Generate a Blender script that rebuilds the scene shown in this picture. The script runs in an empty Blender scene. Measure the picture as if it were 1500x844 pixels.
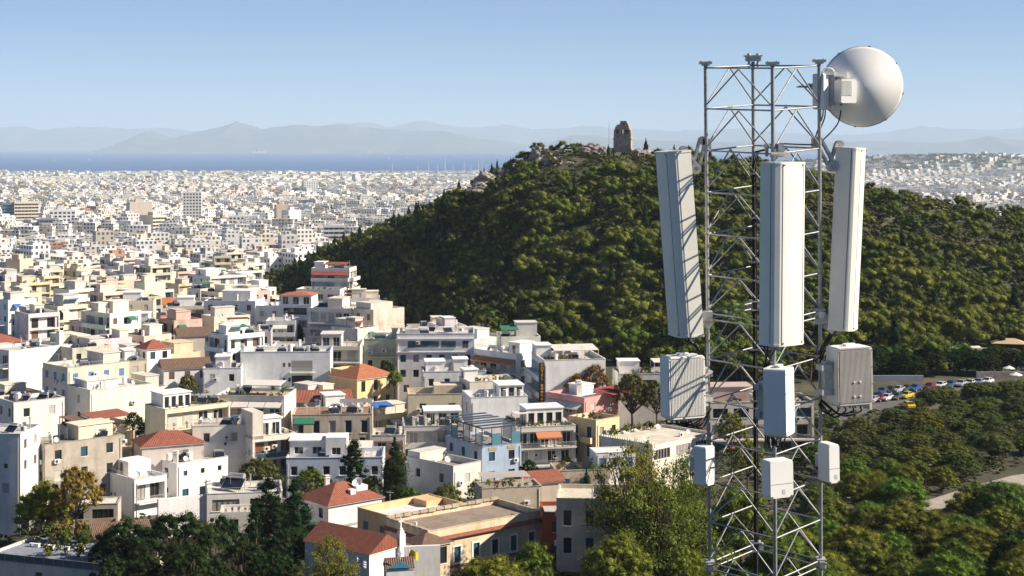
import bpy, bmesh, math, random
import numpy as np
from mathutils import Vector, Matrix, Euler

sc = bpy.context.scene
col = sc.collection
R = math.radians
F = 2350.0            # focal length in pixels of a 1500 px wide picture
HOR = 212.0           # image row of the horizon

# ---------------------------------------------------------------- camera
cam_d = bpy.data.cameras.new('camera')
cam = bpy.data.objects.new('camera', cam_d); col.objects.link(cam)
cam.location = (0, 0, 150.0); cam.rotation_euler = (R(90), 0, 0)
cam_d.sensor_width = 36.0; cam_d.lens = 36.0 * F / 1500.0
cam_d.shift_y = -(422.0 - HOR) / 1500.0
cam_d.clip_start = 0.5; cam_d.clip_end = 300000.0
sc.camera = cam

# ---------------------------------------------------------------- sky, sun, exposure
SUN_AZ, SUN_EL = 95.0, 33.0      # degrees clockwise from the view direction (+Y), degrees up
world = bpy.data.worlds.new('World'); sc.world = world; world.use_nodes = True
nt = world.node_tree; nt.nodes.clear()
sky = nt.nodes.new('ShaderNodeTexSky'); sky.sky_type = 'NISHITA'; sky.sun_disc = False
sky.sun_elevation = R(SUN_EL); sky.sun_rotation = R(SUN_AZ)
sky.altitude = 4000; sky.air_density = 1.0; sky.dust_density = 0.0; sky.ozone_density = 6.0
bg = nt.nodes.new('ShaderNodeBackground'); bg.inputs['Strength'].default_value = 0.06
wo = nt.nodes.new('ShaderNodeOutputWorld')
nt.links.new(sky.outputs[0], bg.inputs[0]); nt.links.new(bg.outputs[0], wo.inputs[0])
sun_d = bpy.data.lights.new('sun', 'SUN'); sun_d.energy = 5.0; sun_d.angle = R(0.53); sun_d.color = (1.0, 0.88, 0.71)
sun = bpy.data.objects.new('sun', sun_d); col.objects.link(sun)
sd = Vector((math.sin(R(SUN_AZ)) * math.cos(R(SUN_EL)), math.cos(R(SUN_AZ)) * math.cos(R(SUN_EL)), math.sin(R(SUN_EL))))
sun.rotation_euler = (-sd).to_track_quat('-Z', 'Y').to_euler(); sun.location = (60, -20, 200)
sc.view_settings.view_transform = 'Standard'; sc.view_settings.look = 'None'
sc.view_settings.exposure = 0.95; sc.view_settings.gamma = 1.0; sc.view_settings.use_curve_mapping = False
sc.cycles.max_bounces = 6; sc.cycles.diffuse_bounces = 3; sc.cycles.glossy_bounces = 2
sc.cycles.transmission_bounces = 3; sc.cycles.transparent_max_bounces = 8; sc.cycles.volume_bounces = 3
sc.cycles.caustics_reflective = False; sc.cycles.caustics_refractive = False

HAZE = 4.4e-5
rnd = random.Random(7)

def at(px, py, d):
    return Vector(((px - 750.0) / F * d, d, 150.0 - (py - HOR) / F * d))

# ---------------------------------------------------------------- terrain height
PY_ = np.array([-400, 0, 187, 230, 300, 400, 600, 1040, 2030, 4000, 6000, 7700, 8000, 300000.0])
PZ_ = np.array([149.0, 148.2, 92.0, 92.3, 94.6, 95.2, 86, 67, 50, 30, 14, 5, -4, -4.0])
RX_ = np.array([300, 380, 430, 500, 560, 640, 700, 740, 770, 790, 830, 870, 912, 960, 1030, 1100, 1200, 1270, 1340, 1440, 1500, 1700, 2000, 2400, 2900.0])
RZ_ = np.array([0, 4, 10, 19.5, 26, 33.5, 40, 45.5, 51, 54.5, 54, 53.5, 54, 51, 49, 47, 43, 39.5, 37.5, 33, 31.5, 28, 20, 8, 0.0])
BX_ = np.array([300, 450, 600, 700, 900, 1040, 1300, 1500, 3000.0])
BY_ = np.array([600, 560, 478, 445, 412, 385, 385, 415, 430.0])
QX_ = np.array([300, 420, 600, 800, 3000.0])
QY_ = np.array([680, 650, 580, 560, 560.0])

def gz_np(x, y):
    x = np.asarray(x, float); y = np.asarray(y, float)
    base = np.interp(y, PY_, PZ_)
    px = 750 + F * x / np.maximum(y, 60)
    rz = np.interp(px, RX_, RZ_); yb = np.interp(px, BX_, BY_); yr = np.interp(px, QX_, QY_)
    u = np.clip((y - yb) / (yr - yb), 0, 1)
    s_front = np.sin(u * math.pi / 2) ** 1.15
    v = np.clip((y - yr) / 260.0, 0, 1); s_back = 0.5 + 0.5 * np.cos(v * math.pi)
    refb = 93.0
    hill = np.where(y < yr, s_front, s_back) * rz
    z = base + np.where(hill > 0, hill * np.where(y < yr, 1, 1) + (refb - base) * np.clip(hill / 40.0, 0, 1) * (y > 400), 0)
    # far wooded rise beyond the port, on the right
    g = np.exp(-((x - 2350) / 1000.0) ** 2 - ((y - 7000) / 650.0) ** 2) * 72 + np.exp(-((x - 1450) / 800.0) ** 2 - ((y - 7100) / 550.0) ** 2) * 42
    return z + g

def gz(x, y):
    return float(gz_np(x, y))

# ---------------------------------------------------------------- object helpers
def link(o):
    col.objects.link(o); return o

def tag(o, label, cat, group=None):
    o['label'] = label; o['category'] = cat
    if group: o['group'] = group
    return o

def thing(name, label, cat, loc=(0, 0, 0), rz=0.0, group=None):
    o = bpy.data.objects.new(name, None); o.empty_display_size = 0.2
    o.location = loc; o.rotation_euler = (0, 0, rz); link(o)
    return tag(o, label, cat, group)

class MB:
    """collects faces; build() links them as one mesh object"""
    def __init__(s):
        s.v = []; s.f = []; s.m = []; s.smooth = []
    def face(s, pts, mi=0, sm=False):
        b = len(s.v); s.v.extend([tuple(p) for p in pts]); s.f.append(tuple(range(b, b + len(pts)))); s.m.append(mi); s.smooth.append(sm)
    def mesh(s, vs, fs, mi=0, sm=False):
        b = len(s.v); s.v.extend([tuple(p) for p in vs])
        for f in fs:
            s.f.append(tuple(i + b for i in f)); s.m.append(mi); s.smooth.append(sm)
    def box(s, c, size, mi=0, rot=None, bottom=True):
        hx, hy, hz = size[0] / 2, size[1] / 2, size[2] / 2
        vs = [Vector((x, y, z)) for z in (-hz, hz) for y in (-hy, hy) for x in (-hx, hx)]
        if rot is not None: vs = [rot @ v for v in vs]
        c = Vector(c); vs = [v + c for v in vs]
        fs = [(4, 5, 7, 6), (0, 1, 5, 4), (1, 3, 7, 5), (3, 2, 6, 7), (2, 0, 4, 6)]
        if bottom: fs.append((0, 2, 3, 1))
        s.mesh(vs, fs, mi)
    def b2(s, x0, x1, y0, y1, z0, z1, mi=0):
        s.box(((x0 + x1) / 2, (y0 + y1) / 2, (z0 + z1) / 2), (abs(x1 - x0), abs(y1 - y0), abs(z1 - z0)), mi)
    def tube(s, p0, p1, r0, r1=None, n=8, mi=0, caps=True, sm=True):
        p0 = Vector(p0); p1 = Vector(p1); r1 = r0 if r1 is None else r1
        d = (p1 - p0)
        if d.length < 1e-6: return
        d.normalize(); a = d.orthogonal().normalized(); b = d.cross(a)
        vs = []
        for p, r in ((p0, r0), (p1, r1)):
            for i in range(n):
                t = 2 * math.pi * i / n
                vs.append(p + a * (r * math.cos(t)) + b * (r * math.sin(t)))
        fs = [(i, (i + 1) % n, n + (i + 1) % n, n + i) for i in range(n)]
        s.mesh(vs, fs, mi, sm)
        if caps:
            s.mesh(vs[:n], [tuple(reversed(range(n)))], mi); s.mesh(vs[n:], [tuple(range(n))], mi)
    def path(s, pts, r, n=6, mi=0):
        pts = [Vector(p) for p in pts]; rings = []
        up = None
        for i, p in enumerate(pts):
            d = (pts[min(i + 1, len(pts) - 1)] - pts[max(i - 1, 0)]).normalized()
            a = d.orthogonal().normalized() if up is None else (up - d * up.dot(d)).normalized()
            up = a; b = d.cross(a)
            rr = r(i / (len(pts) - 1)) if callable(r) else r
            rings.append([p + a * (rr * math.cos(2 * math.pi * k / n)) + b * (rr * math.sin(2 * math.pi * k / n)) for k in range(n)])
        vs = [v for ring in rings for v in ring]; fs = []
        for i in range(len(pts) - 1):
            for k in range(n):
                fs.append((i * n + k, i * n + (k + 1) % n, (i + 1) * n + (k + 1) % n, (i + 1) * n + k))
        s.mesh(vs, fs, mi, True)
        s.mesh(rings[0], [tuple(reversed(range(n)))], mi); s.mesh(rings[-1], [tuple(range(n))], mi)
    def lathe(s, prof, n=24, mi=0, M=None, sm=True):
        vs = []
        for r, z in prof:
            for k in range(n):
                t = 2 * math.pi * k / n; v = Vector((r * math.cos(t), r * math.sin(t), z))
                vs.append(M @ v if M is not None else v)
        fs = []
        for i in range(len(prof) - 1):
            for k in range(n):
                fs.append((i * n + k, i * n + (k + 1) % n, (i + 1) * n + (k + 1) % n, (i + 1) * n + k))
        s.mesh(vs, fs, mi, sm)
    def prism(s, poly, z0, z1, mi=0, M=None, sm=False):
        """extrude a CCW xy polygon from z0 to z1"""
        n = len(poly)
        vs = [Vector((x, y, z0)) for x, y in poly] + [Vector((x, y, z1)) for x, y in poly]
        if M is not None: vs = [M @ v for v in vs]
        s.mesh(vs, [(i, (i + 1) % n, n + (i + 1) % n, n + i) for i in range(n)], mi, sm)
        s.mesh(vs[:n], [tuple(reversed(range(n)))], mi); s.mesh(vs[n:], [tuple(range(n))], mi)
    def data(s, name, mats):
        me = bpy.data.meshes.new(name); me.from_pydata(s.v, [], s.f)
        for m in (mats if isinstance(mats, (list, tuple)) else [mats]): me.materials.append(m)
        if s.m and max(s.m) > 0: me.polygons.foreach_set('material_index', s.m)
        if any(s.smooth): me.polygons.foreach_set('use_smooth', s.smooth)
        me.update(); return me
    def build(s, name, mats, parent=None, color=None, loc=None, rot=None):
        return put(name, s.data(name, mats), parent, color, loc, rot)

def put(name, me, parent=None, color=None, loc=None, rz=None):
    o = bpy.data.objects.new(name, me); link(o)
    if parent is not None: o.parent = parent
    if color is not None: o.color = (*color[:3], 1)
    if loc is not None: o.location = loc
    if rz is not None: o.rotation_euler = (0, 0, rz)
    return o

def ordinal(n):
    w = ['zeroth', 'first', 'second', 'third', 'fourth', 'fifth', 'sixth', 'seventh', 'eighth', 'ninth', 'tenth', 'eleventh', 'twelfth']
    if n < len(w): return w[n]
    return '%d%s' % (n, 'th' if 10 <= n % 100 <= 20 else {1: 'st', 2: 'nd', 3: 'rd'}.get(n % 10, 'th'))

# ---------------------------------------------------------------- materials
def _mat(name):
    m = bpy.data.materials.new(name); m.use_nodes = True; n = m.node_tree
    return m, n, n.nodes['Principled BSDF'], n.links

def noise(n, scale, detail=4, rough=.6, coord=None, sc3=None):
    t = n.nodes.new('ShaderNodeTexNoise'); t.inputs['Scale'].default_value = scale; t.inputs['Detail'].default_value = detail; t.inputs['Roughness'].default_value = rough
    tc = n.nodes.new('ShaderNodeTexCoord')
    if sc3:
        mp = n.nodes.new('ShaderNodeMapping'); mp.inputs['Scale'].default_value = sc3
        n.links.new(tc.outputs[coord or 'Object'], mp.inputs[0]); n.links.new(mp.outputs[0], t.inputs['Vector'])
    else:
        n.links.new(tc.outputs[coord or 'Object'], t.inputs['Vector'])
    return t

def ramp(n, src, stops):
    r = n.nodes.new('ShaderNodeValToRGB'); e = r.color_ramp.elements
    e[0].position, e[1].position = stops[0][0], stops[-1][0]
    e[0].color = (*stops[0][1], 1); e[1].color = (*stops[-1][1], 1)
    for p, c in stops[1:-1]:
        k = e.new(p); k.color = (*c, 1)
    n.links.new(src, r.inputs[0]); return r

def mix(n, a, b, fac, blend='MULTIPLY'):
    x = n.nodes.new('ShaderNodeMix'); x.data_type = 'RGBA'; x.blend_type = blend
    if isinstance(fac, (int, float)): x.inputs[0].default_value = fac
    else: n.links.new(fac, x.inputs[0])
    for s, i in ((a, 6), (b, 7)):
        if isinstance(s, tuple): x.inputs[i].default_value = (*s, 1)
        else: n.links.new(s, x.inputs[i])
    return x.outputs[2]

def bump(n, p, src, strength, dist):
    b = n.nodes.new('ShaderNodeBump'); b.inputs['Strength'].default_value = strength; b.inputs['Distance'].default_value = dist
    n.links.new(src, b.inputs['Height']); n.links.new(b.outputs[0], p.inputs['Normal'])

def simple(name, c, rough=.6, metal=0.0, var=0.12, scale=6.0, spec=.4):
    m, n, p, l = _mat(name)
    p.inputs['Roughness'].default_value = rough; p.inputs['Metallic'].default_value = metal
    p.inputs['Specular IOR Level'].default_value = spec
    t = noise(n, scale, 5)
    r = ramp(n, t.outputs[0], [(.3, (1 - var * 2,) * 3), (.7, (1 + var,) * 3)])
    l.new(mix(n, tuple(c), r.outputs[0], 1.0), p.inputs['Base Color'])
    return m

def plaster(name, stain=.3):
    """painted render whose colour is the object's own; blotches, streaks of dirt and roughness"""
    m, n, p, l = _mat(name)
    oi = n.nodes.new('ShaderNodeObjectInfo')
    t1 = noise(n, .35, 6, .65); r1 = ramp(n, t1.outputs[0], [(.3, (1 - stain * .5, 1 - stain * .55, 1 - stain * .62)), (.62, (1.0, 1.0, 1.0))])
    t2 = noise(n, 1.0, 5, .7, 'Object', (.9, .9, .12)); r2 = ramp(n, t2.outputs[0], [(.3, (1 - stain, 1 - stain * 1.05, 1 - stain * 1.1)), (.5, (1, 1, 1))])
    c = mix(n, oi.outputs['Color'], r1.outputs[0], 1.0); c = mix(n, c, r2.outputs[0], .5)
    l.new(c, p.inputs['Base Color']); p.inputs['Roughness'].default_value = .85; p.inputs['Specular IOR Level'].default_value = .2
    t3 = noise(n, 9, 3); bump(n, p, t3.outputs[0], .25, .02)
    return m

M = {}
M['plaster'] = plaster('plaster', .32)
M['plaster_old'] = plaster('plaster_old', .6)
M['roof'] = plaster('roof_screed', .5)
M['concrete'] = simple('concrete', (.42, .4, .37), .9, var=.2, scale=2)
M['white'] = simple('white_paint', (.78, .77, .74), .6, var=.06)
M['iron'] = simple('dark_iron', (.06, .065, .07), .5, .3)
M['rail'] = simple('pale_railing', (.5, .5, .49), .5, .2)
M['canvas'] = simple('canvas', (.62, .6, .55), .9, var=.08)
M['wood'] = simple('brown_wood', (.16, .08, .045), .7, var=.25)
M['brownshut'] = simple('brown_shutter', (.2, .09, .05), .6, var=.15)
M['blueshut'] = simple('blue_shutter', (.1, .24, .46), .6, var=.15)
M['tealshut'] = simple('teal_shutter', (.03, .2, .24), .6, var=.15)
M['greyshut'] = simple('grey_shutter', (.5, .49, .46), .7, var=.1)
M['orange'] = simple('orange_canvas', (.5, .2, .1), .9)
M['green_can'] = simple('green_canvas', (.03, .16, .1), .9)
M['blue_can'] = simple('blue_canvas', (.04, .14, .42), .9)
M['red_can'] = simple('red_canvas', (.32, .06, .05), .9)
M['yellow'] = simple('yellow_cloth', (.8, .6, .02), .8)
M['terracotta'] = simple('terracotta', (.42, .17, .09), .8, var=.2)
M['steel'] = simple('galvanised_steel', (.36, .37, .38), .5, .55, var=.16, scale=26)
M['steel_dk'] = simple('dark_galvanised_steel', (.3, .3, .3), .45, .8, var=.2, scale=20)
M['zinc'] = simple('zinc_casting', (.5, .5, .49), .55, .35, var=.12, scale=30)
M['rubber'] = simple('black_rubber', (.015, .015, .016), .45, var=.1)
M['tank'] = simple('steel_tank', (.6, .6, .6), .35, .6, var=.05)
M['solar'] = simple('solar_panel', (.02, .025, .04), .12, 0, var=.1, spec=.6)
M['trunk'] = simple('bark', (.12, .085, .06), .95, var=.35, scale=4)
M['soil'] = simple('soil', (.2, .14, .09), .95, var=.3, scale=1)

def glass_mat(name, c, rough=.06):
    m, n, p, l = _mat(name)
    p.inputs['Base Color'].default_value = (*c, 1); p.inputs['Roughness'].default_value = rough; p.inputs['Specular IOR Level'].default_value = .6
    t = noise(n, .8, 2); bump(n, p, t.outputs[0], .05, .05)
    return m
M['glass'] = glass_mat('dark_window_glass', (.02, .025, .03))
M['glass_b'] = glass_mat('blue_window_glass', (.03, .09, .14))
M['curtain'] = glass_mat('curtained_glass', (.3, .29, .27), .2)

def tile_mat(name, c1, c2):
    m, n, p, l = _mat(name)
    tc = n.nodes.new('ShaderNodeTexCoord')
    w = n.nodes.new('ShaderNodeTexWave'); w.inputs['Scale'].default_value = 1.15; w.inputs['Distortion'].default_value = .4; w.wave_type = 'BANDS'; w.bands_direction = 'X'
    l.new(tc.outputs['UV'], w.inputs['Vector'])
    w2 = n.nodes.new('ShaderNodeTexWave'); w2.inputs['Scale'].default_value = .8; w2.bands_direction = 'Y'; w2.wave_profile = 'SAW'
    l.new(tc.outputs['UV'], w2.inputs['Vector'])
    t = noise(n, 1.6, 6, .75)
    r = ramp(n, t.outputs[0], [(.3, c2), (.65, c1)])
    l.new(r.outputs[0], p.inputs['Base Color']); p.inputs['Roughness'].default_value = .85
    ad = n.nodes.new('ShaderNodeMath'); ad.operation = 'ADD'; l.new(w.outputs['Fac'], ad.inputs[0]); l.new(w2.outputs['Fac'], ad.inputs[1])
    bump(n, p, ad.outputs[0], .9, .07)
    return m
M['tile'] = tile_mat('red_clay_tile', (.34, .105, .06), (.17, .06, .045))
M['tile_o'] = tile_mat('orange_clay_tile', (.47, .17, .075), (.26, .09, .05))
M['tile_old'] = tile_mat('weathered_clay_tile', (.2, .12, .085), (.1, .065, .05))

def leaf_mat(name, hue_var=.04, val_var=.4, trans=.33):
    m, n, p, l = _mat(name)
    n.nodes.remove(p)
    oi = n.nodes.new('ShaderNodeObjectInfo'); ge = n.nodes.new('ShaderNodeNewGeometry')
    hs = n.nodes.new('ShaderNodeHueSaturation')
    mr = n.nodes.new('ShaderNodeMapRange'); mr.inputs[3].default_value = .5 - hue_var; mr.inputs[4].default_value = .5 + hue_var
    l.new(oi.outputs['Random'], mr.inputs[0]); l.new(mr.outputs[0], hs.inputs['Hue'])
    mv = n.nodes.new('ShaderNodeMapRange'); mv.inputs[3].default_value = 1 - val_var; mv.inputs[4].default_value = 1 + val_var
    l.new(ge.outputs['Random Per Island'], mv.inputs[0]); l.new(mv.outputs[0], hs.inputs['Value'])
    l.new(oi.outputs['Color'], hs.inputs['Color'])
    d = n.nodes.new('ShaderNodeBsdfDiffuse'); t = n.nodes.new('ShaderNodeBsdfTranslucent'); x = n.nodes.new('ShaderNodeMixShader')
    x.inputs[0].default_value = trans
    l.new(hs.outputs[0], d.inputs[0]); l.new(hs.outputs[0], t.inputs[0])
    l.new(d.outputs[0], x.inputs[1]); l.new(t.outputs[0], x.inputs[2])
    l.new(x.outputs[0], n.nodes['Material Output'].inputs[0])
    return m
M['leaf'] = leaf_mat('foliage')
# ================================================================ the setting
def structure(o):
    o['kind'] = 'structure'; return o

def grid_mesh(name, X, Y, Z, mat):
    nr, nc = X.shape
    me = bpy.data.meshes.new(name)
    V = np.stack([X, Y, Z], -1).reshape(-1, 3).astype(np.float32)
    i = np.arange(nr * nc).reshape(nr, nc)
    Fq = np.stack([i[:-1, :-1], i[:-1, 1:], i[1:, 1:], i[1:, :-1]], -1).reshape(-1, 4)
    me.vertices.add(len(V)); me.vertices.foreach_set('co', V.ravel())
    me.loops.add(Fq.size); me.loops.foreach_set('vertex_index', Fq.ravel().astype(np.int32))
    me.polygons.add(len(Fq)); me.polygons.foreach_set('loop_start', np.arange(0, Fq.size, 4, dtype=np.int32))
    me.polygons.foreach_set('use_smooth', np.ones(len(Fq), bool))
    me.update(calc_edges=True); me.validate(); me.materials.append(mat)
    return me

# ground: dry soil and scrub near, dusty pale streets farther off
m, n, p, l = _mat('ground_soil')
t1 = noise(n, .05, 8, .7); r1 = ramp(n, t1.outputs[0], [(.35, (.028, .036, .016)), (.55, (.062, .06, .03)), (.74, (.16, .125, .085))])
t2 = noise(n, .9, 6, .7); r2 = ramp(n, t2.outputs[0], [(.3, (.55, .55, .55)), (.7, (1.2, 1.2, 1.2))])
va = n.nodes.new('ShaderNodeVertexColor'); va.layer_name = 'paving'; r3 = ramp(n, t1.outputs[0], [(.35, (.17, .165, .155)), (.65, (.3, .285, .255))])
c0 = mix(n, r1.outputs[0], r3.outputs[0], va.outputs[0], 'MIX')
l.new(mix(n, c0, r2.outputs[0], 1.0), p.inputs['Base Color']); p.inputs['Roughness'].default_value = .95
bump(n, p, t2.outputs[0], .6, .3)
M['ground'] = m
ys = np.concatenate([np.arange(-400, 0, 40), np.arange(0, 760, 5.0), np.geomspace(760, 10200, 90)])
ts = np.linspace(-1.1, 1.1, 300)
Yg, Tg = np.meshgrid(ys, ts, indexing='ij'); Xg = Tg * (np.maximum(Yg, 0) + 120)
Zg = gz_np(Xg, Yg)
rs = np.random.RandomState(3)
Zg = Zg + np.where((Zg > np.interp(Yg, PY_, PZ_) + 4) & (Yg < 900), rs.uniform(-.7, .7, Zg.shape), 0)
gme = grid_mesh('ground', Xg, Yg, Zg, M['ground'])
pxg = 750 + F * Xg / np.maximum(Yg, 60); edge = np.interp(Yg, [225, 300, 380, 420, 470, 540, 600, 700, 900], [870, 880, 700, 575, 520, 440, 372, 385, 470])
pav = (((pxg < edge) & (Yg > 240)) | (Yg > 950)).astype(np.float32) * .9
gca = gme.color_attributes.new('paving', 'FLOAT_COLOR', 'POINT'); gca.data.foreach_set('color', np.repeat(pav.ravel()[:, None], 4, 1).ravel())
structure(put('ground', gme))

# sea
m, n, p, l = _mat('sea_water')
p.inputs['Base Color'].default_value = (.01, .07, .22, 1); p.inputs['Roughness'].default_value = .45; p.inputs['IOR'].default_value = 1.33
p.inputs['Specular IOR Level'].default_value = .25
t = noise(n, 1.0, 4, .6, 'Object', (.0006, .004, 1)); r = ramp(n, t.outputs[0], [(.35, (.008, .06, .22)), (.65, (.013, .085, .29))]); l.new(r.outputs[0], p.inputs['Base Color'])
t2 = noise(n, .02, 5, .7); bump(n, p, t2.outputs[0], .6, 6.0)
M['sea'] = m
b = MB(); b.face([(-120000, 7600, 0), (120000, 7600, 0), (120000, 190000, 0), (-120000, 190000, 0)])
structure(b.build('sea', M['sea']))

# far islands and coasts: ridged bodies with real depth
M['mountain'] = simple('far_hillside', (.11, .12, .085), .95, var=.3, scale=.002)
def mountain(name, prof, d, depth, seed):
    """prof: image skyline points (px, py) of a ridge standing d metres off"""
    rr = np.random.RandomState(seed)
    pxs = np.linspace(prof[0][0], prof[-1][0], max(40, int((prof[-1][0] - prof[0][0]) / 3)))
    top = np.interp(pxs, [a for a, _ in prof], [150 + (HOR - c) / F * d for _, c in prof])
    k = np.convolve(rr.uniform(-1, 1, len(pxs) + 8), np.ones(5) / 5, 'same')[4:-4]
    top = np.maximum(top + k * top * .06, 0)
    us = np.linspace(-1, 1, 15); rows = []
    Xm = np.zeros((len(us), len(pxs))); Ym = Xm.copy(); Zm = Xm.copy()
    for i, u in enumerate(us):
        fall = math.cos(u * math.pi / 2) ** 1.3 if abs(u) < 1 else 0
        Xm[i] = (pxs - 750) / F * d; Ym[i] = d + u * depth
        w = rr.uniform(.86, 1.0, len(pxs)) if 0 < abs(u) < 1 else 1.0
        w = np.convolve(np.pad(w * np.ones(len(pxs)), 3, 'edge'), np.ones(5) / 5, 'same')[3:-3]
        Zm[i] = top * fall * (w if abs(u) > .01 else 1) - (2 if abs(u) >= 1 else 0)
    structure(put(name, grid_mesh(name, Xm, Ym, Zm, M['mountain'])))
mountain('island_hills', [(176, 212), (190, 206), (212, 193), (222, 192), (240, 199), (252, 203), (275, 197), (310, 188), (335, 182), (347, 177), (360, 182), (385, 189), (410, 186), (440, 183), (470, 185), (495, 182), (540, 187), (575, 190), (625, 191), (660, 193), (672, 196), (700, 203), (730, 206), (770, 212)], 30000, 2600, 1)
mountain('far_mountain_ridge', [(-500, 200), (-150, 190), (0, 186), (40, 186), (60, 191), (95, 187), (140, 186), (190, 189), (250, 187), (300, 195), (420, 196), (470, 186), (500, 179), (540, 180), (570, 186), (600, 180), (618, 176), (650, 183), (700, 187), (740, 183), (780, 190), (830, 187), (860, 184), (920, 189), (990, 192), (1080, 188), (1150, 195), (1260, 198), (1320, 190), (1350, 184), (1390, 188), (1450, 190), (1520, 186), (1700, 194), (2000, 205)], 43000, 3500, 2)
mountain('low_coast_hills', [(790, 212), (810, 207), (838, 198), (870, 199), (910, 204), (960, 206), (1040, 208), (1200, 209), (1290, 207), (1370, 209), (1410, 207), (1445, 199), (1475, 204), (1500, 206), (1600, 207), (1800, 212)], 28000, 2000, 3)

# asphalt, paths and the square, each a sheet above the one below
m, n, p, l = _mat('asphalt')
t = noise(n, .5, 7, .7); r = ramp(n, t.outputs[0], [(.3, (.07, .068, .065)), (.7, (.13, .125, .115))]); l.new(r.outputs[0], p.inputs['Base Color']); p.inputs['Roughness'].default_value = .9
M['asphalt'] = m
m, n, p, l = _mat('pale_path')
t = noise(n, .6, 7, .7); r = ramp(n, t.outputs[0], [(.3, (.26, .23, .2)), (.7, (.4, .36, .31))]); l.new(r.outputs[0], p.inputs['Base Color']); p.inputs['Roughness'].default_value = .9
M['path'] = m
def ribbon(name, pts, width, mat, lift):
    pts = [Vector(q) for q in pts]; fine = []
    for a, c in zip(pts[:-1], pts[1:]):
        k = max(2, int((c - a).length / 2.5))
        fine += [a.lerp(c, i / k) for i in range(k)]
    fine.append(pts[-1]); nseg = 5
    X = np.zeros((len(fine), nseg)); Y = X.copy()
    for i, q in enumerate(fine):
        d = (fine[min(i + 1, len(fine) - 1)] - fine[max(i - 1, 0)]).normalized(); nn = Vector((-d.y, d.x))
        for j in range(nseg):
            w = (j / (nseg - 1) - .5) * width
            X[i, j] = q.x - nn.x * w; Y[i, j] = q.y - nn.y * w
    return structure(put(name, grid_mesh(name, X, Y, gz_np(X, Y) + lift, mat)))
def gpt(px, py, lift=0.0):
    """where the ray through a picture point meets the ground"""
    d = 190.0
    while d < 3000:
        q = at(px, py, d)
        if q.z <= gz(q.x, q.y) + lift: return q
        d += 0.5
    return at(px, py, 3000)
def g2(px, py):
    q = gpt(px, py); return (q.x, q.y)
ribbon('car_park', [g2(1195, 612), g2(1280, 593), g2(1350, 578), g2(1470, 566), g2(1560, 560)], 9.5, M['asphalt'], .06)
ribbon('street', [g2(1205, 640), g2(1230, 616), g2(1240, 600)], 7, M['asphalt'], .12)
ribbon('footpath', [g2(1180, 775), g2(1225, 768), g2(1290, 752), g2(1380, 738), g2(1440, 718), g2(1500, 702), g2(1580, 690)], 5.0, M['path'], .06)
ribbon('cafe_terrace', [g2(1372, 533), g2(1440, 530), g2(1530, 527)], 7, M['path'], .1)
ribbon('hill_track', [(74, 560), (95, 555), (125, 553), (165, 548), (190, 545)], 5, M['path'], .25)
ribbon('lane', [(-95, 236), (-60, 240), (-40, 262), (-28, 300), (-30, 345)], 5, M['asphalt'], .06)
# ================================================================ the radio tower and what it carries
TD = 17.4; S = TD / F                       # metres per picture pixel at the tower
def tp(px, py, off=0.0):
    """a point at the tower's depth (off metres nearer than its axis)"""
    return at(px, py, TD - off)
LEAN, ROLL = R(4.2), R(-1.0)
axis_mid = tp(1119, 462)                    # the joint between the two upper sections
Rt = Matrix.Rotation(ROLL, 3, 'Y') @ Matrix.Rotation(LEAN, 3, 'X')
TH = 82.5 * S; th = R(0.8)
corner = {'right': (math.cos(th), math.sin(th)), 'back': (-math.sin(th), math.cos(th)), 'left': (-math.cos(th), -math.sin(th)), 'front': (math.sin(th), -math.cos(th))}
order = ['right', 'back', 'left', 'front']
def node(leg, h):
    c = corner[leg]; return axis_mid + Rt @ Vector((c[0] * TH, c[1] * TH, h))
BAY = 60.9 * S
base_z = gz(axis_mid.x, TD) + .02
nb_low = int((axis_mid.z - base_z) / BAY)
tower = thing('lattice_tower', 'tall galvanised steel lattice tower with four tubular legs and zigzag bracing', 'tower', (axis_mid.x, TD, base_z))
T0 = Vector(tower.location)
def tpart(name, mb, mat, parent=None):
    o = mb.build(name, mat); o.parent = parent or tower
    o.location = -T0 if parent is None else (0, 0, 0)
    return o
h_top = 6 * BAY; h_bot = -(axis_mid.z - base_z) / math.cos(LEAN) + .02
def ring(h, rr=.0088):
    for i in range(4):
        b = MB(); a, c = node(order[i], h), node(order[(i + 1) % 4], h); d = (c - a).normalized()
        b.tube(a + d * .02, c - d * .02, rr, n=8); tpart('horizontal_bar', b, M['steel'])
def braces(h1, h0):
    for i in range(4):
        a, c = order[i], order[(i + 1) % 4]
        mid = (node(a, h1) + node(c, h1)) / 2
        for leg in (a, c):
            b = MB(); foot = node(leg, h0 + .035); mm = mid + (foot - mid).normalized() * .004 - Vector((0, 0, .012))
            b.tube(mm, foot, .0083, n=8); tpart('diagonal_brace', b, M['steel'])
nbays = 13
for leg in order:
    for s0, s1 in ((h_bot, -12.15 * BAY if h_bot < -12.3 * BAY else h_bot + .01), (max(h_bot, -12.15 * BAY), -6.12 * BAY), (-6.12 * BAY, 0), (0, h_top + .03)):
        if s1 - s0 < .05: continue
        b = MB(); b.tube(node(leg, s0), node(leg, s1), .0205, n=12); tpart('leg', b, M['steel'])
hs = [h_top - .012] + [k * BAY for k in range(5, 0, -1)] + [.035]
for k in range(6): ring(hs[k]); braces(hs[k], hs[k + 1])
ring(.035); ring(-.03)
hs2 = [-.03] + [-k * BAY - .02 for k in range(1, 6)] + [-6.05 * BAY]
for k in range(6):
    if k: ring(hs2[k])
    braces(hs2[k], hs2[k + 1])
ring(-6.05 * BAY); ring(-6.2 * BAY)
k = 1; hprev = -6.2 * BAY
while hprev - BAY > h_bot + .1:
    hn = hprev - BAY; braces(hprev, hn); ring(hn); hprev = hn
Ry = Rt.to_4x4()
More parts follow.
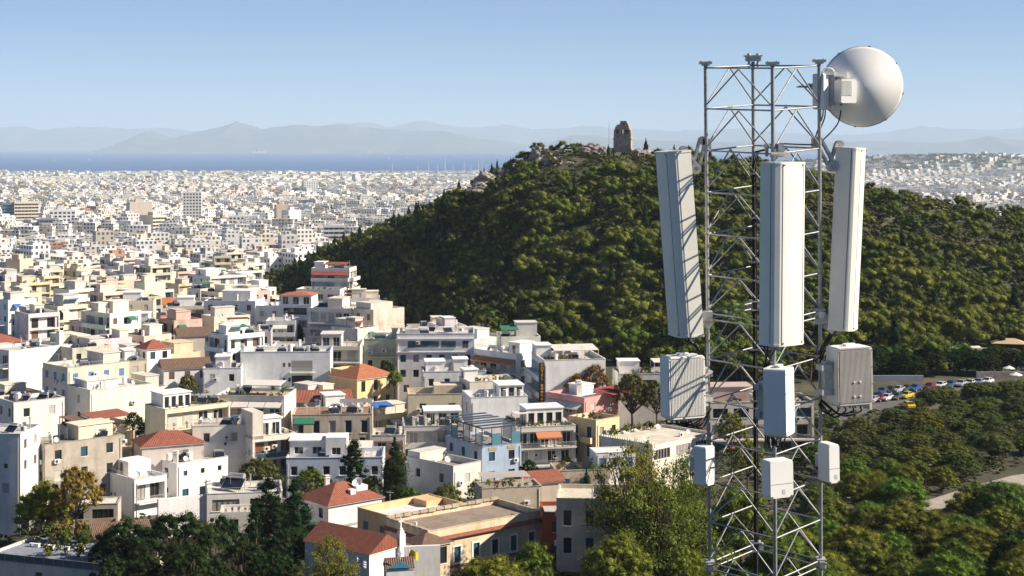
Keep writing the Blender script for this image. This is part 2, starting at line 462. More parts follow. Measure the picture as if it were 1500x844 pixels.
def clamp(leg, h, w=.15, hh=.09):
    b = MB(); c = node(leg, h); cx, cy = corner[leg]; a = math.atan2(cy, cx)
    rot = Rt @ Matrix.Rotation(a, 3, 'Z')
    b.box(c + rot @ Vector((.0, 0, 0)), (.075, w * .62, hh), 0, rot)
    b.box(c + rot @ Vector((0, 0, hh * .5 + .003)), (.1, w * .75, .014), 0, rot); b.box(c + rot @ Vector((0, 0, -hh * .5 - .003)), (.1, w * .75, .014), 0, rot)
    for sx in (-1, 1):
        b.box(c + rot @ Vector((0, sx * w * .44, 0)), (.06, .035, hh * .8), 0, rot)
        for sz in (-1, 1):
            b.tube(c + rot @ Vector((.03, sx * w * .44, sz * hh * .2)), c + rot @ Vector((.048, sx * w * .44, sz * hh * .2)), .011, n=6)
    tpart('joint_clamp', b, M['zinc'])
for leg in order:
    clamp(leg, .003); clamp(leg, -6.12 * BAY)
for leg in ('right', 'left', 'front'):
    b = MB(); c = node(leg, h_top + .03); b.box(c + Rt @ Vector((0, 0, .012)), (.13, .1, .03), 0, Rt); b.box(c + Rt @ Vector((0, 0, -.01)), (.08, .07, .02), 0, Rt)
    for sx in (-.045, .045):
        b.tube(c + Rt @ Vector((sx, 0, .027)), c + Rt @ Vector((sx, 0, .036)), .011, n=6)
    tpart('cap_plate', b, M['zinc'])
b = MB(); c = node('back', h_top + .03); b.box(c + Rt @ Vector((0, 0, .03)), (.16, .12, .05), 0, Rt); b.box(c + Rt @ Vector((0, 0, .064)), (.19, .13, .018), 0, Rt)
for sx in (-.05, .05):
    b.tube(c + Rt @ Vector((sx, -.03, -.06)), c + Rt @ Vector((sx, -.03, .095)), .013, n=8); b.tube(c + Rt @ Vector((sx, -.03, -.045)), c + Rt @ Vector((sx, -.03, -.02)), .022, n=6)
    b.tube(c + Rt @ Vector((sx, -.03, .073)), c + Rt @ Vector((sx, -.03, .088)), .022, n=6)
tpart('cap_plate', b, M['zinc'])
for leg in order:
    b = MB(); c = node(leg, h_bot); b.box(c + Vector((0, 0, -.02)), (.16, .16, .05)); tpart('base_plate', b, M['zinc'])
b = MB(); b.box((axis_mid.x + .15, TD + .3, base_z - .25), (1.7, 1.7, .5)); tpart('concrete_footing', b, M['concrete'])
# feeder cables strapped to the back leg
b = MB()
for k in range(3):
    o = Vector((-.02 + .018 * k, -.035, 0))
    b.path([node('back', 3.85 * BAY) + o + Vector((.12, -.1, .02)), node('back', 3.8 * BAY) + o + Vector((.03, -.02, .02)), node('back', 3.5 * BAY) + o, node('back', 0) + o, node('back', -4.2 * BAY) + o, node('back', h_bot) + o], .0085, 6)
tpart('feeder_cables', b, M['rubber'])
for h in (3.3, 2.2, 1.1, -1.1, -2.4, -3.6):
    b = MB(); c = node('back', h * BAY); b.box(c + Vector((0, -.03, 0)), (.11, .07, .02)); tpart('cable_strap', b, M['steel_dk'])

# ---- materials of the equipment
M['radome'] = simple('radome_plastic', (.76, .745, .69), .42, var=.05, scale=2.2)
M['unit'] = simple('painted_aluminium', (.8, .8, .78), .4, var=.03, scale=2)
M['unit_dk'] = simple('grey_aluminium', (.52, .50, .47), .5, .05, var=.06, scale=4)
M['seam'] = simple('grey_seal', (.2, .22, .25), .6)
M['dish'] = simple('dish_paint', (.84, .83, .80), .3, var=.03, scale=3)

def rrect(w, d, r, seg=4, skip_back=False):
    pts = []
    for cx, cy, a0 in ((w / 2 - r, d / 2 - r, 0), (-w / 2 + r, d / 2 - r, 90), (-w / 2 + r, -d / 2 + r, 180), (w / 2 - r, -d / 2 + r, 270)):
        for k in range(seg + 1):
            a = R(a0 + 90 * k / seg); pts.append((cx + r * math.cos(a), cy + r * math.sin(a)))
    return pts

# ---- panel antennas: local -y is the radiating face, z up, origin at mid height
def panel_antenna(label, px, py, near, az, tilt, W=.47, Dp=.25, Hh=1.985, roll=0.0, scissor=None):
    """az: where the face looks, degrees clockwise from the view direction"""
    c = tp(px, py, near)
    o = bpy.data.objects.new('panel_antenna', None); link(o); tag(o, label, 'antenna', 'panel antennas on the tower')
    o.location = c
    face = Vector((math.sin(R(az)), math.cos(R(az)), 0))
    rz = math.atan2(face.x, -face.y)
    o.rotation_euler = (Matrix.Rotation(roll, 3, 'Y') @ Matrix.Rotation(rz, 3, 'Z') @ Matrix.Rotation(R(tilt), 3, 'X')).to_euler()
    b = MB()
    poly = [(-W / 2, Dp / 2), (-W / 2, -Dp / 2 + .07), (-W / 2 + .012, -Dp / 2 + .045), (-W / 2 + .055, -Dp / 2 + .012), (-W / 2 + .08, -Dp / 2 + .003), (-W / 4, -Dp / 2 - .004), (0, -Dp / 2 - .007), (W / 4, -Dp / 2 - .004), (W / 2 - .08, -Dp / 2 + .003), (W / 2 - .055, -Dp / 2 + .012), (W / 2 - .012, -Dp / 2 + .045), (W / 2, -Dp / 2 + .07), (W / 2, Dp / 2)]
    b.prism(poly, -Hh / 2 + .02, Hh / 2 - .02)
    body = b.build('radome', M['radome'], o)
    b = MB()
    for sx in (-1, 1):
        b.b2(sx * W / 2 - .0025, sx * W / 2 + .0025, -Dp / 2 + .085, -Dp / 2 + .095, -Hh / 2 + .02, Hh / 2 - .02)
        b.box((sx * (W / 2 - .082), -Dp / 2 + .0025, 0), (.004, .007, Hh - .05))
    b.build('seam', M['seam'], body)
    for sz, nm in ((1, 'top_cap'), (-1, 'bottom_cap')):
        b = MB(); k = 1.022
        b.prism([(x * k, y * k) for x, y in poly], sz * Hh / 2 - (.022 if sz > 0 else 0), sz * Hh / 2 + (0 if sz > 0 else .022))
        capo = b.build(nm, M['radome'], o)
        for sx in (-1, 1):
            q = MB(); z = sz * (Hh / 2 - .03)
            q.tube((sx * W * .3, -Dp / 2 + .005, z), (sx * W * .3, -Dp / 2 - .012, z), .008, n=8); q.build('screw', M['steel_dk'], capo)
    for k in range(4):
        b = MB(); x = -W * .28 + k * W * .18; b.tube((x, .05, -Hh / 2 + .005), (x, .05, -Hh / 2 - .05), .016, n=8); b.build('connector', M['steel_dk'], o)
    for z in (Hh / 2 - .14, -Hh / 2 + .14):
        b = MB(); b.box((0, Dp / 2 + .012, z), (.2, .024, .12)); b.build('mount_plate', M['zinc'], o)
    return o

def to_local(o, p):
    bpy.context.view_layer.update(); return o.matrix_world.inverted() @ Vector(p)

ant_c = panel_antenna('large cream panel antenna facing forward at the middle of the tower', 1148.5, 371, TH + .26, 142, .6, W=.47, Dp=.24, Hh=1.88)
ant_l = panel_antenna('tilted grey panel antenna mounted off the left leg of the tower', 993, 356, .18, 253, 4.4, W=.47, Dp=.25)
ant_r = panel_antenna('tilted panel antenna mounted off the right leg of the tower', 1241.5, 349, -.12, 112, 2.6, W=.44, Dp=.26)

def world_mesh_child(name, b, mat, o):
    """mesh given in world coordinates, hung under thing o"""
    bpy.context.view_layer.update()
    inv = o.matrix_world.inverted(); b.v = [tuple(inv @ Vector(v)) for v in b.v]
    return b.build(name, mat, o)

def scissor(o, leg_p, pivot, ant_p, off):
    """two slotted arms that meet at a pivot disc"""
    a, c, q = Vector(leg_p), Vector(pivot), Vector(ant_p)
    for side in (-1, 1):
        dy = Vector((0, off * side, 0))
        for s, e, nm in ((a, c, 'tilt_arm'), (q, c, 'tilt_arm')):
            b = MB(); d = (e - s).normalized(); w = d.cross(Vector((0, 1, 0))).normalized()
            L = (e - s).length; hw = .046
            rot = Matrix((w, Vector((0, 1, 0)), d)).transposed()
            mid = (s + e) / 2 + dy * (1 if nm else 1)
            for ss in (-1, 1): b.box(mid + w * ss * hw * .72, (hw * .56, .008, L), 0, rot)
            for f in (-.5, 0.5): b.tube(mid + d * L * f + Vector((0, .005, 0)), mid + d * L * f - Vector((0, .005, 0)), hw, n=16)
            world_mesh_child(nm, b, M['zinc'], o)
    b = MB(); b.tube(c + Vector((0, -off - .03, 0)), c + Vector((0, off + .03, 0)), .056, n=20); world_mesh_child('pivot', b, M['zinc'], o)
    b = MB(); b.tube(c + Vector((0, -off - .05, 0)), c + Vector((0, -off - .03, 0)), .024, n=6); world_mesh_child('bolt', b, M['steel_dk'], o)
scissor(ant_l, tp(1029, 206, .1), tp(1018.5, 247, .1), tp(1001, 220, .12), .055)
scissor(ant_r, tp(1199, 207, -.02), tp(1219, 244, .0), tp(1229, 212, -.05), .055)
for o, P_, Q_ in ((ant_l, (1028, 463, .1), (1036, 463, .02)), (ant_r, (1199, 466, 0), (1216, 470, -.05))):
    b = MB(); b.box((tp(*P_) + tp(*Q_)) / 2, ((tp(*P_) - tp(*Q_)).length + .06, .07, .1)); b.box(tp(*Q_) + Vector((0, -.02, -.07)), (.11, .03, .1), 0, Matrix.Rotation(R(35), 3, 'Y')); world_mesh_child('lower_bracket', b, M['zinc'], o)
b = MB(); q = tp(1030, 213, .1); b.box(q + Vector((.035, 0, .02)), (.09, .12, .1)); world_mesh_child('leg_clamp', b, M['zinc'], ant_l)
b = MB(); q = tp(1197, 212, -.02); b.box(q + Vector((-.01, 0, .02)), (.09, .12, .1)); world_mesh_child('leg_clamp', b, M['steel_dk'], ant_r)
# bracket of the front panel on the front leg
b = MB(); q = tp(1131, 214, TH); b.box(q, (.15, .12, .05)); b.box(q + Vector((.07, -.06, -.02)), (.06, .2, .09)); b.box(q + Vector((.06, -.14, -.09)), (.2, .1, .02), 0, Matrix.Rotation(R(-20), 3, 'X'))
b.box(q + Vector((-.06, -.02, -.06)), (.03, .06, .1)); world_mesh_child('tilt_bracket', b, M['zinc'], ant_c)
b = MB(); q = tp(1134, 460, TH + .04); b.box(q, (.13, .2, .08)); world_mesh_child('lower_bracket', b, M['zinc'], ant_c)

def cable(name, pts, r=.009):
    """smooth cable through world points"""
    pts = [Vector(p) for p in pts]; out = []
    P_ = [pts[0] * 2 - pts[1]] + pts + [pts[-1] * 2 - pts[-2]]
    for i in range(1, len(P_) - 2):
        for k in range(6):
            t = k / 6; a, b_, c, d = P_[i - 1], P_[i], P_[i + 1], P_[i + 2]
            out.append(.5 * ((2 * b_) + (c - a) * t + (2 * a - 5 * b_ + 4 * c - d) * t * t + (3 * b_ - a - 3 * c + d) * t ** 3))
    out.append(pts[-1]); b = MB(); b.path(out, r, 7); return b

def cable_of(o, pts, r=.009):
    return world_mesh_child('cable', cable('c', pts, r), M['rubber'], o)

# ---- remote radio units with cooling fins
def radio_unit(label, px, py, near, az, W, H, Dp, fins, fin_mat, tilt=0.0, finned_face=True, name='radio_unit', group='finned radio units on the tower'):
    o = bpy.data.objects.new(name, None); link(o); tag(o, label, 'radio unit', group)
    face = Vector((math.sin(R(az)), math.cos(R(az)), 0)); o.location = tp(px, py, near)
    o.rotation_euler = (Matrix.Rotation(ROLL, 3, 'Y') @ Matrix.Rotation(math.atan2(face.x, -face.y), 3, 'Z') @ Matrix.Rotation(R(tilt), 3, 'X')).to_euler()
    b = MB(); b.prism([(x, y) for x, y in rrect(W, H, .035)], -Dp / 2, Dp / 2, 0, Matrix.Rotation(R(90), 4, 'X'))
    bd = b.build('housing', M['unit'], o)
    if fins:
        nf = fins
        for k in range(nf):
            b = MB(); x = -W / 2 + .03 + (W - .06) * k / (nf - 1)
            b.box((x, -Dp / 2 - .011, 0), ((W - .06) / nf * .5, .022, H - .06)); b.build('fin', fin_mat, o)
        b = MB()
        for sx in (-1, 1): b.box((sx * (W / 2 - .012), -Dp / 2 - .008, 0), (.014, .018, H - .05))
        for sz in (-1, 1): b.box((0, -Dp / 2 - .008, sz * (H / 2 - .012)), (W - .05, .018, .014))
        b.build('rim', fin_mat, o)
    for k in range(8):
        b = MB(); sx = -1 if k % 2 else 1; z = (k // 2 - 1.5) * H * .29
        b.tube((sx * (W / 2 - .013), -Dp / 2 - .012, z), (sx * (W / 2 - .013), -Dp / 2 - .021, z), .006, n=8); b.build('screw', M['steel_dk'], o)
    b = MB(); b.box((0, 0, H / 2 + .01), (.1, .07, .03)); b.box((0, 0, H / 2 + .022), (.13, .05, .012)); b.build('top_handle', M['unit'], o)
    b = MB(); b.box((0, Dp / 2 + .04, 0), (.16, .08, H * .55)); b.box((0, Dp / 2 + .08, H * .2), (.22, .05, .06)); b.box((0, Dp / 2 + .08, -H * .2), (.22, .05, .06)); b.build('mounting_bracket', M['zinc'], o)
    b = MB(); b.box((0, .0, -H / 2 - .008), (W * .8, Dp * .7, .02)); b.build('connector_plate', M['unit_dk'], o)
    for k in range(5):
        b = MB(); x = -W * .3 + k * W * .15; b.tube((x, 0, -H / 2 - .01), (x, 0, -H / 2 - .05), .012, n=8); b.build('connector', M['steel_dk'], o)
    return o
ru_l = radio_unit('finned grey-white radio unit on the left leg with a curved shadow across it', 1000, 566, .16, 160, .435, .67, .2, 22, M['unit'])
ru_r = radio_unit('finned beige radio unit on the right leg above the car park', 1244, 549, .05, 163, .425, .625, .24, 26, M['unit_dk'])
ru_c = radio_unit('smooth white radio unit on the front leg below the large antenna', 1141, 587, TH + .21, 118, .275, .69, .24, 0, M['unit'])
# screw clusters on the beige unit
for dz in (-.06, -.215):
    for dx in (-.02, .05):
        b = MB(); b.tube((dx, -.152, dz), (dx, -.14, dz), .011, n=12); b.tube((dx, -.156, dz), (dx, -.152, dz), .006, n=8); b.build('bolt', M['unit'], ru_r)
b = MB(); b.box((-.262, 0, -.02), (.1, .09, .36)); b.box((-.31, -.01, .1), (.12, .14, .06)); b.box((-.31, -.01, -.16), (.12, .14, .06)); b.box((-.24, -.05, .16), (.12, .03, .025), 0, Matrix.Rotation(R(15), 3, 'Y')); b.build('leg_clamp', M['zinc'], ru_r)
b = MB(); b.box((.255, 0.03, -.02), (.08, .1, .42)); b.box((.29, .03, .12), (.11, .13, .06)); b.box((.29, .03, -.15), (.11, .13, .06)); b.build('leg_clamp', M['zinc'], ru_l)
b = MB(); b.box((.212, 0, -.32), (.03, .16, .12)); b.build('corner_guard', M['unit_dk'], ru_r)
def loops(o, px, py, near, n, dx, sag, to):
    for k in range(n):
        s = tp(px + k * dx, py, near); e = tp(*to) + Vector((.008 * k, 0, .012 * k))
        m_ = (s + e) / 2; m_.z = min(s.z, e.z) - sag * S * (1 + .3 * (k % 3)); m_.y -= .02 * k
        cable_of(o, [s, s + Vector((0, 0, -.05)), m_, e], .0085)
loops(ru_l, 978, 613, .16, 6, 7, 8, (1037, 606, .02))
loops(ru_r, 1216, 596, .05, 5, 11, 9, (1199, 592, .0))
loops(ru_c, 1121, 631, TH + .2, 6, 6, 13, (1124, 640, TH + .02))
for k in range(3):
    q = tp(1215 + 3 * k, 476, -.05); cable_of(ant_r, [q, q + Vector((.0, 0, -.09)), tp(1206 + k * 3, 505, -.02), tp(1199 + k, 520 + 6 * k, 0)], .0095)
for k in range(2):
    q = tp(1004 + 5 * k, 490, .18); cable_of(ant_l, [q, q + Vector((.0, 0, -.06)), tp(1018 + 3 * k, 507, .15), tp(1024 + 2 * k, 519, .14)], .011)
for k in range(4):
    q = tp(1120 + 5 * k, 503, TH + .14); cable_of(ant_c, [q, q + Vector((0, 0, -.07)), tp(1122 + 6 * (k % 2), 526, TH + .05), tp(1118 + k * 4, 545, TH)], .0095)

# ---- smaller white boxes lower down
def small_unit(label, px, py, near, az, W, H, Dp):
    o = bpy.data.objects.new('small_radio_unit', None); link(o); tag(o, label, 'radio unit', 'small white units on the tower')
    face = Vector((math.sin(R(az)), math.cos(R(az)), 0)); o.location = tp(px, py, near)
    o.rotation_euler = (0, ROLL, math.atan2(face.x, -face.y))
    b = MB(); b.prism(rrect(W, H, .022), -Dp / 2, Dp / 2, 0, Matrix.Rotation(R(90), 4, 'X')); b.build('housing', M['unit'], o)
    b = MB(); b.prism(rrect(W * .985, H * .985, .03), Dp / 2 + .0, Dp / 2 + .012, 0, Matrix.Rotation(R(90), 4, 'X')); b.build('front_cover', M['unit'], o)
    b = MB(); b.box((0, -Dp / 2 - .0125, -H * .12), (W * .93, .003, .004)); b.build('cover_seam', M['seam'], o)
    b = MB(); b.box((.02, -Dp / 2 - .0128, -H * .33), (.035, .003, .05)); b.build('emblem', simple('emblem_grey', (.6, .6, .59), .5), o)
    for sx in (-1, 1):
        b = MB(); b.tube((sx * W * .42, -Dp / 2 - .01, -H * .46), (sx * W * .42, -Dp / 2 - .019, -H * .46), .009, n=8); b.build('screw', M['steel_dk'], o)
    b = MB(); b.box((0, Dp / 2 + .04, 0), (.1, .08, .14)); b.build('mounting_bracket', M['zinc'], o)
    b = MB(); b.box((W / 2 + .002, .01, .03), (.006, Dp * .5, H * .5)); b.build('side_vent', M['unit_dk'], o)
    return o
small_unit('small white box on the front leg near the bottom of the tower', 1138.5, 700, TH + .17, 158, .275, .385, .16)
small_unit('small white box on the left leg, its lower corner in shade', 1031.5, 681, .12, 133, .165, .42, .145)
small_unit('small narrow white box on the right leg near the bottom', 1213.5, 677, -.02, 158, .13, .42, .21)

# ---- the microwave dish with its radios
dish = bpy.data.objects.new('microwave_dish', None); link(dish); tag(dish, 'round white microwave dish at the top right of the tower, seen from behind', 'dish')
DR = 58.5 * S
dc = tp(1263, 127, -.05); aim = Vector((math.sin(R(5)), math.cos(R(5)), 0.015)).normalized()
dish.location = dc; dish.rotation_euler = aim.to_track_quat('Z', 'Y').to_euler()
b = MB(); prof = []
for k in range(20):
    t = k / 19; r = DR * t; prof.append((max(r, .001), -.36 * DR * math.cos(t * math.pi / 2) ** 1.0 * (1 - .12 * t) - .02))
prof += [(DR, .0), (DR * 1.012, .004), (DR * 1.012, .03), (DR * .985, .032), (DR * .4, .06), (.001, .07)]
b.lathe(prof, 64); b.build('reflector', M['dish'], dish)
b = MB(); b.lathe([(DR * 1.005, -.012), (DR * 1.02, -.006), (DR * 1.02, .006), (DR * 1.005, .012)], 64); b.build('rim', simple('rim_metal', (.5, .44, .38), .5, .3), dish)
b = MB()
for k in range(8):
    a = R(k * 45 + 10); b.box((DR * 1.01 * math.cos(a), DR * 1.01 * math.sin(a), 0), (.02, .02, .03), 0, Matrix.Rotation(a, 3, 'Z'))
b.build('rim_clips', M['steel_dk'], dish)
def dpart(name, mat, *boxes):
    b = MB()
    for (x0, x1, y0, y1, near, dep) in boxes:
        a = tp(x0, y0, near); c = tp(x1, y1, near)
        b.box(((a.x + c.x) / 2, a.y + dep / 2, (a.z + c.z) / 2), (abs(c.x - a.x), dep, abs(a.z - c.z)), 0, Matrix.Rotation(R(0), 3, 'Z'))
    return world_mesh_child(name, b, mat, dish)
def dbox(name, mat, px, py, near, size, az, parent=None):
    b = MB(); b.prism(rrect(size[0], size[2], min(.02, size[0] * .2)), -size[1] / 2, size[1] / 2, 0, Matrix.Rotation(R(90), 4, 'X'))
    face = Vector((math.sin(R(az)), math.cos(R(az)), 0)); mt = Matrix.Translation(tp(px, py, near)) @ Matrix.Rotation(math.atan2(face.x, -face.y), 4, 'Z')
    b.v = [tuple(mt @ Vector(v)) for v in b.v]
    return world_mesh_child(name, b, mat, dish)
dbox('radio_box', M['unit'], 1203, 134.5, .10, (.13, .16, .385), 215)
dpart('radio_core', M['unit_dk'], (1206, 1219, 112, 156, .03, .18))
dpart('radio_top', M['unit'], (1205, 1222, 104.5, 110, .16, .25), (1222, 1241, 105, 112, .12, .16))
dpart('modem_frame', M['zinc'], (1216, 1224, 108, 154, .09, .14))
dbox('modem', M['unit'], 1238, 134, .12, (.19, .15, .255), 160)
for k in range(9):
    dbox('modem_fin', M['radome'], 1233.0 + k * 1.8, 129, .201 - (k - 4) * .0048, (.007, .008, .16), 160)
dpart('modem_foot', M['unit'], (1219, 1239, 155, 161.5, .14, .05), (1236, 1250, 148, 152, .16, .1))
for k in range(3): dpart('port', M['rubber'], (1240 + 4 * k, 1242 + 4 * k, 149, 151.5, .17, .02))
b = MB(); b.path([tp(1240, 111, .02), tp(1252, 111, .02), tp(1256.5, 115, .02), tp(1257, 140, .02), tp(1255, 148, .02), tp(1248, 150, .02)], .016, 8); world_mesh_child('guard_hoop', b, M['unit'], dish)
b = MB(); b.path([tp(1205, 105, .12), tp(1208, 101, .12), tp(1213, 99.5, .12), tp(1219, 101, .12), tp(1222, 105, .12)], .008, 8); world_mesh_child('lifting_hoop', b, M['unit'], dish)
b = MB(); b.tube(tp(1232, 130, .0), tp(1254, 128.5, -.08), .07, .1, n=20); world_mesh_child('hub', b, M['unit'], dish)
b = MB(); b.box(tp(1191, 127.5, .0), (.075, .1, .06)); b.tube(tp(1167, 127, .03), tp(1200, 127.5, .03), .011, n=8); b.tube(tp(1182, 125, .04), tp(1200, 125.5, .04), .02, n=8); world_mesh_child('leg_clamp', b, M['zinc'], dish)
cable_of(dish, [tp(1206, 160, .1), tp(1205, 170, .1), tp(1201, 182, .05), tp(1195, 200, 0), tp(1194, 212, 0)], .0075)
cable_of(dish, [tp(1209, 160, .08), tp(1208, 172, .08), tp(1203, 186, .05), tp(1197, 204, 0), tp(1195, 212, 0)], .0075)
cable_of(dish, [tp(1232, 152, .1), tp(1231, 168, .1), tp(1226, 183, .05), tp(1212, 199, 0), tp(1197, 211, 0), tp(1183, 212, 0), tp(1142, 210.5, .02)], .0075)
# ================================================================ vegetation
def ico():
    bm = bmesh.new(); bmesh.ops.create_icosphere(bm, subdivisions=1, radius=1.0)
    v = np.array([x.co[:] for x in bm.verts]); f = np.array([[q.index for q in x.verts] for x in bm.faces]); bm.free(); return v, f
ICO_V, ICO_F = ico()

def raw_mesh(name, V, quads, tris, mats, tri_mat=0, flat=False):
    me = bpy.data.meshes.new(name)
    V = np.asarray(V, np.float32); nq, ntr = len(quads), len(tris)
    me.vertices.add(len(V)); me.vertices.foreach_set('co', V.ravel())
    idx = np.concatenate([np.asarray(quads, np.int32).ravel(), np.asarray(tris, np.int32).ravel()]) if ntr else np.asarray(quads, np.int32).ravel()
    me.loops.add(len(idx)); me.loops.foreach_set('vertex_index', idx.astype(np.int32))
    me.polygons.add(nq + ntr)
    st = np.concatenate([np.arange(nq) * 4, nq * 4 + np.arange(ntr) * 3]).astype(np.int32)
    me.polygons.foreach_set('loop_start', st)
    if flat: me.polygons.foreach_set('use_smooth', np.zeros(nq + ntr, bool))
    me.update(calc_edges=True)
    for m_ in mats: me.materials.append(m_)
    if ntr and tri_mat:
        me.polygons.foreach_set('material_index', np.concatenate([np.zeros(nq), np.full(ntr, tri_mat)]).astype(np.int32))
    return me

def crown_arrays(rs, clumps, size, dens, core=.72, flat=.8, aspect=.55, up=0.25, spread=.25):
    """clumps: (x, y, z, r); leaf sprays on each clump's shell round an added light-blocking core"""
    Vs, Qs, Ts = [], [], []; nv = 0
    for (x, y, z, r) in clumps:
        n = max(8, int(dens * r * r / (size * size)))
        d = rs.normal(size=(n, 3)); d /= np.linalg.norm(d, axis=1)[:, None]
        d[:, 2] = np.where((d[:, 2] < -.25) & (rs.rand(n) < .6), -d[:, 2], d[:, 2])
        rad = r * rs.uniform(1 - spread, 1.05 + spread * .6, n)
        P_ = np.array([x, y, z]) + d * rad[:, None] * np.array([1, 1, flat])
        nrm = d * .9 + rs.normal(size=(n, 3)) * .55 + np.array([0, 0, up]); nrm /= np.linalg.norm(nrm, axis=1)[:, None]
        t = np.cross(nrm, rs.normal(size=(n, 3))); t /= np.linalg.norm(t, axis=1)[:, None] + 1e-9
        b_ = np.cross(nrm, t)
        s = size * rs.uniform(.6, 1.3, n)[:, None]
        Q = np.stack([P_ - t * s * .5, P_ - b_ * s * .5 * aspect + nrm * s * .08, P_ + t * s * .5, P_ + b_ * s * .5 * aspect + nrm * s * .08], 1)
        Vs.append(Q.reshape(-1, 3)); Qs.append(np.arange(n * 4).reshape(n, 4) + nv); nv += n * 4
        if core:  # solid blob added inside each clump to stop light passing through
            cv = ICO_V * (r * core) * rs.uniform(.85, 1.1, (len(ICO_V), 1)) * np.array([1, 1, flat]) + np.array([x, y, z])
            Vs.append(cv); Ts.append(ICO_F + nv); nv += len(cv)
    return np.concatenate(Vs), np.concatenate(Qs), (np.concatenate(Ts) if Ts else np.zeros((0, 3), int))

def clump_set(kind, rs, n):
    """crown of unit height about 1 (z 0..1 from the ground), list of clumps, and trunk top"""
    c = []
    if kind == 'pine':          # broken umbrella of rounded pads
        for i in range(n):
            a = rs.rand() * 6.283; q = math.sqrt(rs.rand()) * .40; z = .78 - .5 * (q / .42) ** 2 * rs.uniform(.5, 1.1) + rs.uniform(-.13, .1)
            c.append((q * math.cos(a), q * math.sin(a), z, rs.uniform(.13, .21) * (20.0 / max(n, 20)) ** .35))
    elif kind == 'round':       # olive, bushy to the ground
        for i in range(n):
            a = rs.rand() * 6.283; u = rs.uniform(-.2, 1); q = math.sqrt(max(0, 1 - u * u)) * .42 * rs.uniform(.7, 1.05)
            c.append((q * math.cos(a), q * math.sin(a), .45 + .4 * u, rs.uniform(.12, .2) * (20.0 / max(n, 20)) ** .3))
    elif kind == 'broad':
        for i in range(n):
            a = rs.rand() * 6.283; u = rs.uniform(-.1, 1); q = math.sqrt(max(0, 1 - u * u)) * .52 * rs.uniform(.6, 1.05)
            c.append((q * math.cos(a), q * math.sin(a), .42 + .46 * u + rs.uniform(-.06, .06), rs.uniform(.11, .17) * (26.0 / max(n, 26)) ** .33))
    elif kind == 'cypress':
        for i in range(n):
            t = (i + .5) / n; w = .115 * math.sin(math.pi * min(1, .12 + t * .93)) ** .7
            a = rs.rand() * 6.283; c.append((w * .35 * math.cos(a), w * .35 * math.sin(a), .05 + .93 * t, max(.02, w * rs.uniform(.75, 1.05))))
    elif kind == 'conifer':     # ragged tapered conifer
        for i in range(n):
            t = rs.rand() ** .8; w = .30 * (1 - t) ** .8 + .015; a = rs.rand() * 6.283; q = w * rs.uniform(.25, 1)
            c.append((q * math.cos(a), q * math.sin(a), .1 + .87 * t, rs.uniform(.06, .11) * (1.15 - .6 * t)))
    elif kind == 'sparse':      # light tree with separate sprays on visible limbs
        for i in range(n):
            a = rs.rand() * 6.283; u = rs.uniform(-.5, 1); q = math.sqrt(max(0, 1 - u * u)) * .55 * rs.uniform(.35, 1.1)
            c.append((q * math.cos(a), q * math.sin(a), .5 + .42 * u + rs.uniform(-.08, .08), rs.uniform(.05, .10)))
    return c

def trunk_mb(kind, rs, clumps):
    b = MB(); top = .55 if kind in ('pine', 'broad', 'sparse') else (.4 if kind == 'round' else .8)
    r0 = .028 if kind != 'cypress' else .02
    pts = [Vector((0, 0, -.06))]; dx, dy = rs.uniform(-.03, .03, 2)
    for k in range(1, 5): pts.append(Vector((dx * k * .5, dy * k * .5, top * k / 4)))
    b.path(pts, lambda t: r0 * (1 - .65 * t), 7)
    if kind in ('pine', 'broad', 'sparse', 'round'):
        for (x, y, z, r) in clumps[:: (1 if kind == 'sparse' else 2)]:
            k = rs.randint(1, 4); s = pts[k]; e = Vector((x, y, z)); mid = s.lerp(e, .5) + Vector((0, 0, -.03)) + Vector(rs.uniform(-.02, .02, 3))
            b.path([s, mid, e], lambda t: .011 * (1 - .75 * t), 5)
    return b

PROTO = {}
def proto(kind, seed, nclump, size, dens, **kw):
    key = (kind, seed)
    if key not in PROTO:
        rs = np.random.RandomState(seed * 17 + 5)
        cl = clump_set(kind, rs, nclump)
        V, Q, T_ = crown_arrays(rs, cl, size, dens, **kw)
        cm = raw_mesh(kind + '_crown', V, Q, T_, [M['leaf']])
        tm = trunk_mb(kind, rs, cl).data(kind + '_trunk', M['trunk'])
        PROTO[key] = (cm, tm)
    return PROTO[key]
# near trees (fine leaves, unit height) and hill trees (coarser)
NEAR = {'pine': [proto('pine', s, 120, .019, 4.4, core=.6, spread=.5) for s in (1, 2, 3, 4)],
        'round': [proto('round', s, 90, .021, 4.2, core=.62, spread=.45) for s in (1, 2, 3)],
        'broad': [proto('broad', s, 150, .019, 4.4, core=.62, up=.4, spread=.5) for s in (1, 2, 3)],
        'cypress': [proto('cypress', s, 34, .016, 4.5, core=.7, flat=1.5, spread=.35) for s in (1, 2)],
        'conifer': [proto('conifer', s, 130, .017, 3.8, core=.55, flat=.7, spread=.55) for s in (1, 2)],
        'sparse': [proto('sparse', s, 150, .026, 7.0, core=.25, up=.3, spread=.75) for s in (1, 2, 3)]}
FAR = {'pine': [proto('pine', s, 12, .045, 2.8, core=.72) for s in (11, 12, 13, 14, 15)],
       'round': [proto('round', s, 13, .06, 2.4) for s in (11, 12, 13)],
       'cypress': [proto('cypress', s, 14, .03, 2.2, core=.85, flat=1.7) for s in (11, 12)],
       'broad': [proto('broad', s, 26, .05, 2.0) for s in (11, 12)]}
GREEN = {'pine': (.125, .155, .032), 'yellow': (.24, .22, .035), 'dark': (.03, .05, .018), 'olive': (.105, .125, .042), 'cyp': (.022, .04, .018), 'light': (.19, .21, .042), 'bright': (.14, .185, .032), 'autumn': (.2, .12, .04)}
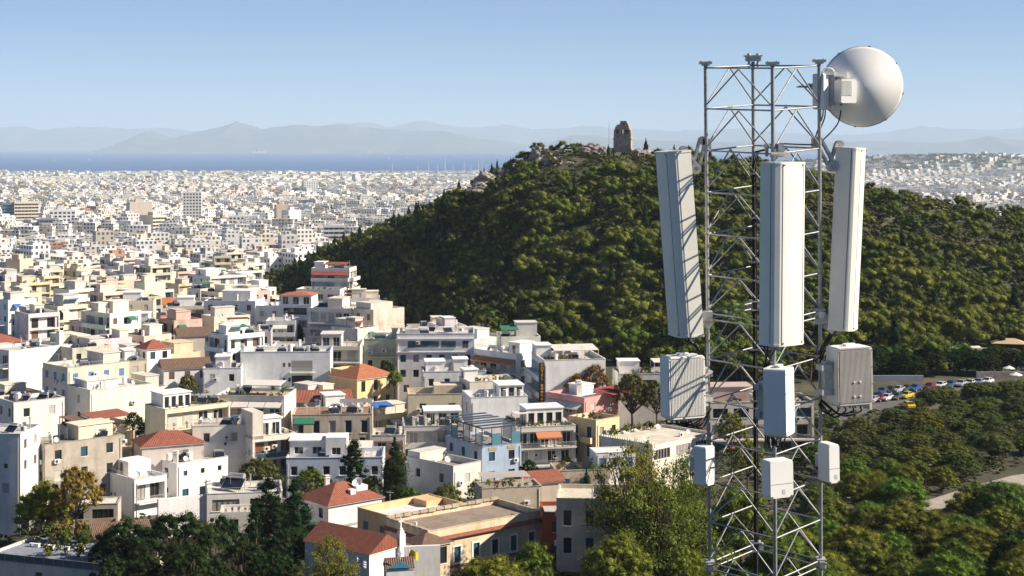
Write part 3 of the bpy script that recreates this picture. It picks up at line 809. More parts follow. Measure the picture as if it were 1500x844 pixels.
TREE_NAME = {'pine': 'pine_tree', 'round': 'olive_tree', 'broad': 'broadleaf_tree', 'cypress': 'cypress_tree', 'conifer': 'conifer_tree', 'sparse': 'plane_tree'}
def tree(kind, loc, h, wide, colr, label, group=None, near=True, rz=None, name=None):
    lib = (NEAR if near else FAR)[kind]; cm, tm = lib[rnd.randrange(len(lib))]
    o = bpy.data.objects.new(name or TREE_NAME[kind], None); link(o); tag(o, label, 'tree', group)
    o.location = loc; o.rotation_euler = (0, 0, rnd.uniform(0, 6.28) if rz is None else rz); o.scale = (h * wide, h * wide, h)
    k = rnd.uniform(.85, 1.15)
    put('crown', cm, o, tuple(min(1, c * k) for c in colr)); put('trunk', tm, o)
    return o
def tree_at(kind, px, py_top, d, wpx, colr, label, group=None, py_bot=None):
    """crown top at (px, py_top), wpx picture pixels wide, standing d metres off"""
    x = (px - 750) / F * d; z0 = gz(x, d); top = 150 - (py_top - HOR) / F * d; h = max(2.0, top - z0)
    unit_w = {'pine': 1.0, 'round': 1.05, 'broad': 1.15, 'cypress': .24, 'conifer': .62, 'sparse': 1.15}[kind]
    w = wpx / F * d
    if kind in ('pine', 'round', 'broad') and h > 1.3 * w / unit_w:
        h2 = 1.3 * w / unit_w; o = tree(kind, (x, d, z0), h2, w / (h2 * unit_w), colr, label, group); lift = (h - h2) / h2
        for c in o.children: c.location.z = lift
        b = MB(); b.path([(0, 0, -.06), (.01, 0, lift * .5), (0, 0, lift + .02)], lambda t: .038 - .01 * t, 7); b.build('trunk', M['trunk'], o)
        return o
    return tree(kind, (x, d, z0), h, w / (h * unit_w), colr, label, group)

G_TOWN = 'trees in the town gardens'
for a in [
    ('pine', 62, 692, 229, 92, 'yellow', 'yellow-green tree, left half of a pair before the grey-brown house'),
    ('broad', 112, 680, 226, 78, 'yellow', 'taller yellow-green tree beside the white house with brown balcony doors'),
    ('broad', 262, 746, 208, 150, 'dark', 'dense dark green tree at the bottom below the white villa'),
    ('broad', 225, 785, 201, 130, 'dark', 'low dark tree at the bottom edge, right of the ruin'),
    ('broad', 285, 795, 197, 120, 'dark', 'dark tree at the bottom edge behind the bare shrub'),
    ('broad', 355, 790, 203, 100, 'dark', 'dark tree at the bottom edge right of the bare shrub'),
    ('broad', 400, 805, 200, 90, 'dark', 'dark tree at the bottom edge left of the chapel'),
    ('conifer', 372, 735, 216, 50, 'cyp', 'small dark conifer left of the two ragged conifers'),
    ('broad', 170, 812, 198, 90, 'dark', 'dark tree at the bottom edge right of the roof terrace'),
    ('broad', 700, 700, 245, 40, 'bright', 'green tree behind the pale garden pergola'),
    ('broad', 830, 668, 258, 36, 'dark', 'dark green tree right of the planted balconies'),
    ('round', 740, 705, 243, 44, 'dark', 'dark round tree between the cubic house and the tiled cottage'),
    ('broad', 185, 758, 212, 110, 'dark', 'dark green tree beside the ruined house'),
    ('broad', 322, 752, 214, 90, 'dark', 'dark green tree between the villa and the two ragged conifers'),
    ('conifer', 394, 698, 222, 92, 'cyp', 'ragged dark conifer, left one of two by the red-roofed white house'),
    ('conifer', 432, 700, 224, 80, 'cyp', 'ragged dark conifer, right one of two by the red-roofed white house'),
    ('broad', 425, 770, 213, 85, 'dark', 'dark bushy tree under the two ragged conifers'),
    ('conifer', 518, 643, 252, 72, 'cyp', 'ragged dark conifer before the long white house tinted with bluish shade'),
    ('cypress', 578, 638, 246, 40, 'cyp', 'slim dark cypress beside the pale grey cubic house'),
    ('broad', 455, 684, 250, 70, 'bright', 'green leafy tree left of the ragged conifer in the middle garden'),
    ('broad', 545, 695, 246, 40, 'bright', 'small green tree between the conifer and the slim cypress'),
    ('broad', 605, 712, 238, 60, 'bright', 'leafy green tree at the foot of the slim cypress'),
    ('round', 655, 702, 236, 62, 'olive', 'olive green bushy tree below the pale grey cubic house'),
    ('sparse', 483, 786, 196, 92, 'light', 'yellow-green leafy tree in front of the white chapel'),
    ('broad', 926, 543, 292, 66, 'olive', 'tall olive green tree beside the pink house with red awning'),
    ('broad', 962, 556, 290, 52, 'olive', 'olive green tree behind the white flat roof near the tower'),
    ('cypress', 859, 684, 247, 18, 'cyp', 'small dark cypress before the beige terrace wall'),
    ('broad', 775, 672, 256, 34, 'dark', 'dark green garden tree below the apartment balconies'),
    ('broad', 800, 685, 257, 40, 'dark', 'low dark tree under the planted balconies'),
    ('sparse', 932, 652, 212, 150, 'light', 'tall light green plane tree with open branches left of the tower'),
    ('sparse', 1004, 668, 214, 105, 'light', 'light green plane tree just behind the left tower leg'),
    ('sparse', 965, 705, 207, 175, 'light', 'spreading light green plane tree low beside the tower'),
    ('pine', 722, 800, 195, 120, 'bright', 'bright green pine at the bottom below the cream house'),
    ('pine', 782, 785, 197, 66, 'bright', 'small bright green pine at the corner of the cream house'),
    ('pine', 905, 770, 200, 130, 'bright', 'wide green pine at the bottom below the plane trees'),
    ('pine', 1000, 790, 202, 90, 'bright', 'green pine at the foot of the tower, left side'),
    ('pine', 1085, 700, 216, 110, 'bright', 'green pine seen through the lower tower bracing'),
    ('pine', 1150, 770, 205, 100, 'bright', 'low green pine seen behind the tower foot'),
    ('pine', 1250, 760, 212, 120, 'bright', 'green pine right of the tower foot'),
    ('pine', 1325, 726, 222, 150, 'pine', 'large green pine in the middle of the lower right corner'),
    ('pine', 1430, 762, 218, 120, 'pine', 'green pine at the lower right near the frame corner'),
    ('pine', 1492, 770, 215, 100, 'dark', 'dark pine in the bottom right corner'),
    ('pine', 1385, 800, 200, 110, 'bright', 'bright green pine at the bottom edge on the right'),
    ('pine', 1210, 812, 200, 90, 'bright', 'small bright pine at the bottom edge right of the tower'),
    ('sparse', 1285, 690, 248, 62, 'yellow', 'yellow leafed young tree by the footpath'),
    ('broad', 1408, 662, 268, 54, 'olive', 'round olive tree with bare trunk by the lit path'),
    ('round', 1465, 700, 244, 80, 'dark', 'dark bush below the lit path at right'),
    ('round', 1385, 765, 226, 60, 'olive', 'olive bush between the lower right pines'),
    ('broad', 45, 462, 420, 62, 'bright', 'green tree rising between houses at the far left'),
    ('broad', 205, 486, 372, 40, 'dark', 'dark tree left of the small house with red hip roof'),
    ('broad', 185, 483, 385, 30, 'dark', 'dark tree by the beige house with the dark terrace'),
    ('round', 325, 520, 345, 40, 'olive', 'olive tree beside the white block with dark windows'),
    ('round', 275, 545, 318, 34, 'olive', 'olive tree below the brown tiled low house'),
    ('cypress', 127, 411, 520, 9, 'cyp', 'thin dark cypress before the orange tiled church roof'),
    ('broad', 195, 602, 262, 30, 'dark', 'dark tree between the red-canopied house and the garden roof'),
    ('broad', 845, 545, 305, 40, 'autumn', 'rust and green tree beside the hotel wall'),
    ('broad', 872, 532, 306, 44, 'autumn', 'rusty orange flecked tree behind the pink house'),
    ('round', 430, 468, 392, 42, 'dark', 'dark tree beneath the white house with orange roof'),
    ('broad', 566, 527, 330, 30, 'dark', 'dark plum tree between the green house and white house'),
    ('round', 578, 540, 318, 26, 'bright', 'small green tree at the corner of the peach house'),
    ('round', 680, 522, 325, 30, 'bright', 'green tree at the right end of the white modern house'),
    ('broad', 1072, 602, 268, 52, 'light', 'light green tree seen through the tower in the middle'),
    ('broad', 1095, 640, 258, 60, 'bright', 'green tree through the tower beside the small white box'),
    ]:
    kind, px, py, d, w, c, lab = a
    tree_at(kind, px, py, d, w, GREEN[c], lab, G_TOWN)

# dead shrub
def dead_shrub(px, py, d):
    p0 = at(px, py, d); z0 = gz(p0.x, d); b = MB(); rs = np.random.RandomState(5)
    top = p0.z - z0
    def grow(s, dr, L, r, lev):
        e = s + dr * L; b.path([s, s.lerp(e, .5) + Vector(rs.uniform(-.06, .06, 3)) * L, e], lambda t: r * (1 - .5 * t), 4)
        if lev == 0: return
        for k in range(4):
            nd = (dr + Vector(rs.uniform(-.7, .7, 3)) + Vector((0, 0, .2))).normalized()
            grow(s.lerp(e, rs.uniform(.5, 1)), nd, L * .62, r * .55, lev - 1)
    for k in range(9):
        grow(Vector((0, 0, top * .25)), Vector((rs.uniform(-.6, .6), rs.uniform(-.6, .6), 1)).normalized(), top * .32, .05, 3)
    b.path([Vector((0, 0, -.2)), Vector((0, 0, top * .26))], .1, 6)
    o = b.build('dead_shrub', simple('bare_twigs', (.36, .30, .24), .9), None, None, (p0.x, d, z0)); tag(o, 'bare grey leafless shrub at the bottom beside the dark trees', 'shrub')
dead_shrub(310, 790, 203)

# bushes on the right between car park and path
rr = random.Random(21); spots = []
cand = [(rr.uniform(1195, 1515), rr.uniform(592, 706)) for _ in range(900)]
cand.sort(key=lambda q: q[1])
for px, py in cand:
    q = gpt(px, py)
    edge = np.interp(px, [1195, 1240, 1280, 1340, 1400, 1510], [640, 640, 636, 625, 606, 598])
    low = np.interp(px, [1190, 1300, 1380, 1440, 1510], [720, 712, 708, 690, 676])
    if py < edge or py > low: continue
    if all((q.x - a) ** 2 + (q.y - c) ** 2 > 5.2 ** 2 for a, c, _ in spots): spots.append((q.x, q.y, px))
spots.sort(key=lambda q: (int((q[1] - 240) / 14), q[2])); lastr, cnt = None, 0
for x, y, px in spots:
    r_ = int((y - 240) / 14)
    cnt = cnt + 1 if r_ == lastr else 1; lastr = r_
    kind = rr.choice(['round', 'round', 'broad', 'pine'])
    tree(kind, (x, y, gz(x, y) - .3), rr.uniform(3.2, 5.4), rr.uniform(1.2, 1.6), rr.choice([GREEN['olive'], GREEN['olive'], GREEN['pine'], (.085, .1, .04)]), 'bushy olive green tree below the car park, %s from left in the %s row' % (ordinal(cnt), ordinal(r_ + 1)), 'bushy olive trees below the car park')

# pines that close the lower right corner and the strip under the town
spots2 = []
for _ in range(1500):
    px = rr.uniform(1040, 1515); d = rr.uniform(196, 262); x = (px - 750) / F * d; py = HOR + F * (150 - gz(x, d)) / d
    if px < 1195 and d > 232: continue
    path_y = np.interp(px, [1180, 1225, 1290, 1380, 1440, 1500, 1580], [775, 768, 752, 738, 718, 702, 690])
    if abs(py - path_y) < (16 if px > 1330 else 7) or py < path_y - 30: continue
    if px > 1330 and path_y < py < path_y + 38: continue
    if all((x - a) ** 2 + (d - c) ** 2 > 5.6 ** 2 for a, c, _ in spots2): spots2.append((x, d, px))
spots2.sort(key=lambda q: (int((q[1] - 190) / 12), q[2])); lastr, cnt = None, 0
for x, y, px in spots2:
    r_ = int((y - 190) / 12); cnt = cnt + 1 if r_ == lastr else 1; lastr = r_
    tree(rr.choice(['pine', 'pine', 'round']), (x, y, gz(x, y) - .3), rr.uniform(4.6, 8.0), rr.uniform(1.0, 1.3), rr.choice([GREEN['pine'], GREEN['bright'], GREEN['bright'], (.13, .16, .035)]), 'green bushy pine in the lower right wood, %s from left in the %s row' % (ordinal(cnt), ordinal(r_ + 1)), 'pines of the lower right wood')
print('lower right trees', len(spots2))

# trees that close in the car park and the cafe
for k in range(26):
    px = 1235 + k * 11 + rr.uniform(-4, 4); q = gpt(px, 556 if px < 1345 else 551); tree('pine' if k % 3 else 'round', (q.x, q.y + rr.uniform(0, 5), gz(q.x, q.y) - .2), rr.uniform(5, 8), 1.1, GREEN['dark'], 'dark tree behind the parked cars, %s from left' % ordinal(k + 1), 'dark trees behind the parked cars')
for k in range(17):
    px = 1338 + k * 11 + rr.uniform(-3, 3); q = gpt(px, np.interp(px, [1338, 1400, 1510], [598, 586, 580])); tree('round', (q.x, q.y, gz(q.x, q.y) - .3), rr.choice([2.0, 2.4, 2.8, 4.2]), 1.5, GREEN['olive'], 'low olive bush in front of the far right cars, %s from left' % ordinal(k + 1), 'low bushes in front of the far right cars')
# ---------------------------------------------------------------- the wooded hill
rs = np.random.RandomState(11)
hill_pts = []
ROCKS = [((p_ - 750) / F * d_, d_, w_) for p_, d_, w_ in ((793, 548, 9), (784, 541, 8), (812, 533, 10), (803, 526, 7), (835, 536, 8), (868, 551, 9), (935, 556, 8), (720, 548, 10), (860, 522, 9))]
gx = np.arange(-150, 235, 4.7); gy = np.arange(370, 690, 4.7)
def hnoise(x, y): return math.sin(x * .045 + 1.3) * math.sin(y * .05 + .4) + .6 * math.sin(x * .11 + y * .07)
for y in gy:
    for x in gx:
        X = x + rs.uniform(-1.9, 1.9); Y = y + rs.uniform(-1.9, 1.9); px = 750 + F * X / Y
        if px < 372 or px > 1575: continue
        yb = np.interp(px, BX_, BY_); yr = np.interp(px, QX_, QY_)
        if Y < yb - 14 + (8 if px < 700 else 0) or Y > yr + 26: continue
        z = gz(X, Y); h_above = z - np.interp(Y, PY_, PZ_)
        u = (Y - yb) / (yr - yb); p_ = 1.0
        if px > 1180 and u > .6: p_ = .62
        if px > 1030 and u > .93: p_ = .5
        if 690 < px < 960 and u > .8: p_ = .55
        if 745 < px < 835 and u > .78: p_ = .3
        if 590 < px < 700 and u < .03: p_ = .1
        if abs(X - 38) < 8 and Y > 516: continue
        if any(abs(X - a_) < w_ * .62 and d_ - 15 < Y < d_ + 4 for a_, d_, w_ in ROCKS): continue
        if 66 < X < 195 and abs(Y - np.interp(X, [74, 95, 125, 165, 190], [560, 555, 553, 548, 545])) < 3.2: continue
        if px < 640 and Y < 470: continue
        if hnoise(X, Y) < -1.15: p_ *= .35
        if rs.rand() > p_: continue
        hill_pts.append((X, Y, z, px, u))
# cafe and car park clearings
def clear_of(q):
    px = q[3]; py = HOR + F * (150 - q[2]) / q[1]
    if px > 1372 and 516 < py < 541: return False
    if px > 1240 and py > 552: return False
    return True
hill_pts = [q for q in hill_pts if clear_of(q)]
def hill_kind(u, px):
    k = rs.rand()
    if px < 500: return 'cypress' if k < .35 else 'broad'
    if px < 760: return 'cypress' if k < .22 else ('pine' if k < .8 else 'broad')
    if px > 1180 and u > .5: return 'round' if k < .75 else 'pine'
    return 'cypress' if k < .055 else ('pine' if k < .86 else 'round')
items = []
for (X, Y, z, px, u) in hill_pts:
    kind = hill_kind(u, px)
    h = {'pine': rs.uniform(4.2, 10.0), 'round': rs.uniform(3.4, 5.4), 'cypress': rs.uniform(7, 12.5), 'broad': rs.uniform(7, 11)}[kind]
    if u < .12 and kind != 'round': h *= 1.2
    if u > .8: h *= (.6 if px < 1000 else .78) if kind != 'cypress' else .72
    wd = {'pine': rs.uniform(.92, 1.3), 'round': rs.uniform(1.1, 1.4), 'cypress': rs.uniform(.7, 1.15), 'broad': rs.uniform(.8, 1.0)}[kind]
    items.append((X, Y, z, px, u, kind, h, wd))
# named skyline trees
for px, top, d, kind, h in ((651, 274, 545, 'cypress', 9.0), (748, 229, 556, 'cypress', 8.5), (757, 236, 556, 'cypress', 6.5), (726, 243, 556, 'broad', 6), (891, 210, 545, 'cypress', 8), (899, 215, 545, 'cypress', 7), (604 + 237, 212, 557, 'cypress', 4)):
    X = (px - 750) / F * d; z = gz(X, d); hh = max(3.0, 150 - (top - HOR) / F * d - z); items.append((X, d, z, px, .98, kind, hh, 1.1 if kind == 'cypress' else .8))
items.sort(key=lambda q: q[1])
n_ind = 105
ind, rest = items[:n_ind], items[n_ind:]
rest2 = [q for q in rest if q[4] > .96 and q[5] == 'cypress' and q[3] < 910]; rest = [q for q in rest if q not in rest2]
ind += rest2
ind.sort(key=lambda q: (int((q[1] - 370) / 9), q[3])); lastr, cnt, rown = None, 0, 0
for (X, Y, z, px, u, kind, h, wd) in ind:
    r_ = int((Y - 370) / 9)
    if r_ != lastr: cnt, lastr, rown = 0, r_, rown + 1
    cnt += 1
    c = {'pine': GREEN['pine'], 'round': GREEN['olive'], 'cypress': GREEN['cyp'], 'broad': (.07, .085, .03)}[kind]
    tree(kind, (X, Y, z - .2), h, wd, c, '%s, %s from left in the %s row up the wooded hill' % ({'pine': 'rounded green pine', 'round': 'grey-green olive tree', 'cypress': 'dark column cypress', 'broad': 'bushy green tree'}[kind], ordinal(cnt), ordinal(rown)), 'trees of the wooded hill', near=False)

def mixed_leaf(name, cols):
    m_ = M['leaf'].copy(); m_.name = name; n = m_.node_tree
    oi = [q for q in n.nodes if q.type == 'OBJECT_INFO'][0]; hs = [q for q in n.nodes if q.type == 'HUE_SAT'][0]
    r = ramp(n, oi.outputs['Random'], [(i / max(1, len(cols) - 1), c) for i, c in enumerate(cols)]); n.links.new(r.outputs[0], hs.inputs['Color'])
    return m_
def scatter_instances(name, label_kind, pts, protos):
    """pts: (x, y, z, proto index, rot, sx, sz) -> one object drawing its trees with geometry nodes"""
    me = bpy.data.meshes.new(name); me.from_pydata([p_[:3] for p_ in pts], [], [])
    for nm, typ, vals in (('idx', 'INT', [int(p_[3]) for p_ in pts]), ):
        a = me.attributes.new(nm, typ, 'POINT'); a.data.foreach_set('value', vals)
    a = me.attributes.new('rot', 'FLOAT_VECTOR', 'POINT'); a.data.foreach_set('vector', np.array([(0, 0, p_[4]) for p_ in pts], np.float32).ravel())
    a = me.attributes.new('scl', 'FLOAT_VECTOR', 'POINT'); a.data.foreach_set('vector', np.array([(p_[5], p_[5], p_[6]) for p_ in pts], np.float32).ravel())
    o = put(name, me); o['kind'] = 'stuff'
    pc = bpy.data.collections.new(name + '_protos')
    for i, (cm, tm, c) in enumerate(protos):
        q = bpy.data.objects.new('%s_crown_%03d' % (name, i), cm); q.color = (*c, 1); pc.objects.link(q)
    g = bpy.data.node_groups.new(name + '_nodes', 'GeometryNodeTree')
    g.interface.new_socket('Geometry', in_out='INPUT', socket_type='NodeSocketGeometry'); g.interface.new_socket('Geometry', in_out='OUTPUT', socket_type='NodeSocketGeometry')
    gi = g.nodes.new('NodeGroupInput'); go = g.nodes.new('NodeGroupOutput')
    ci = g.nodes.new('GeometryNodeCollectionInfo'); ci.inputs[0].default_value = pc; ci.inputs[1].default_value = True; ci.inputs[2].default_value = True
    ip = g.nodes.new('GeometryNodeInstanceOnPoints'); ip.inputs['Pick Instance'].default_value = True
    def attr(nm, dt):
        n_ = g.nodes.new('GeometryNodeInputNamedAttribute'); n_.data_type = dt; n_.inputs[0].default_value = nm; return [s for s in n_.outputs if s.enabled][0]
    g.links.new(gi.outputs[0], ip.inputs['Points']); g.links.new(ci.outputs[0], ip.inputs['Instance'])
    g.links.new(attr('idx', 'INT'), ip.inputs['Instance Index'])
    g.links.new(attr('rot', 'FLOAT_VECTOR'), ip.inputs['Rotation']); g.links.new(attr('scl', 'FLOAT_VECTOR'), ip.inputs['Scale'])
    g.links.new(ip.outputs[0], go.inputs[0])
    md = o.modifiers.new('trees', 'NODES'); md.node_group = g
    return o
protos = []; pidx = {}
MIXED = {'pine': mixed_leaf('pine_foliage', [(.065, .095, .03), GREEN['pine'], (.1, .125, .03), (.19, .185, .042), (.12, .135, .032)]),
         'round': mixed_leaf('olive_foliage', [(.1, .11, .05), (.085, .1, .04), (.13, .12, .06), (.07, .09, .035)]),
         'cypress': mixed_leaf('cypress_foliage', [GREEN['cyp'], (.03, .045, .02)]),
         'broad': mixed_leaf('broadleaf_foliage', [(.05, .07, .025), (.07, .085, .03), (.13, .12, .035)])}
for kind in ('pine', 'round', 'cypress', 'broad'):
    pidx[kind] = []
    for (cm, tm) in FAR[kind]:
        c2 = cm.copy(); c2.materials[0] = MIXED[kind]
        pidx[kind].append(len(protos)); protos.append((c2, tm, (1, 1, 1)))
pts = [(X, Y, z - .3, pidx[k][rs.randint(len(pidx[k]))], rs.rand() * 6.28, h * wd, h) for (X, Y, z, px, u, k, h, wd) in rest]
scatter_instances('hill_forest', 'forest', pts, protos)

# low scrub that fills the slope between the trees
pts = []
for _ in range(5200):
    X = rs.uniform(-140, 225); Y = rs.uniform(372, 600); px = 750 + F * X / Y
    yb = np.interp(px, BX_, BY_); yr = np.interp(px, QX_, QY_)
    if px < 400 or px > 1560 or Y < yb - 6 or Y > yr + 8 or (px < 690 and Y < 468): continue
    if not clear_of((X, Y, gz(X, Y), px)): continue
    h = rs.uniform(1.2, 2.8); kk = 'broad' if rs.rand() < .6 else 'round'; pts.append((X, Y, gz(X, Y) - .35, pidx[kk][rs.randint(len(pidx[kk]))], rs.rand() * 6.28, h * 1.4, h))
scatter_instances('hill_undergrowth', 'scrub', pts, protos)

# low shrubs and weeds on the open ground of the lower right and between the gardens
pts = []
for _ in range(2600):
    px = rs.uniform(-20, 1520); py = rs.uniform(560, 900); q = at(px, py, 1); d = rs.uniform(192, 330); X = (px - 750) / F * d
    if px > 1195 and (HOR + F * (150 - gz(X, d)) / d) < 600: continue
    if px < 820 and rs.rand() < .45: continue
    if px > 1195:
        lowp = HOR + F * (150 - gz(X, d)) / d; path_y = np.interp(px, [1180, 1225, 1290, 1380, 1440, 1500, 1580], [775, 768, 752, 738, 718, 702, 690])
        if abs(lowp - path_y) < 15: continue
    h = rs.uniform(.8, 2.2); pts.append((X, d, gz(X, d) - .2, pidx['round'][rs.randint(len(pidx['round']))], rs.rand() * 6.28, h * 1.5, h))
scatter_instances('undergrowth', 'scrub', pts, protos)
# ================================================================ building kit
SIDES = {'front': 0.0, 'right': math.pi / 2, 'back': math.pi, 'left': -math.pi / 2}
WIN_CACHE = {}
def win_mesh(w, h, style, near):
    """frame with casement bars (local x across, +y inward, z up from the sill)"""
    w, h = round(w, 1), round(h, 1); key = (w, h, style, near)
    if key in WIN_CACHE: return WIN_CACHE[key]
    fm = {'win': M['white'], 'dark': M['iron'], 'wood': M['wood']}.get(style, M['white'])
    shut = {'brown': M['brownshut'], 'blue': M['blueshut'], 'teal': M['tealshut'], 'grey': M['greyshut'], 'roll': M['greyshut']}.get(style)
    f = MB(); t = .07
    f.b2(-w / 2, w / 2, .0, .08, 0, t); f.b2(-w / 2, w / 2, .0, .08, h - t, h)
    f.b2(-w / 2, -w / 2 + t, .0, .08, t, h - t); f.b2(w / 2 - t, w / 2, .0, .08, t, h - t)
    nm = max(1, int(round(w / .8)))
    for k in range(1, nm): f.b2(-w / 2 + w * k / nm - .03, -w / 2 + w * k / nm + .03, .003, .07, t, h - t)
    p = MB(); p.face([(-w / 2 + .02, .055, .02), (w / 2 - .02, .055, .02), (w / 2 - .02, .055, h - .02), (-w / 2 + .02, .055, h - .02)])
    s = None
    if shut is not None:
        s = MB()
        if style == 'roll':
            for k in range(int(h / .16)): s.b2(-w / 2 + .04, w / 2 - .04, -.02, .03, .05 + k * .16, .05 + k * .16 + .14)
        else:
            for sx in (-1, 1):
                x0, x1 = sorted((sx * .02, sx * (w / 2 - .02)))
                s.b2(x0, x1, -.02, .0, .03, h - .03)
                for k in range(int(h / .22)): s.b2(x0 + .05, x1 - .05, -.035, -.021, .1 + k * .22, .1 + k * .22 + .12)
    r = (f.data('window', fm), p.data('pane', M['glass']), s.data('shutter', shut) if s else None, p.data('pane', M['curtain']), p.data('pane', M['glass_b']))
    WIN_CACHE[key] = r; return r

SILLS = {}
def sill_mesh(w):
    w = round(w, 1)
    if w not in SILLS: b = MB(); b.b2(-w / 2 - .1, w / 2 + .1, -.18, -.02, -.09, -.01); SILLS[w] = b.data('sill', M['white'])
    return SILLS[w]

def railing_mb(L, dep, style, h=.95):
    """railing round a balcony: along x 0..L at y=-dep, returning to the wall"""
    b = MB(); y = -dep + .04
    if style == 'solid':
        b.b2(0, L, -dep, -dep + .1, 0, h - .1); b.b2(0, .1, -dep + .1, 0, 0, h - .1); b.b2(L - .1, L, -dep + .1, 0, 0, h - .1)
        return b
    b.b2(0, L, y - .025, y + .025, h - .05, h); b.b2(0, .05, y, 0, h - .05, h - .002); b.b2(L - .05, L, y, 0, h - .05, h - .002)
    b.b2(0, L, y - .015, y + .015, .08, .12)
    n = max(2, int(L / (.22 if style == 'bars' else 1.2)))
    for k in range(n + 1):
        x = .02 + (L - .04) * k / n; b.b2(x - .014, x + .014, y - .014, y + .014, 0, h - .05)
    for sx in (.02, L - .02):
        for k in range(1, 4): b.b2(sx - .014, sx + .014, y + (dep - .06) * k / 4 - .014, y + (dep - .06) * k / 4 + .014, 0, h - .05)
    if style == 'glass': b.b2(.04, L - .04, y - .008, y + .008, .12, h - .05, 1)
    return b

def facade(mb, o, ux, nrm, L, z0, z1, holes, dep0=.22):
    o = Vector((o[0], o[1], 0)); ux = Vector((ux[0], ux[1], 0)); nrm = Vector((nrm[0], nrm[1], 0))
    xs = sorted({0.0, L} | {min(max(v, 0), L) for h in holes for v in h[:2]}); zs = sorted({z0, z1} | {min(max(v, z0), z1) for h in holes for v in h[2:4]})
    P_ = lambda s, z, d=0: o + ux * s - nrm * d + Vector((0, 0, z))
    for i in range(len(xs) - 1):
        xm = (xs[i] + xs[i + 1]) / 2; run = None
        for j in range(len(zs) - 1):
            zm = (zs[j] + zs[j + 1]) / 2
            if any(h[0] < xm < h[1] and h[2] < zm < h[3] for h in holes):
                if run is not None: mb.face([P_(xs[i], run), P_(xs[i + 1], run), P_(xs[i + 1], zs[j]), P_(xs[i], zs[j])]); run = None
            elif run is None: run = zs[j]
        if run is not None: mb.face([P_(xs[i], run), P_(xs[i + 1], run), P_(xs[i + 1], zs[-1]), P_(xs[i], zs[-1])])
    for hole in holes:
        a, b, c, d = hole[:4]
        if len(hole) > 4: dep = hole[4]
        else: dep = dep0
        mb.face([P_(a, c), P_(b, c), P_(b, c, dep), P_(a, c, dep)]); mb.face([P_(a, d), P_(a, d, dep), P_(b, d, dep), P_(b, d)])
        mb.face([P_(a, c), P_(a, c, dep), P_(a, d, dep), P_(a, d)]); mb.face([P_(b, c), P_(b, d), P_(b, d, dep), P_(b, c, dep)])
        mb.face([P_(a, c, dep), P_(b, c, dep), P_(b, d, dep), P_(a, d, dep)])

def uv_roof(me):
    """uv in metres: u across the slope, v down the slope"""
    uv = me.uv_layers.new(name='UVMap')
    for p in me.polygons:
        nrm = p.normal; u = Vector((-nrm.y, nrm.x, 0))
        u = u.normalized() if u.length > 1e-3 else Vector((1, 0, 0)); v = nrm.cross(u)
        for li in p.loop_indices:
            co = me.vertices[me.loops[li].vertex_index].co; uv.data[li].uv = (co.dot(u), co.dot(v))

def hip_roof(mb, x0, x1, y0, y1, z, h, ov=.4, gable=False):
    x0 -= ov; x1 += ov; y0 -= ov; y1 += ov; W, D = x1 - x0, y1 - y0
    if W >= D:
        i = 0 if gable else D * .5; a, b = (x0 + i, (y0 + y1) / 2, z + h), (x1 - i, (y0 + y1) / 2, z + h)
        mb.face([(x0, y0, z), (x1, y0, z), b, a]); mb.face([(x1, y1, z), (x0, y1, z), a, b])
        mb.face([(x0, y1, z), (x0, y0, z), a]); mb.face([(x1, y0, z), (x1, y1, z), b])
    else:
        i = 0 if gable else W * .5; a, b = ((x0 + x1) / 2, y0 + i, z + h), ((x0 + x1) / 2, y1 - i, z + h)
        mb.face([(x1, y0, z), (x1, y1, z), b, a]); mb.face([(x0, y1, z), (x0, y0, z), a, b])
        mb.face([(x0, y0, z), (x1, y0, z), a]); mb.face([(x1, y1, z), (x0, y1, z), b])
    mb.face([(x0, y0, z - .02), (x0, y1, z - .02), (x1, y1, z - .02), (x1, y0, z - .02)])

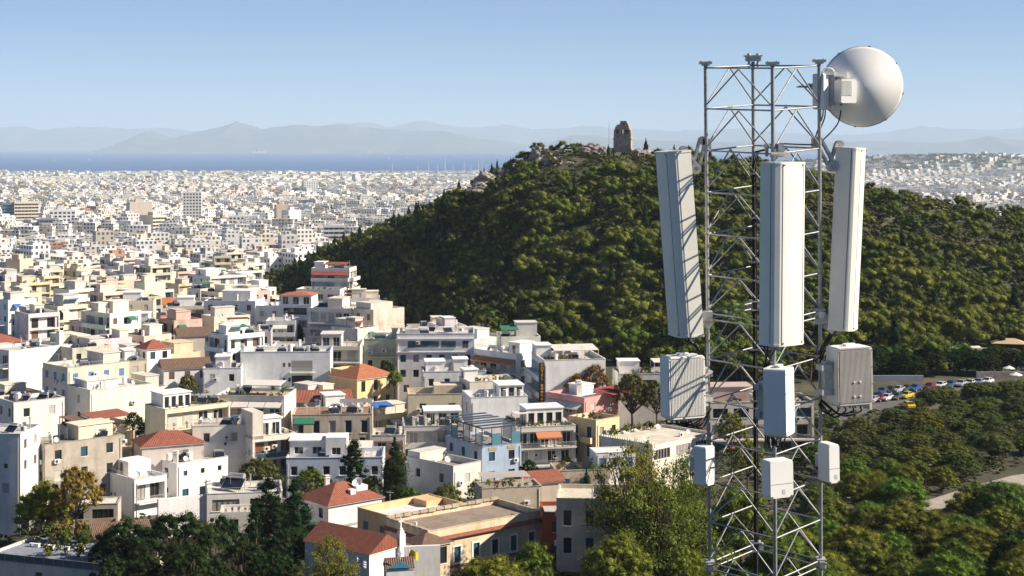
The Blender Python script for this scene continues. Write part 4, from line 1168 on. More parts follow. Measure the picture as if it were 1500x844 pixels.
KIT = {}
def kit(name):
    """small roof furniture, shared meshes"""
    if name in KIT: return KIT[name]
    b = MB(); mats = [M['white']]
    if name == 'solar_heater':
        rt = Matrix.Rotation(R(38), 3, 'X'); b.box((0, 0, .62), (1.9, 1.25, .07), 1, rt); b.box((0, 0, .62), (1.98, 1.33, .05), 2, rt)
        b.tube((-.75, .62, 1.18), (.75, .62, 1.18), .27, n=14, mi=0)
        for sx in (-.8, .8): b.tube((sx, .6, 0), (sx, .6, 1.0), .03, n=5, mi=2); b.tube((sx, -.5, 0), (sx, -.5, .3), .03, n=5, mi=2)
        mats = [M['tank'], M['solar'], M['rail']]
    elif name == 'satellite_dish':
        mt = Matrix.Translation((0, 0, .75)) @ Matrix.Rotation(R(60), 4, 'X'); b.lathe([(.01, -.1), (.2, -.075), (.34, -.02), (.42, .04)], 16, 0, mt); b.tube((0, 0, 0), (0, .05, .72), .03, n=6)
        b.tube((0, -.02, .7), (0, -.45, .85), .014, n=5); b.box((0, -.47, .87), (.08, .1, .08))
    elif name == 'air_conditioner':
        b.box((0, 0, .35), (.85, .35, .62)); b.tube((-.12, -.18, .35), (-.12, -.19, .35), .24, n=16, mi=1); b.box((0, 0, .03), (.7, .3, .05), 1); mats = [M['white'], M['iron']]
    elif name == 'chimney':
        b.box((0, 0, .6), (.5, .5, 1.2)); b.box((0, 0, 1.23), (.64, .64, .1)); b.box((0, 0, 1.36), (.4, .4, .2)); b.box((0, 0, 1.48), (.56, .56, .07)); mats = [M['plaster']]
    elif name == 'aerial':
        b.tube((0, 0, 0), (0, 0, 2.7), .022, n=5); b.tube((-.55, 0, 2.4), (.55, 0, 2.4), .012, n=4)
        for k in range(6): b.tube((-.5 + k * .2, -.28, 2.4), (-.5 + k * .2, .28, 2.4), .009, n=4)
        b.tube((0, -.3, 2.0), (0, .3, 2.0), .012, n=4); mats = [M['rail']]
    elif name == 'flue_pipe':
        b.tube((0, 0, 0), (0, 0, 1.6), .1, n=8); b.tube((0, 0, 1.6), (0, 0, 1.75), .17, n=8); mats = [M['tank']]
    elif name == 'water_tank':
        b.tube((0, 0, .25), (0, 0, 1.35), .5, n=16); b.tube((0, 0, 1.35), (0, 0, 1.5), .5, .15, n=16)
        for a in range(4): b.tube((.35 * math.cos(a * 1.57), .35 * math.sin(a * 1.57), 0), (.35 * math.cos(a * 1.57), .35 * math.sin(a * 1.57), .26), .03, n=4)
    KIT[name] = b.data(name, mats); return KIT[name]

PLANTS = []
def make_plants():
    for s in range(4):
        rs_ = np.random.RandomState(90 + s); cl = [(rs_.uniform(-.16, .16), rs_.uniform(-.16, .16), .34 + rs_.uniform(0, .45), rs_.uniform(.11, .2)) for _ in range(11)]
        V, Q, T_ = crown_arrays(rs_, cl, .11, 3.0, core=.4, spread=.5); PLANTS.append(raw_mesh('leaves', V, Q, T_, [M['leaf']]))
make_plants()
POT = MB(); POT.lathe([(.001, 0), (.11, 0), (.15, .2), (.16, .22), (.16, .25), (.13, .25), (.001, .22)], 10); POT_ME = POT.data('pot', M['terracotta'])
def potted_plant(loc, label, s=1.0, colr=None, group='potted plants on roof terraces'):
    o = bpy.data.objects.new('potted_plant', None); link(o); tag(o, label, 'plant', group); o.location = loc; o.scale = (s, s, s * rnd.uniform(.85, 1.3)); o.rotation_euler = (0, 0, rnd.uniform(0, 6.28))
    put('leaves' if s < 1.9 else 'foliage', PLANTS[rnd.randrange(4)], o, colr or rnd.choice([GREEN['bright'], GREEN['olive'], GREEN['light'], GREEN['dark'], (.16, .1, .04)]))
    if s < 1.45: put('pot', POT_ME, o)
    else: o.location.z -= .22 * s
    return o

BUILT = []    # footprints (x, y, radius)
class Bld:
    """a house placed by the picture position of its nearest roof corner"""
    def __init__(s, name, label, px, py, d, yaw, W, D, colr, fh=3.1, parapet=.7, front=(), left=(), right=(), back=(), roof='flat', roofcol=(.42, .40, .36), mat='plaster', near=None, anchor=None, pitch=1.6, tile='tile', frame='win', base=None, group='town houses', railing='bars', ov=.4, cat='house', loc=None, top=None, balcol=None, recess=.22):
        a = R(yaw); s.yaw = a; colr = tuple(min(.83, c * 1.1) for c in colr); s.W, s.D, s.col, s.fh = W, D, colr, fh
        if loc is None:
            c = at(px, py, d); cx, cy, s.top = c.x, c.y, c.z
            ex = Vector((math.cos(a), math.sin(a))); corner_ = anchor or ('L' if yaw >= 0 else 'R')
            if corner_ == 'R': cx -= W * ex.x; cy -= W * ex.y
        else: cx, cy = loc; s.top = top
        mid = Vector((cx, cy)) + Vector((math.cos(a), math.sin(a))) * W / 2 + Vector((-math.sin(a), math.cos(a))) * D / 2
        s.mid = mid; g = min(gz(cx, cy), gz(mid.x, mid.y), gz(2 * mid.x - cx, 2 * mid.y - cy)); s.z0 = g - .6
        s.near = (d or cy) < 312 if near is None else near
        s.o = thing(name, label, cat, (cx, cy, s.z0), a, group); s.H = s.top - s.z0; H = s.H
        BUILT.append((mid.x, mid.y, math.hypot(W, D) / 2))
        s.rl = H - (parapet if roof == 'flat' else 0); s.small = []
        s.frame, s.railing, s.balcol = frame, railing, balcol or colr
        holes = {k: [] for k in SIDES}; s.wins = []; s.bals = []
        for side, rows in (('front', front), ('left', left), ('right', right), ('back', back)):
            L = W if side in ('front', 'back') else D
            for k, code in enumerate(rows):
                s.row(side, L, s.rl - (k + 1) * fh + .05, code, holes[side])
        m = MB(); t = .22
        for side, (oo, ux, nn, L) in {'front': ((0, 0), (1, 0), (0, -1), W), 'right': ((W, 0), (0, 1), (1, 0), D), 'back': ((W, D), (-1, 0), (0, 1), W), 'left': ((0, D), (0, -1), (-1, 0), D)}.items():
            facade(m, oo, ux, nn, L, 0, H, [h for h in holes[side] if h[2] > .1], recess)
        if roof == 'flat':
            z = H; i = [(0, 0), (W, 0), (W, D), (0, D)]; n_ = [(t, t), (W - t, t), (W - t, D - t), (t, D - t)]
            for k in range(4):
                a0, a1, b0, b1 = i[k], i[(k + 1) % 4], n_[k], n_[(k + 1) % 4]
                m.face([(*a0, z), (*a1, z), (*b1, z), (*b0, z)]); m.face([(*b0, z), (*b1, z), (*b1, s.rl), (*b0, s.rl)])
        s.wall = m.build('wall', M[mat], s.o, colr)
        r = MB()
        if roof == 'flat':
            r.face([(t - .01, t - .01, s.rl), (W - t + .01, t - .01, s.rl), (W - t + .01, D - t + .01, s.rl), (t - .01, D - t + .01, s.rl)]); s.roof = r.build('roof', M['roof'], s.o, roofcol)
        else:
            hip_roof(r, 0, W, 0, D, H, pitch, ov, roof == 'gable'); me = r.data('roof', M[tile]); uv_roof(me); s.roof = put('roof', me, s.o)
            e = MB(); e.b2(-ov * .8, W + ov * .8, -ov * .8, D + ov * .8, H - .16, H - .04); e.build('eaves', M['white'], s.o)
        for wn_ in s.wins: s.window(*wn_)
        for (side, x0, x1, z, dep, style) in s.bals: s.balcony(side, x0, x1, z, dep, style)
        if cat in ('house', 'hotel') and (d or cy) < 345 and roof == 'flat':
            for side, L in (('front', W), ('left', D)):
                if L < 4: continue
                xx = rnd.choice([.35, L - .35]); px_, py_ = s.pos(side, xx, .07); b = MB(); b.tube((px_, py_, 0), (px_, py_, s.rl - .1), .05, n=6); b.build('drainpipe', rnd.choice([M['rail'], M['white'], M['concrete']]), s.o)
                for k in range(rnd.choice([0, 1, 2])):
                    zz = s.rl - fh * rnd.choice([1, 1, 2]) + rnd.uniform(.2, 1.6)
                    if zz > .5:
                        px_, py_ = s.pos(side, rnd.uniform(.1, .9) * L, .25); o = put('air_conditioner', kit('air_conditioner'), s.o, None, (px_, py_, zz), SIDES[side])
            b = MB(); k = .06
            b.b2(-k, W + k, -k, .2, H + .001, H + .07); b.b2(-k, W + k, D - .2, D + k, H + .001, H + .07); b.b2(-k, .2, .2, D - .2, H + .001, H + .07); b.b2(W - .2, W + k, .2, D - .2, H + .001, H + .07)
            b.build('coping', M['plaster_old'], s.o, tuple(c * .85 for c in colr))
    def pos(s, side, x, off=0.0):
        """local point at distance x along a side (left to right seen from outside), off metres outward"""
        return {'front': (x, -off), 'right': (s.W + off, x), 'back': (s.W - x, s.D + off), 'left': (-off, s.D - x)}[side]
    def row(s, side, L, z, code, holes):
        """z is the floor level of this storey"""
        if z < .15 or not code or code[0] == '.': return
        typ = code[0]; num = ''.join(c for c in code[1:] if c.isdigit()); n = int(num) if num else 1; fl = code[1 + len(num):]
        style = s.frame
        for key, st in (('B', 'brown'), ('U', 'blue'), ('T', 'teal'), ('G', 'grey'), ('R', 'roll'), ('K', 'dark'), ('W', 'wood')):
            if key in fl: style = st
        w, h, sill = {'w': (1.15, 1.5, .9), 't': (1.25, 2.25, .08), 'b': (1.5, 2.2, .1), 'g': (L * .8 / n, 1.7, .75), 'G': (L * .86 / n, 2.3, .12), 's': (.7, .8, 1.4), 'p': (1.05, 2.1, .45)}[typ]
        w = min(w, L / n * .72); x_off = 0
        if typ == 'b' and n * 2.3 < L * .8: w = min(2.2, L / n * .6)
        deep = typ == 'b' and L > 3.2
        if deep: holes.append((.35, L - .35, z + .02, min(z + 2.62, s.rl - .12), .95))
        for k in range(n):
            x = L * (k + .5) / n
            if deep: x = .45 + (L - .9) * (k + .5) / n; w = min(w, (L - .9) / n * .8)
            else: holes.append((x - w / 2, x + w / 2, z + sill, min(z + sill + h, s.rl - .12)))
            st = style
            if style == 'win' and rnd.random() < .28: st = 'roll'
            s.wins.append((side, x, z + sill, w, min(h, s.rl - .12 - z - sill), st, .86 if deep else .1))
        if typ == 'b' or 'v' in fl: s.bals.append((side, .15, L - .15, z, 1.25, s.railing))
        if typ == 'b' and not set(fl) & set('aor') and L > 4 and rnd.random() < .4:
            a0 = rnd.uniform(.2, L * .5); s.awning(side, a0, a0 + rnd.uniform(2.0, min(4.5, L * .5)), z + 2.55, 1.35, rnd.choice([M['canvas'], M['canvas'], M['green_can'], M['orange'], M['greyshut']]), 1)
        if 'a' in fl or 'o' in fl or 'r' in fl:
            s.awning(side, .3, L - .3, z + 2.55, 1.5, M['orange'] if 'o' in fl else (M['red_can'] if 'r' in fl else M['canvas']), n)
    def window(s, side, x, z, w, h, style, inset=.1):
        fm, pm, sm, cm, bm = win_mesh(w, h, style, s.near); px, py = s.pos(side, x, -inset)
        o = put('window', fm, s.o, None, (px, py, z), SIDES[side])
        if s.near and inset < .5: put('sill', sill_mesh(w), o)
        if sm is not None and (style != 'roll' or rnd.random() < .8): put('shutter', sm, o)
        if style not in ('brown', 'blue', 'teal', 'grey', 'roll') or style == 'roll': put('pane', bm if style == 'dark' and rnd.random() < .3 else (cm if rnd.random() < .22 else pm), o)
    def balcony(s, side, x0, x1, z, dep, style):
        px, py = s.pos(side, x0); b = MB(); b.b2(0, x1 - x0, -dep, .002, -.17, 0)
        o = b.build('balcony', M['plaster'], s.o, s.balcol, (px, py, z), None); o.rotation_euler = (0, 0, SIDES[side])
        railing_mb(x1 - x0, dep, style).build('railing', [M['rail'] if style != 'solid' else M['plaster'], M['glass_b']], o, s.balcol)
    def awning(s, side, x0, x1, z, dep, mat, n=1):
        for k in range(n):
            a0 = x0 + (x1 - x0) * k / n + .05; a1 = x0 + (x1 - x0) * (k + 1) / n - .05
            px, py = s.pos(side, a0); b = MB(); L = a1 - a0
            b.face([(0, -.03, 0), (L, -.03, 0), (L, -dep, -.75), (0, -dep, -.75)]); b.face([(0, -dep, -.75), (L, -dep, -.75), (L, -dep + .01, -1.0), (0, -dep + .01, -1.0)])
            b.face([(0, -.03, -.02), (0, -dep, -.77), (L, -dep, -.77), (L, -.03, -.02)])
            o = b.build('awning', mat, s.o, None, (px, py, z)); o.rotation_euler = (0, 0, SIDES[side])
    def loc(s, u, v, dz=0.0):
        return (s.W * u, s.D * v, s.rl + dz)
    def wpt(s, u, v, dz=0.0):
        q = Matrix.Rotation(s.yaw, 3, 'Z') @ Vector(s.loc(u, v, dz)); return q + Vector(s.o.location)
    def add(s, kind, u, v, rz=None, sc=1.0, dz=0.0):
        o = put(kind, kit(kind), s.o, (.75, .74, .7), s.loc(u, v, dz), (rnd.uniform(-.6, .6) - s.yaw) if rz is None else rz)
        o.scale = (sc, sc, sc); return o
    def hut(s, u0, u1, v0, v1, h, colr=None, door=True, cap=True, front='', name='roof_hut', roofcol=None):
        """a smaller storey on the roof"""
        x0, x1, y0, y1 = s.W * u0, s.W * u1, s.D * v0, s.D * v1; z = s.rl; c = colr or s.col; b = MB(); holes = []
        L = x1 - x0; ws = []
        if front:
            n = int(front[1:]) if len(front) > 1 else 1; w = min(1.5, L / n * .7)
            for k in range(n):
                x = L * (k + .5) / n; zz = z + (.1 if front[0] == 't' else .8); hh = (2.0 if front[0] == 't' else 1.2)
                holes.append((x - w / 2, x + w / 2, zz, min(zz + hh, z + h - .2))); ws.append((x, zz, w, min(hh, z + h - .2 - zz)))
        facade(b, (x0, y0), (1, 0), (0, -1), L, z, z + h, holes); facade(b, (x1, y0), (0, 1), (1, 0), y1 - y0, z, z + h, [])
        facade(b, (x1, y1), (-1, 0), (0, 1), L, z, z + h, []); 
        dl = [((y1 - y0) * .3, (y1 - y0) * .3 + .9, z + .02, z + 2.05)] if door and (y1 - y0) > 2 and h > 2.2 else []
        facade(b, (x0, y1), (0, -1), (-1, 0), y1 - y0, z, z + h, dl)
        if cap: b.b2(x0 - .2, x1 + .2, y0 - .2, y1 + .2, z + h, z + h + .16)
        else: b.face([(x0, y0, z + h), (x1, y0, z + h), (x1, y1, z + h), (x0, y1, z + h)])
        o = b.build(name, M['plaster'], s.o, c)
        for (x, zz, w, hh) in ws:
            fm, pm, sm, cm, bm = win_mesh(w, hh, 'win', s.near); q = put('window', fm, o, None, (x0 + x, y0 + .1, zz), 0); 
        for (x, zz, w, hh) in ws:
            put('pane', win_mesh(w, hh, 'win', s.near)[1], o, None, (x0 + x, y0 + .1, zz), 0)
        for h_ in dl:
            fm, pm, sm, cm, bm = win_mesh(.9, 2.0, 'brown', s.near); put('door', sm, o, None, (x0 + .1, y1 - (h_[0] + h_[1]) / 2, h_[2]), -math.pi / 2)
        return o
    def canopy(s, u0, u1, v0, v1, h, mat, slope=0.0, posts=True, slats=False, name='canopy', tile=False):
        x0, x1, y0, y1 = s.W * u0, s.W * u1, s.D * v0, s.D * v1; z = s.rl; b = MB()
        o = None
        if slats:
            o = MB(); 
            for x in (x0, x1):
                o.b2(x - .05, x + .05, y0 - .2, y1 + .2, z + h - .15, z + h)
            o = o.build('pergola', mat, s.o); n = max(4, int((y1 - y0) / .42))
            for k in range(n + 1):
                q = MB(); y = y0 + (y1 - y0) * k / n; q.b2(x0 - .2, x1 + .2, y - .04, y + .04, z + h + .003, z + h + .09); q.build('slat', mat, o)
        else:
            zl = z + h - slope
            b.face([(x0, y0, zl), (x1, y0, zl), (x1, y1, z + h), (x0, y1, z + h)]); b.face([(x0, y0, zl - .08), (x0, y1, z + h - .08), (x1, y1, z + h - .08), (x1, y0, zl - .08)])
            b.face([(x0, y0, zl - .08), (x1, y0, zl - .08), (x1, y0, zl), (x0, y0, zl)]); b.face([(x1, y0, zl - .08), (x1, y1, z + h - .08), (x1, y1, z + h), (x1, y0, zl)]); b.face([(x0, y1, z + h - .08), (x0, y0, zl - .08), (x0, y0, zl), (x0, y1, z + h)])
            me = b.data(name, mat); uv_roof(me); o = put(name, me, s.o)
        if posts:
            for x in (x0 + .1, x1 - .1):
                for y, hh in ((y0 + .1, h - slope - .1), (y1 - .1, h - .1)):
                    q = MB(); q.b2(x - .05, x + .05, y - .05, y + .05, z, z + hh - (.06 if slats else 0)); q.build('post', M['white'], o)
        return o
    def roof_rail(s, sides=('front',), style='bars', h=.7):
        for side in sides:
            L = s.W if side in ('front', 'back') else s.D; px, py = s.pos(side, .05, -.1); b = MB()
            b.b2(0, L - .1, -.02, .02, h - .04, h); n = max(2, int(L / (.3 if style == 'bars' else 1.5)))
            for k in range(n + 1): x = (L - .1) * k / n; b.b2(x - .014, x + .014, -.014, .014, 0, h - .04)
            if style == 'glass': b.b2(.02, L - .12, -.006, .006, .06, h - .06, 1)
            o = b.build('roof_railing', [M['rail'], M['glass_b']], s.o, None, (px, py, s.H)); o.rotation_euler = (0, 0, SIDES[side])
    def plants(s, n, where, label, u0=.05, u1=.95, v0=.05, v1=.95, sc=1.2, dz=0.0):
        """potted plants in a row along a side of the roof, or scattered"""
        lst = []
        for k in range(n):
            t = (k + .5) / n
            if where == 'front': u, v = u0 + (u1 - u0) * t, v0
            elif where == 'left': u, v = u0, v0 + (v1 - v0) * t
            elif where == 'right': u, v = u1, v0 + (v1 - v0) * t
            else: u, v = rnd.uniform(u0, u1), rnd.uniform(v0, v1)
            lst.append(s.wpt(u, v, dz))
        lst.sort(key=lambda q: q.x / q.y)
        for k, p_ in enumerate(lst): potted_plant(p_, '%s, %s from left' % (label, ordinal(k + 1)), sc * rnd.uniform(.8, 1.25), group=label)
    def clutter(s, n=5, keep=.0):
        for k in range(int(n * 1.7) + 1):
            kd = rnd.choices(['solar_heater', 'satellite_dish', 'air_conditioner', 'chimney', 'aerial', 'flue_pipe', 'water_tank'], [3, 2, 2, 2, 3, 2, .6])[0]
            s.add(kd, rnd.uniform(.12, .88), rnd.uniform(.15 + keep, .88))
WHITE = (.82, .815, .80); CREAM = (.76, .69, .54); BEIGE = (.62, .56, .46); PEACH = (.66, .46, .26); GREYW = (.60, .60, .58); PINK = (.62, .32, .30); BLUEW = (.36, .42, .60); WARM = (.75, .69, .58); BROWN = (.36, .29, .23)
# ================================================================ the houses one can pick out
H = {}
def B(key, *a, **k):
    H[key] = Bld(*a, **k); return H[key]
GR = 'houses of the near town'

# cream single-storey school-like house with brown roof terrace, bottom centre
q = B('cream', 'neoclassical_house', 'long cream house with white-framed dark windows and bare brown flat roof', 627, 779, 213, 39, 19.5, 10, (.64, .55, .40), parapet=.75, fh=4.6, front=['p6K', ''], left=['.', '.'], roofcol=(.30, .24, .20), frame='dark', mat='plaster_old', group=GR)
for side, L in (('front', 19.5), ('left', 10)):          # tiled cornice under the parapet, and a lower band
    x0, y0 = q.pos(side, 0); b_ = MB(); b_.face([(-.45, -.5, 0), (L + .45, -.5, 0), (L + .02, -.003, .32), (-.02, -.003, .32)]); b_.face([(-.45, -.5, -.1), (-.45, -.003, -.1), (L + .45, -.003, -.1), (L + .45, -.5, -.1)]); b_.face([(-.45, -.5, -.1), (L + .45, -.5, -.1), (L + .45, -.5, 0), (-.45, -.5, 0)])
    me = b_.data('cornice', M['tile']); uv_roof(me); o = put('cornice', me, q.o, None, (x0, y0, q.rl - .55), SIDES[side])
    b_ = MB(); b_.b2(0, L, -.18, -.003, -.12, .14); o = b_.build('string_course', M['tile'], q.o, None, (x0, y0, q.rl - 4.55)); o.rotation_euler = (0, 0, SIDES[side])
for k in range(6):                                      # white surrounds
    x = 19.5 * (k + .5) / 6; b_ = MB(); z = q.rl - 4.55 + .45
    b_.b2(x - .78, x - .54, -.06, .0, z - .2, z + 2.35); b_.b2(x + .54, x + .78, -.06, .0, z - .2, z + 2.35); b_.b2(x - .54, x + .54, -.06, .0, z + 2.12, z + 2.35); b_.b2(x - .85, x + .85, -.12, .0, z - .22, z - .04)
    b_.build('window_surround', M['white'], q.o)
for k in range(14):                                      # crumbling coping
    b_ = MB(); x = 19.5 * k / 14; b_.box((x + .7, 9.75, q.H + .12), (1.25, .5, .26 + .1 * (k % 3))); b_.build('coping_block', M['plaster_old'], q.o, (.5, .43, .33))
for k in range(8):
    b_ = MB(); y = 10 * k / 8; b_.box((.22, y + .62, q.H + .08), (.5, 1.1, .2 + .08 * (k % 2))); b_.build('coping_block', M['plaster_old'], q.o, (.5, .43, .33))
q.add('chimney', .08, .5, sc=.6); q.add('flue_pipe', .45, .5, sc=.3)
# porch with its own tiled roof at the left end of the cream house
b_ = Bld('porch_house', 'small porch with dark tiled roof at the corner of the cream house', 618, 801, 209.5, 39, 4.6, 4.2, (.58, .49, .36), front=['t2W'], left=['t1W'], roof='hip', pitch=1.1, tile='tile_old', group=GR, fh=2.9)
b_ = Bld('terrace_wall', 'low white courtyard wall beside the chapel', 560, 802, 207, 8, 7.5, .5, WHITE, parapet=.1, group=GR, cat='wall')

q = B('peach', 'peach_house', 'peach house with teal door and balcony and a white roof terrace', 572, 757, 221, 42, 13, 7.6, PEACH, parapet=.9, left=['t2T'], front=['w2'], roofcol=(.72, .72, .72), group=GR)
q.balcony('left', .8, 4.6, q.rl - 3.05, 1.0, 'bars'); q.hut(.75, .97, .55, .95, .9, PEACH, False, False, name='stair_parapet'); q.add('aerial', .4, .9)

q = B('redhip', 'hip_roofed_house', 'white house with red hipped tile roof, satellite dishes and chimney', 481, 741, 234, 40, 9.5, 8, (.66, .67, .70), roof='hip', pitch=2.3, left=['w2K', 'w2K'], front=['.', '.'], group=GR, ov=.45)
for (x, y, z, s) in ((6.5, 2.2, .9, 1.0), (7.4, 3.1, 1.0, .9)): o = q.add('satellite_dish', 0, 0); o.location = (x, y, q.H + z); o.scale = (s * 1.6,) * 3
o = q.add('chimney', 0, 0, sc=1.3); o.location = (3.4, 5.5, q.H + 1.2)
b_ = MB(); b_.b2(6.0, 8.0, 1.5, 3.0, q.H + .5, q.H + 1.75); b_.build('roof_box', M['white'], q.o); b_ = MB(); b_.b2(4.6, 5.5, 1.0, 1.9, q.H + .3, q.H + 1.5); b_.build('roof_vent', M['white'], q.o)
b_ = MB()
for k in range(2): b_.b2(-.12, 8.0 if k else 9.5, -.12, -.003, q.H - 3.35, q.H - 3.15)
b_.build('string_course', M['white'], q.o)

# chapel
q = B('chapel', 'chapel', 'whitewashed chapel with long red tiled gable roof and white crosses', 541, 812, 203, 52, 6.2, 11.5, (.76, .78, .82), roof='gable', pitch=2.0, group=GR, cat='chapel', ov=.25)
def cross(b, x, y, z, s):
    b.box((x, y, z + .45 * s), (.12 * s, .1 * s, .9 * s)); b.box((x, y, z + .6 * s), (.55 * s, .1 * s, .12 * s))
b_ = MB(); b_.b2(5.2, 6.3, -.5, .2, q.H - 1.5, q.H + 1.5); b_.b2(5.35, 6.15, -.42, .12, q.H + 1.5, q.H + 1.9); b_.b2(5.5, 6.0, -.35, .05, q.H + 1.9, q.H + 2.25); b_.build('bell_gable', M['plaster'], q.o, (.78, .79, .82))
b_ = MB(); cross(b_, 5.75, -.15, q.H + 2.25, 1.5); b_.build('cross', M['white'], q.o)
g = Bld('shrine_porch', 'small white porch with blue triangular pediment and a cross', 566, 834, 196, 12, 3.4, 2.5, (.76, .78, .8), roof='gable', pitch=1.1, group=GR, cat='porch', tile='tile_old', ov=.1)
b_ = MB(); b_.prism([(.3, .1), (3.1, .1), (1.7, .95)], 0, .05, 0, Matrix.Translation((0, -.16, g.H)) @ Matrix.Rotation(R(90), 4, 'X')); b_.build('pediment', simple('sky_blue_paint', (.05, .3, .5), .6), g.o)
b_ = MB(); cross(b_, 1.7, .0, g.H + 1.1, 1.2); b_.build('cross', M['white'], g.o)
def flag(px, py, d, matlist, label, name='flag'):
    c = at(px, py, d); z0 = gz(c.x, d); o = thing(name, label, 'flag', (c.x, d, z0)); h = c.z - z0
    b = MB(); b.tube((0, 0, 0), (0, 0, h), .03, n=6); b.build('flagpole', M['rail'], o)
    b = MB(); n = 8
    for k in range(n):
        for j in range(len(matlist) if len(matlist) > 1 else 1):
            nn = len(matlist) if len(matlist) > 1 else 1
            z1, z2 = h - .05 - 1.0 * j / nn, h - .05 - 1.0 * (j + 1) / nn
            f = lambda t, z: Vector((t * 1.15, .12 * math.sin(t * 7), z - t * .55))
            b.face([f(k / n, z2), f((k + 1) / n, z2), f((k + 1) / n, z1), f(k / n, z1)], j)
    b.build('cloth', matlist, o)
BW = [simple('flag_blue', (.03, .12, .45), .8), M['white']]
flag(599, 803, 200, [M['yellow']], 'yellow flag on a pole by the small porch'); flag(523, 815, 199, [BW[0], BW[1], BW[0], BW[1], BW[0], BW[1], BW[0]], 'blue and white striped flag by the chapel')

q = B('cubic', 'cubic_house', 'plain pale grey cubic house with a stepped flat roof', 664, 683, 255, 44, 6, 11.5, (.60, .60, .56), parapet=.9, left=['w2', 'w2'], front=['w1', 'w1'], roofcol=(.33, .27, .24), group=GR)
q.hut(.02, .98, .72, .98, 1.9, (.60, .60, .56), False, False, name='upper_block'); q.add('flue_pipe', .2, .3); q.add('satellite_dish', .5, .4, sc=1.3)
q.add('air_conditioner', .3, .6)

# blue restaurant house with glazed roof terrace
q = B('blue', 'restaurant_house', 'lavender blue corner house with a glazed restaurant terrace on top', 706, 655, 264, 30, 7.5, 13, (.35, .43, .56), parapet=.35, left=['w3K', 't3K', '.'], front=['w2K', 't2K', '.'], roofcol=(.25, .25, .27), group=GR, frame='dark')
x1, y1, zt = q.W, q.D, q.H
fr = MB(); hh = 2.9
for side in ('front', 'left'):
    L = q.W if side == 'front' else q.D; n = 4 if side == 'front' else 6
    for k in range(n + 1):
        x, y = q.pos(side, .06 + (L - .12) * k / n, -.06); fr.b2(x - .06, x + .06, y - .06, y + .06, q.rl, zt + hh)
    x0_, y0_ = q.pos(side, 0, -.06); xe, ye = q.pos(side, L, -.06)
    fr.b2(min(x0_, xe) - .07, max(x0_, xe) + .07, min(y0_, ye) - .07, max(y0_, ye) + .07, zt + hh, zt + hh + .25); fr.b2(min(x0_, xe) - .05, max(x0_, xe) + .05, min(y0_, ye) - .05, max(y0_, ye) + .05, zt - .0, zt + .08)
fr.build('terrace_frame', simple('slate_blue_metal', (.05, .08, .13), .5, .2), q.o)
pm = glass_mat('teal_terrace_glass', (.10, .22, .28), .08)
for side in ('front', 'left'):
    L = q.W if side == 'front' else q.D; n = 4 if side == 'front' else 6
    for k in range(n):
        if k % 2 == 0: continue
        b_ = MB(); x, y = q.pos(side, .12 + (L - .12) * k / n, -.06); ang = SIDES[side]; b_.b2(.0, L / n - .24, -.01, .01, .08, hh - .9); o = b_.build('pane', pm, q.o, None, (x, y, zt)); o.rotation_euler = (0, 0, ang)
for k in range(6):
    b_ = MB(); y = 1.2 + k * 2.1; b_.b2(.0, q.W, y - .1, y + .9, zt + hh + .26 + .06 * (k % 2), zt + hh + .34 + .06 * (k % 2)); b_.build('roof_panel', simple('dark_roof_panel', (.05, .07, .1), .4), q.o)
for k, p_ in enumerate(sorted([q.wpt(rnd.uniform(.1, .9), rnd.uniform(.06, .9)) for _ in range(14)], key=lambda w: w.x / w.y)):
    o = thing('terrace_table', 'white clothed table on the glazed restaurant terrace, %s from left' % ordinal(k + 1), 'table', p_, 0, 'white tables on the glazed restaurant terrace')
    b_ = MB(); b_.box((0, 0, .74), (.9, .9, .05)); b_.box((0, 0, .55), (.86, .86, .32)); b_.build('tablecloth', M['white'], o); b_ = MB(); b_.tube((0, 0, 0), (0, 0, .6), .05, n=6); b_.build('leg', M['iron'], o)
for (side, x, z) in (('front', 2.0, 2.8), ('front', 5.6, 2.8), ('left', 11, 2.8)):
    px_, py_ = q.pos(side, x, .02); b_ = MB(); b_.b2(-.8, .8, -.04, 0, 0, .55); o = b_.build('sign_board', simple('ochre_board', (.4, .32, .2), .7), q.o, None, (px_, py_, q.rl - z + 2.4)); o.rotation_euler = (0, 0, SIDES[side])

# apartment with planted balconies and roof terrace
q = B('balcony', 'apartment_block', 'three-balcony apartment block with plants all round its roof terrace', 756, 627, 274, 14, 10.6, 9.5, (.60, .58, .55), parapet=.4, left=['.', '.'], front=['b5', 'b4', 'b4', 'b3'], roofcol=(.55, .5, .42), group=GR)
q.hut(.28, .9, .45, .97, 2.8, WHITE, True, True, 't4', name='penthouse'); q.canopy(.05, .28, .3, .6, 2.3, M['canvas'])
q.plants(14, 'front', 'potted plant along the front edge of the three-balcony block terrace', v0=.06, sc=1.5, dz=.1); q.plants(8, 'left', 'potted plant along the left edge of the three-balcony block terrace', u0=.06, sc=1.6)
for k in range(7):
    z = q.rl - 3.1 * 1 + .1; p_ = Matrix.Rotation(q.yaw, 3, 'Z') @ Vector((.8 + 1.45 * k, -.8, z)) + Vector(q.o.location); potted_plant(p_, 'potted plant on the upper balcony of the three-balcony block', 1.1, group='plants on the upper balcony of the three-balcony block')['label'] += ', %s from left' % ordinal(k + 1)

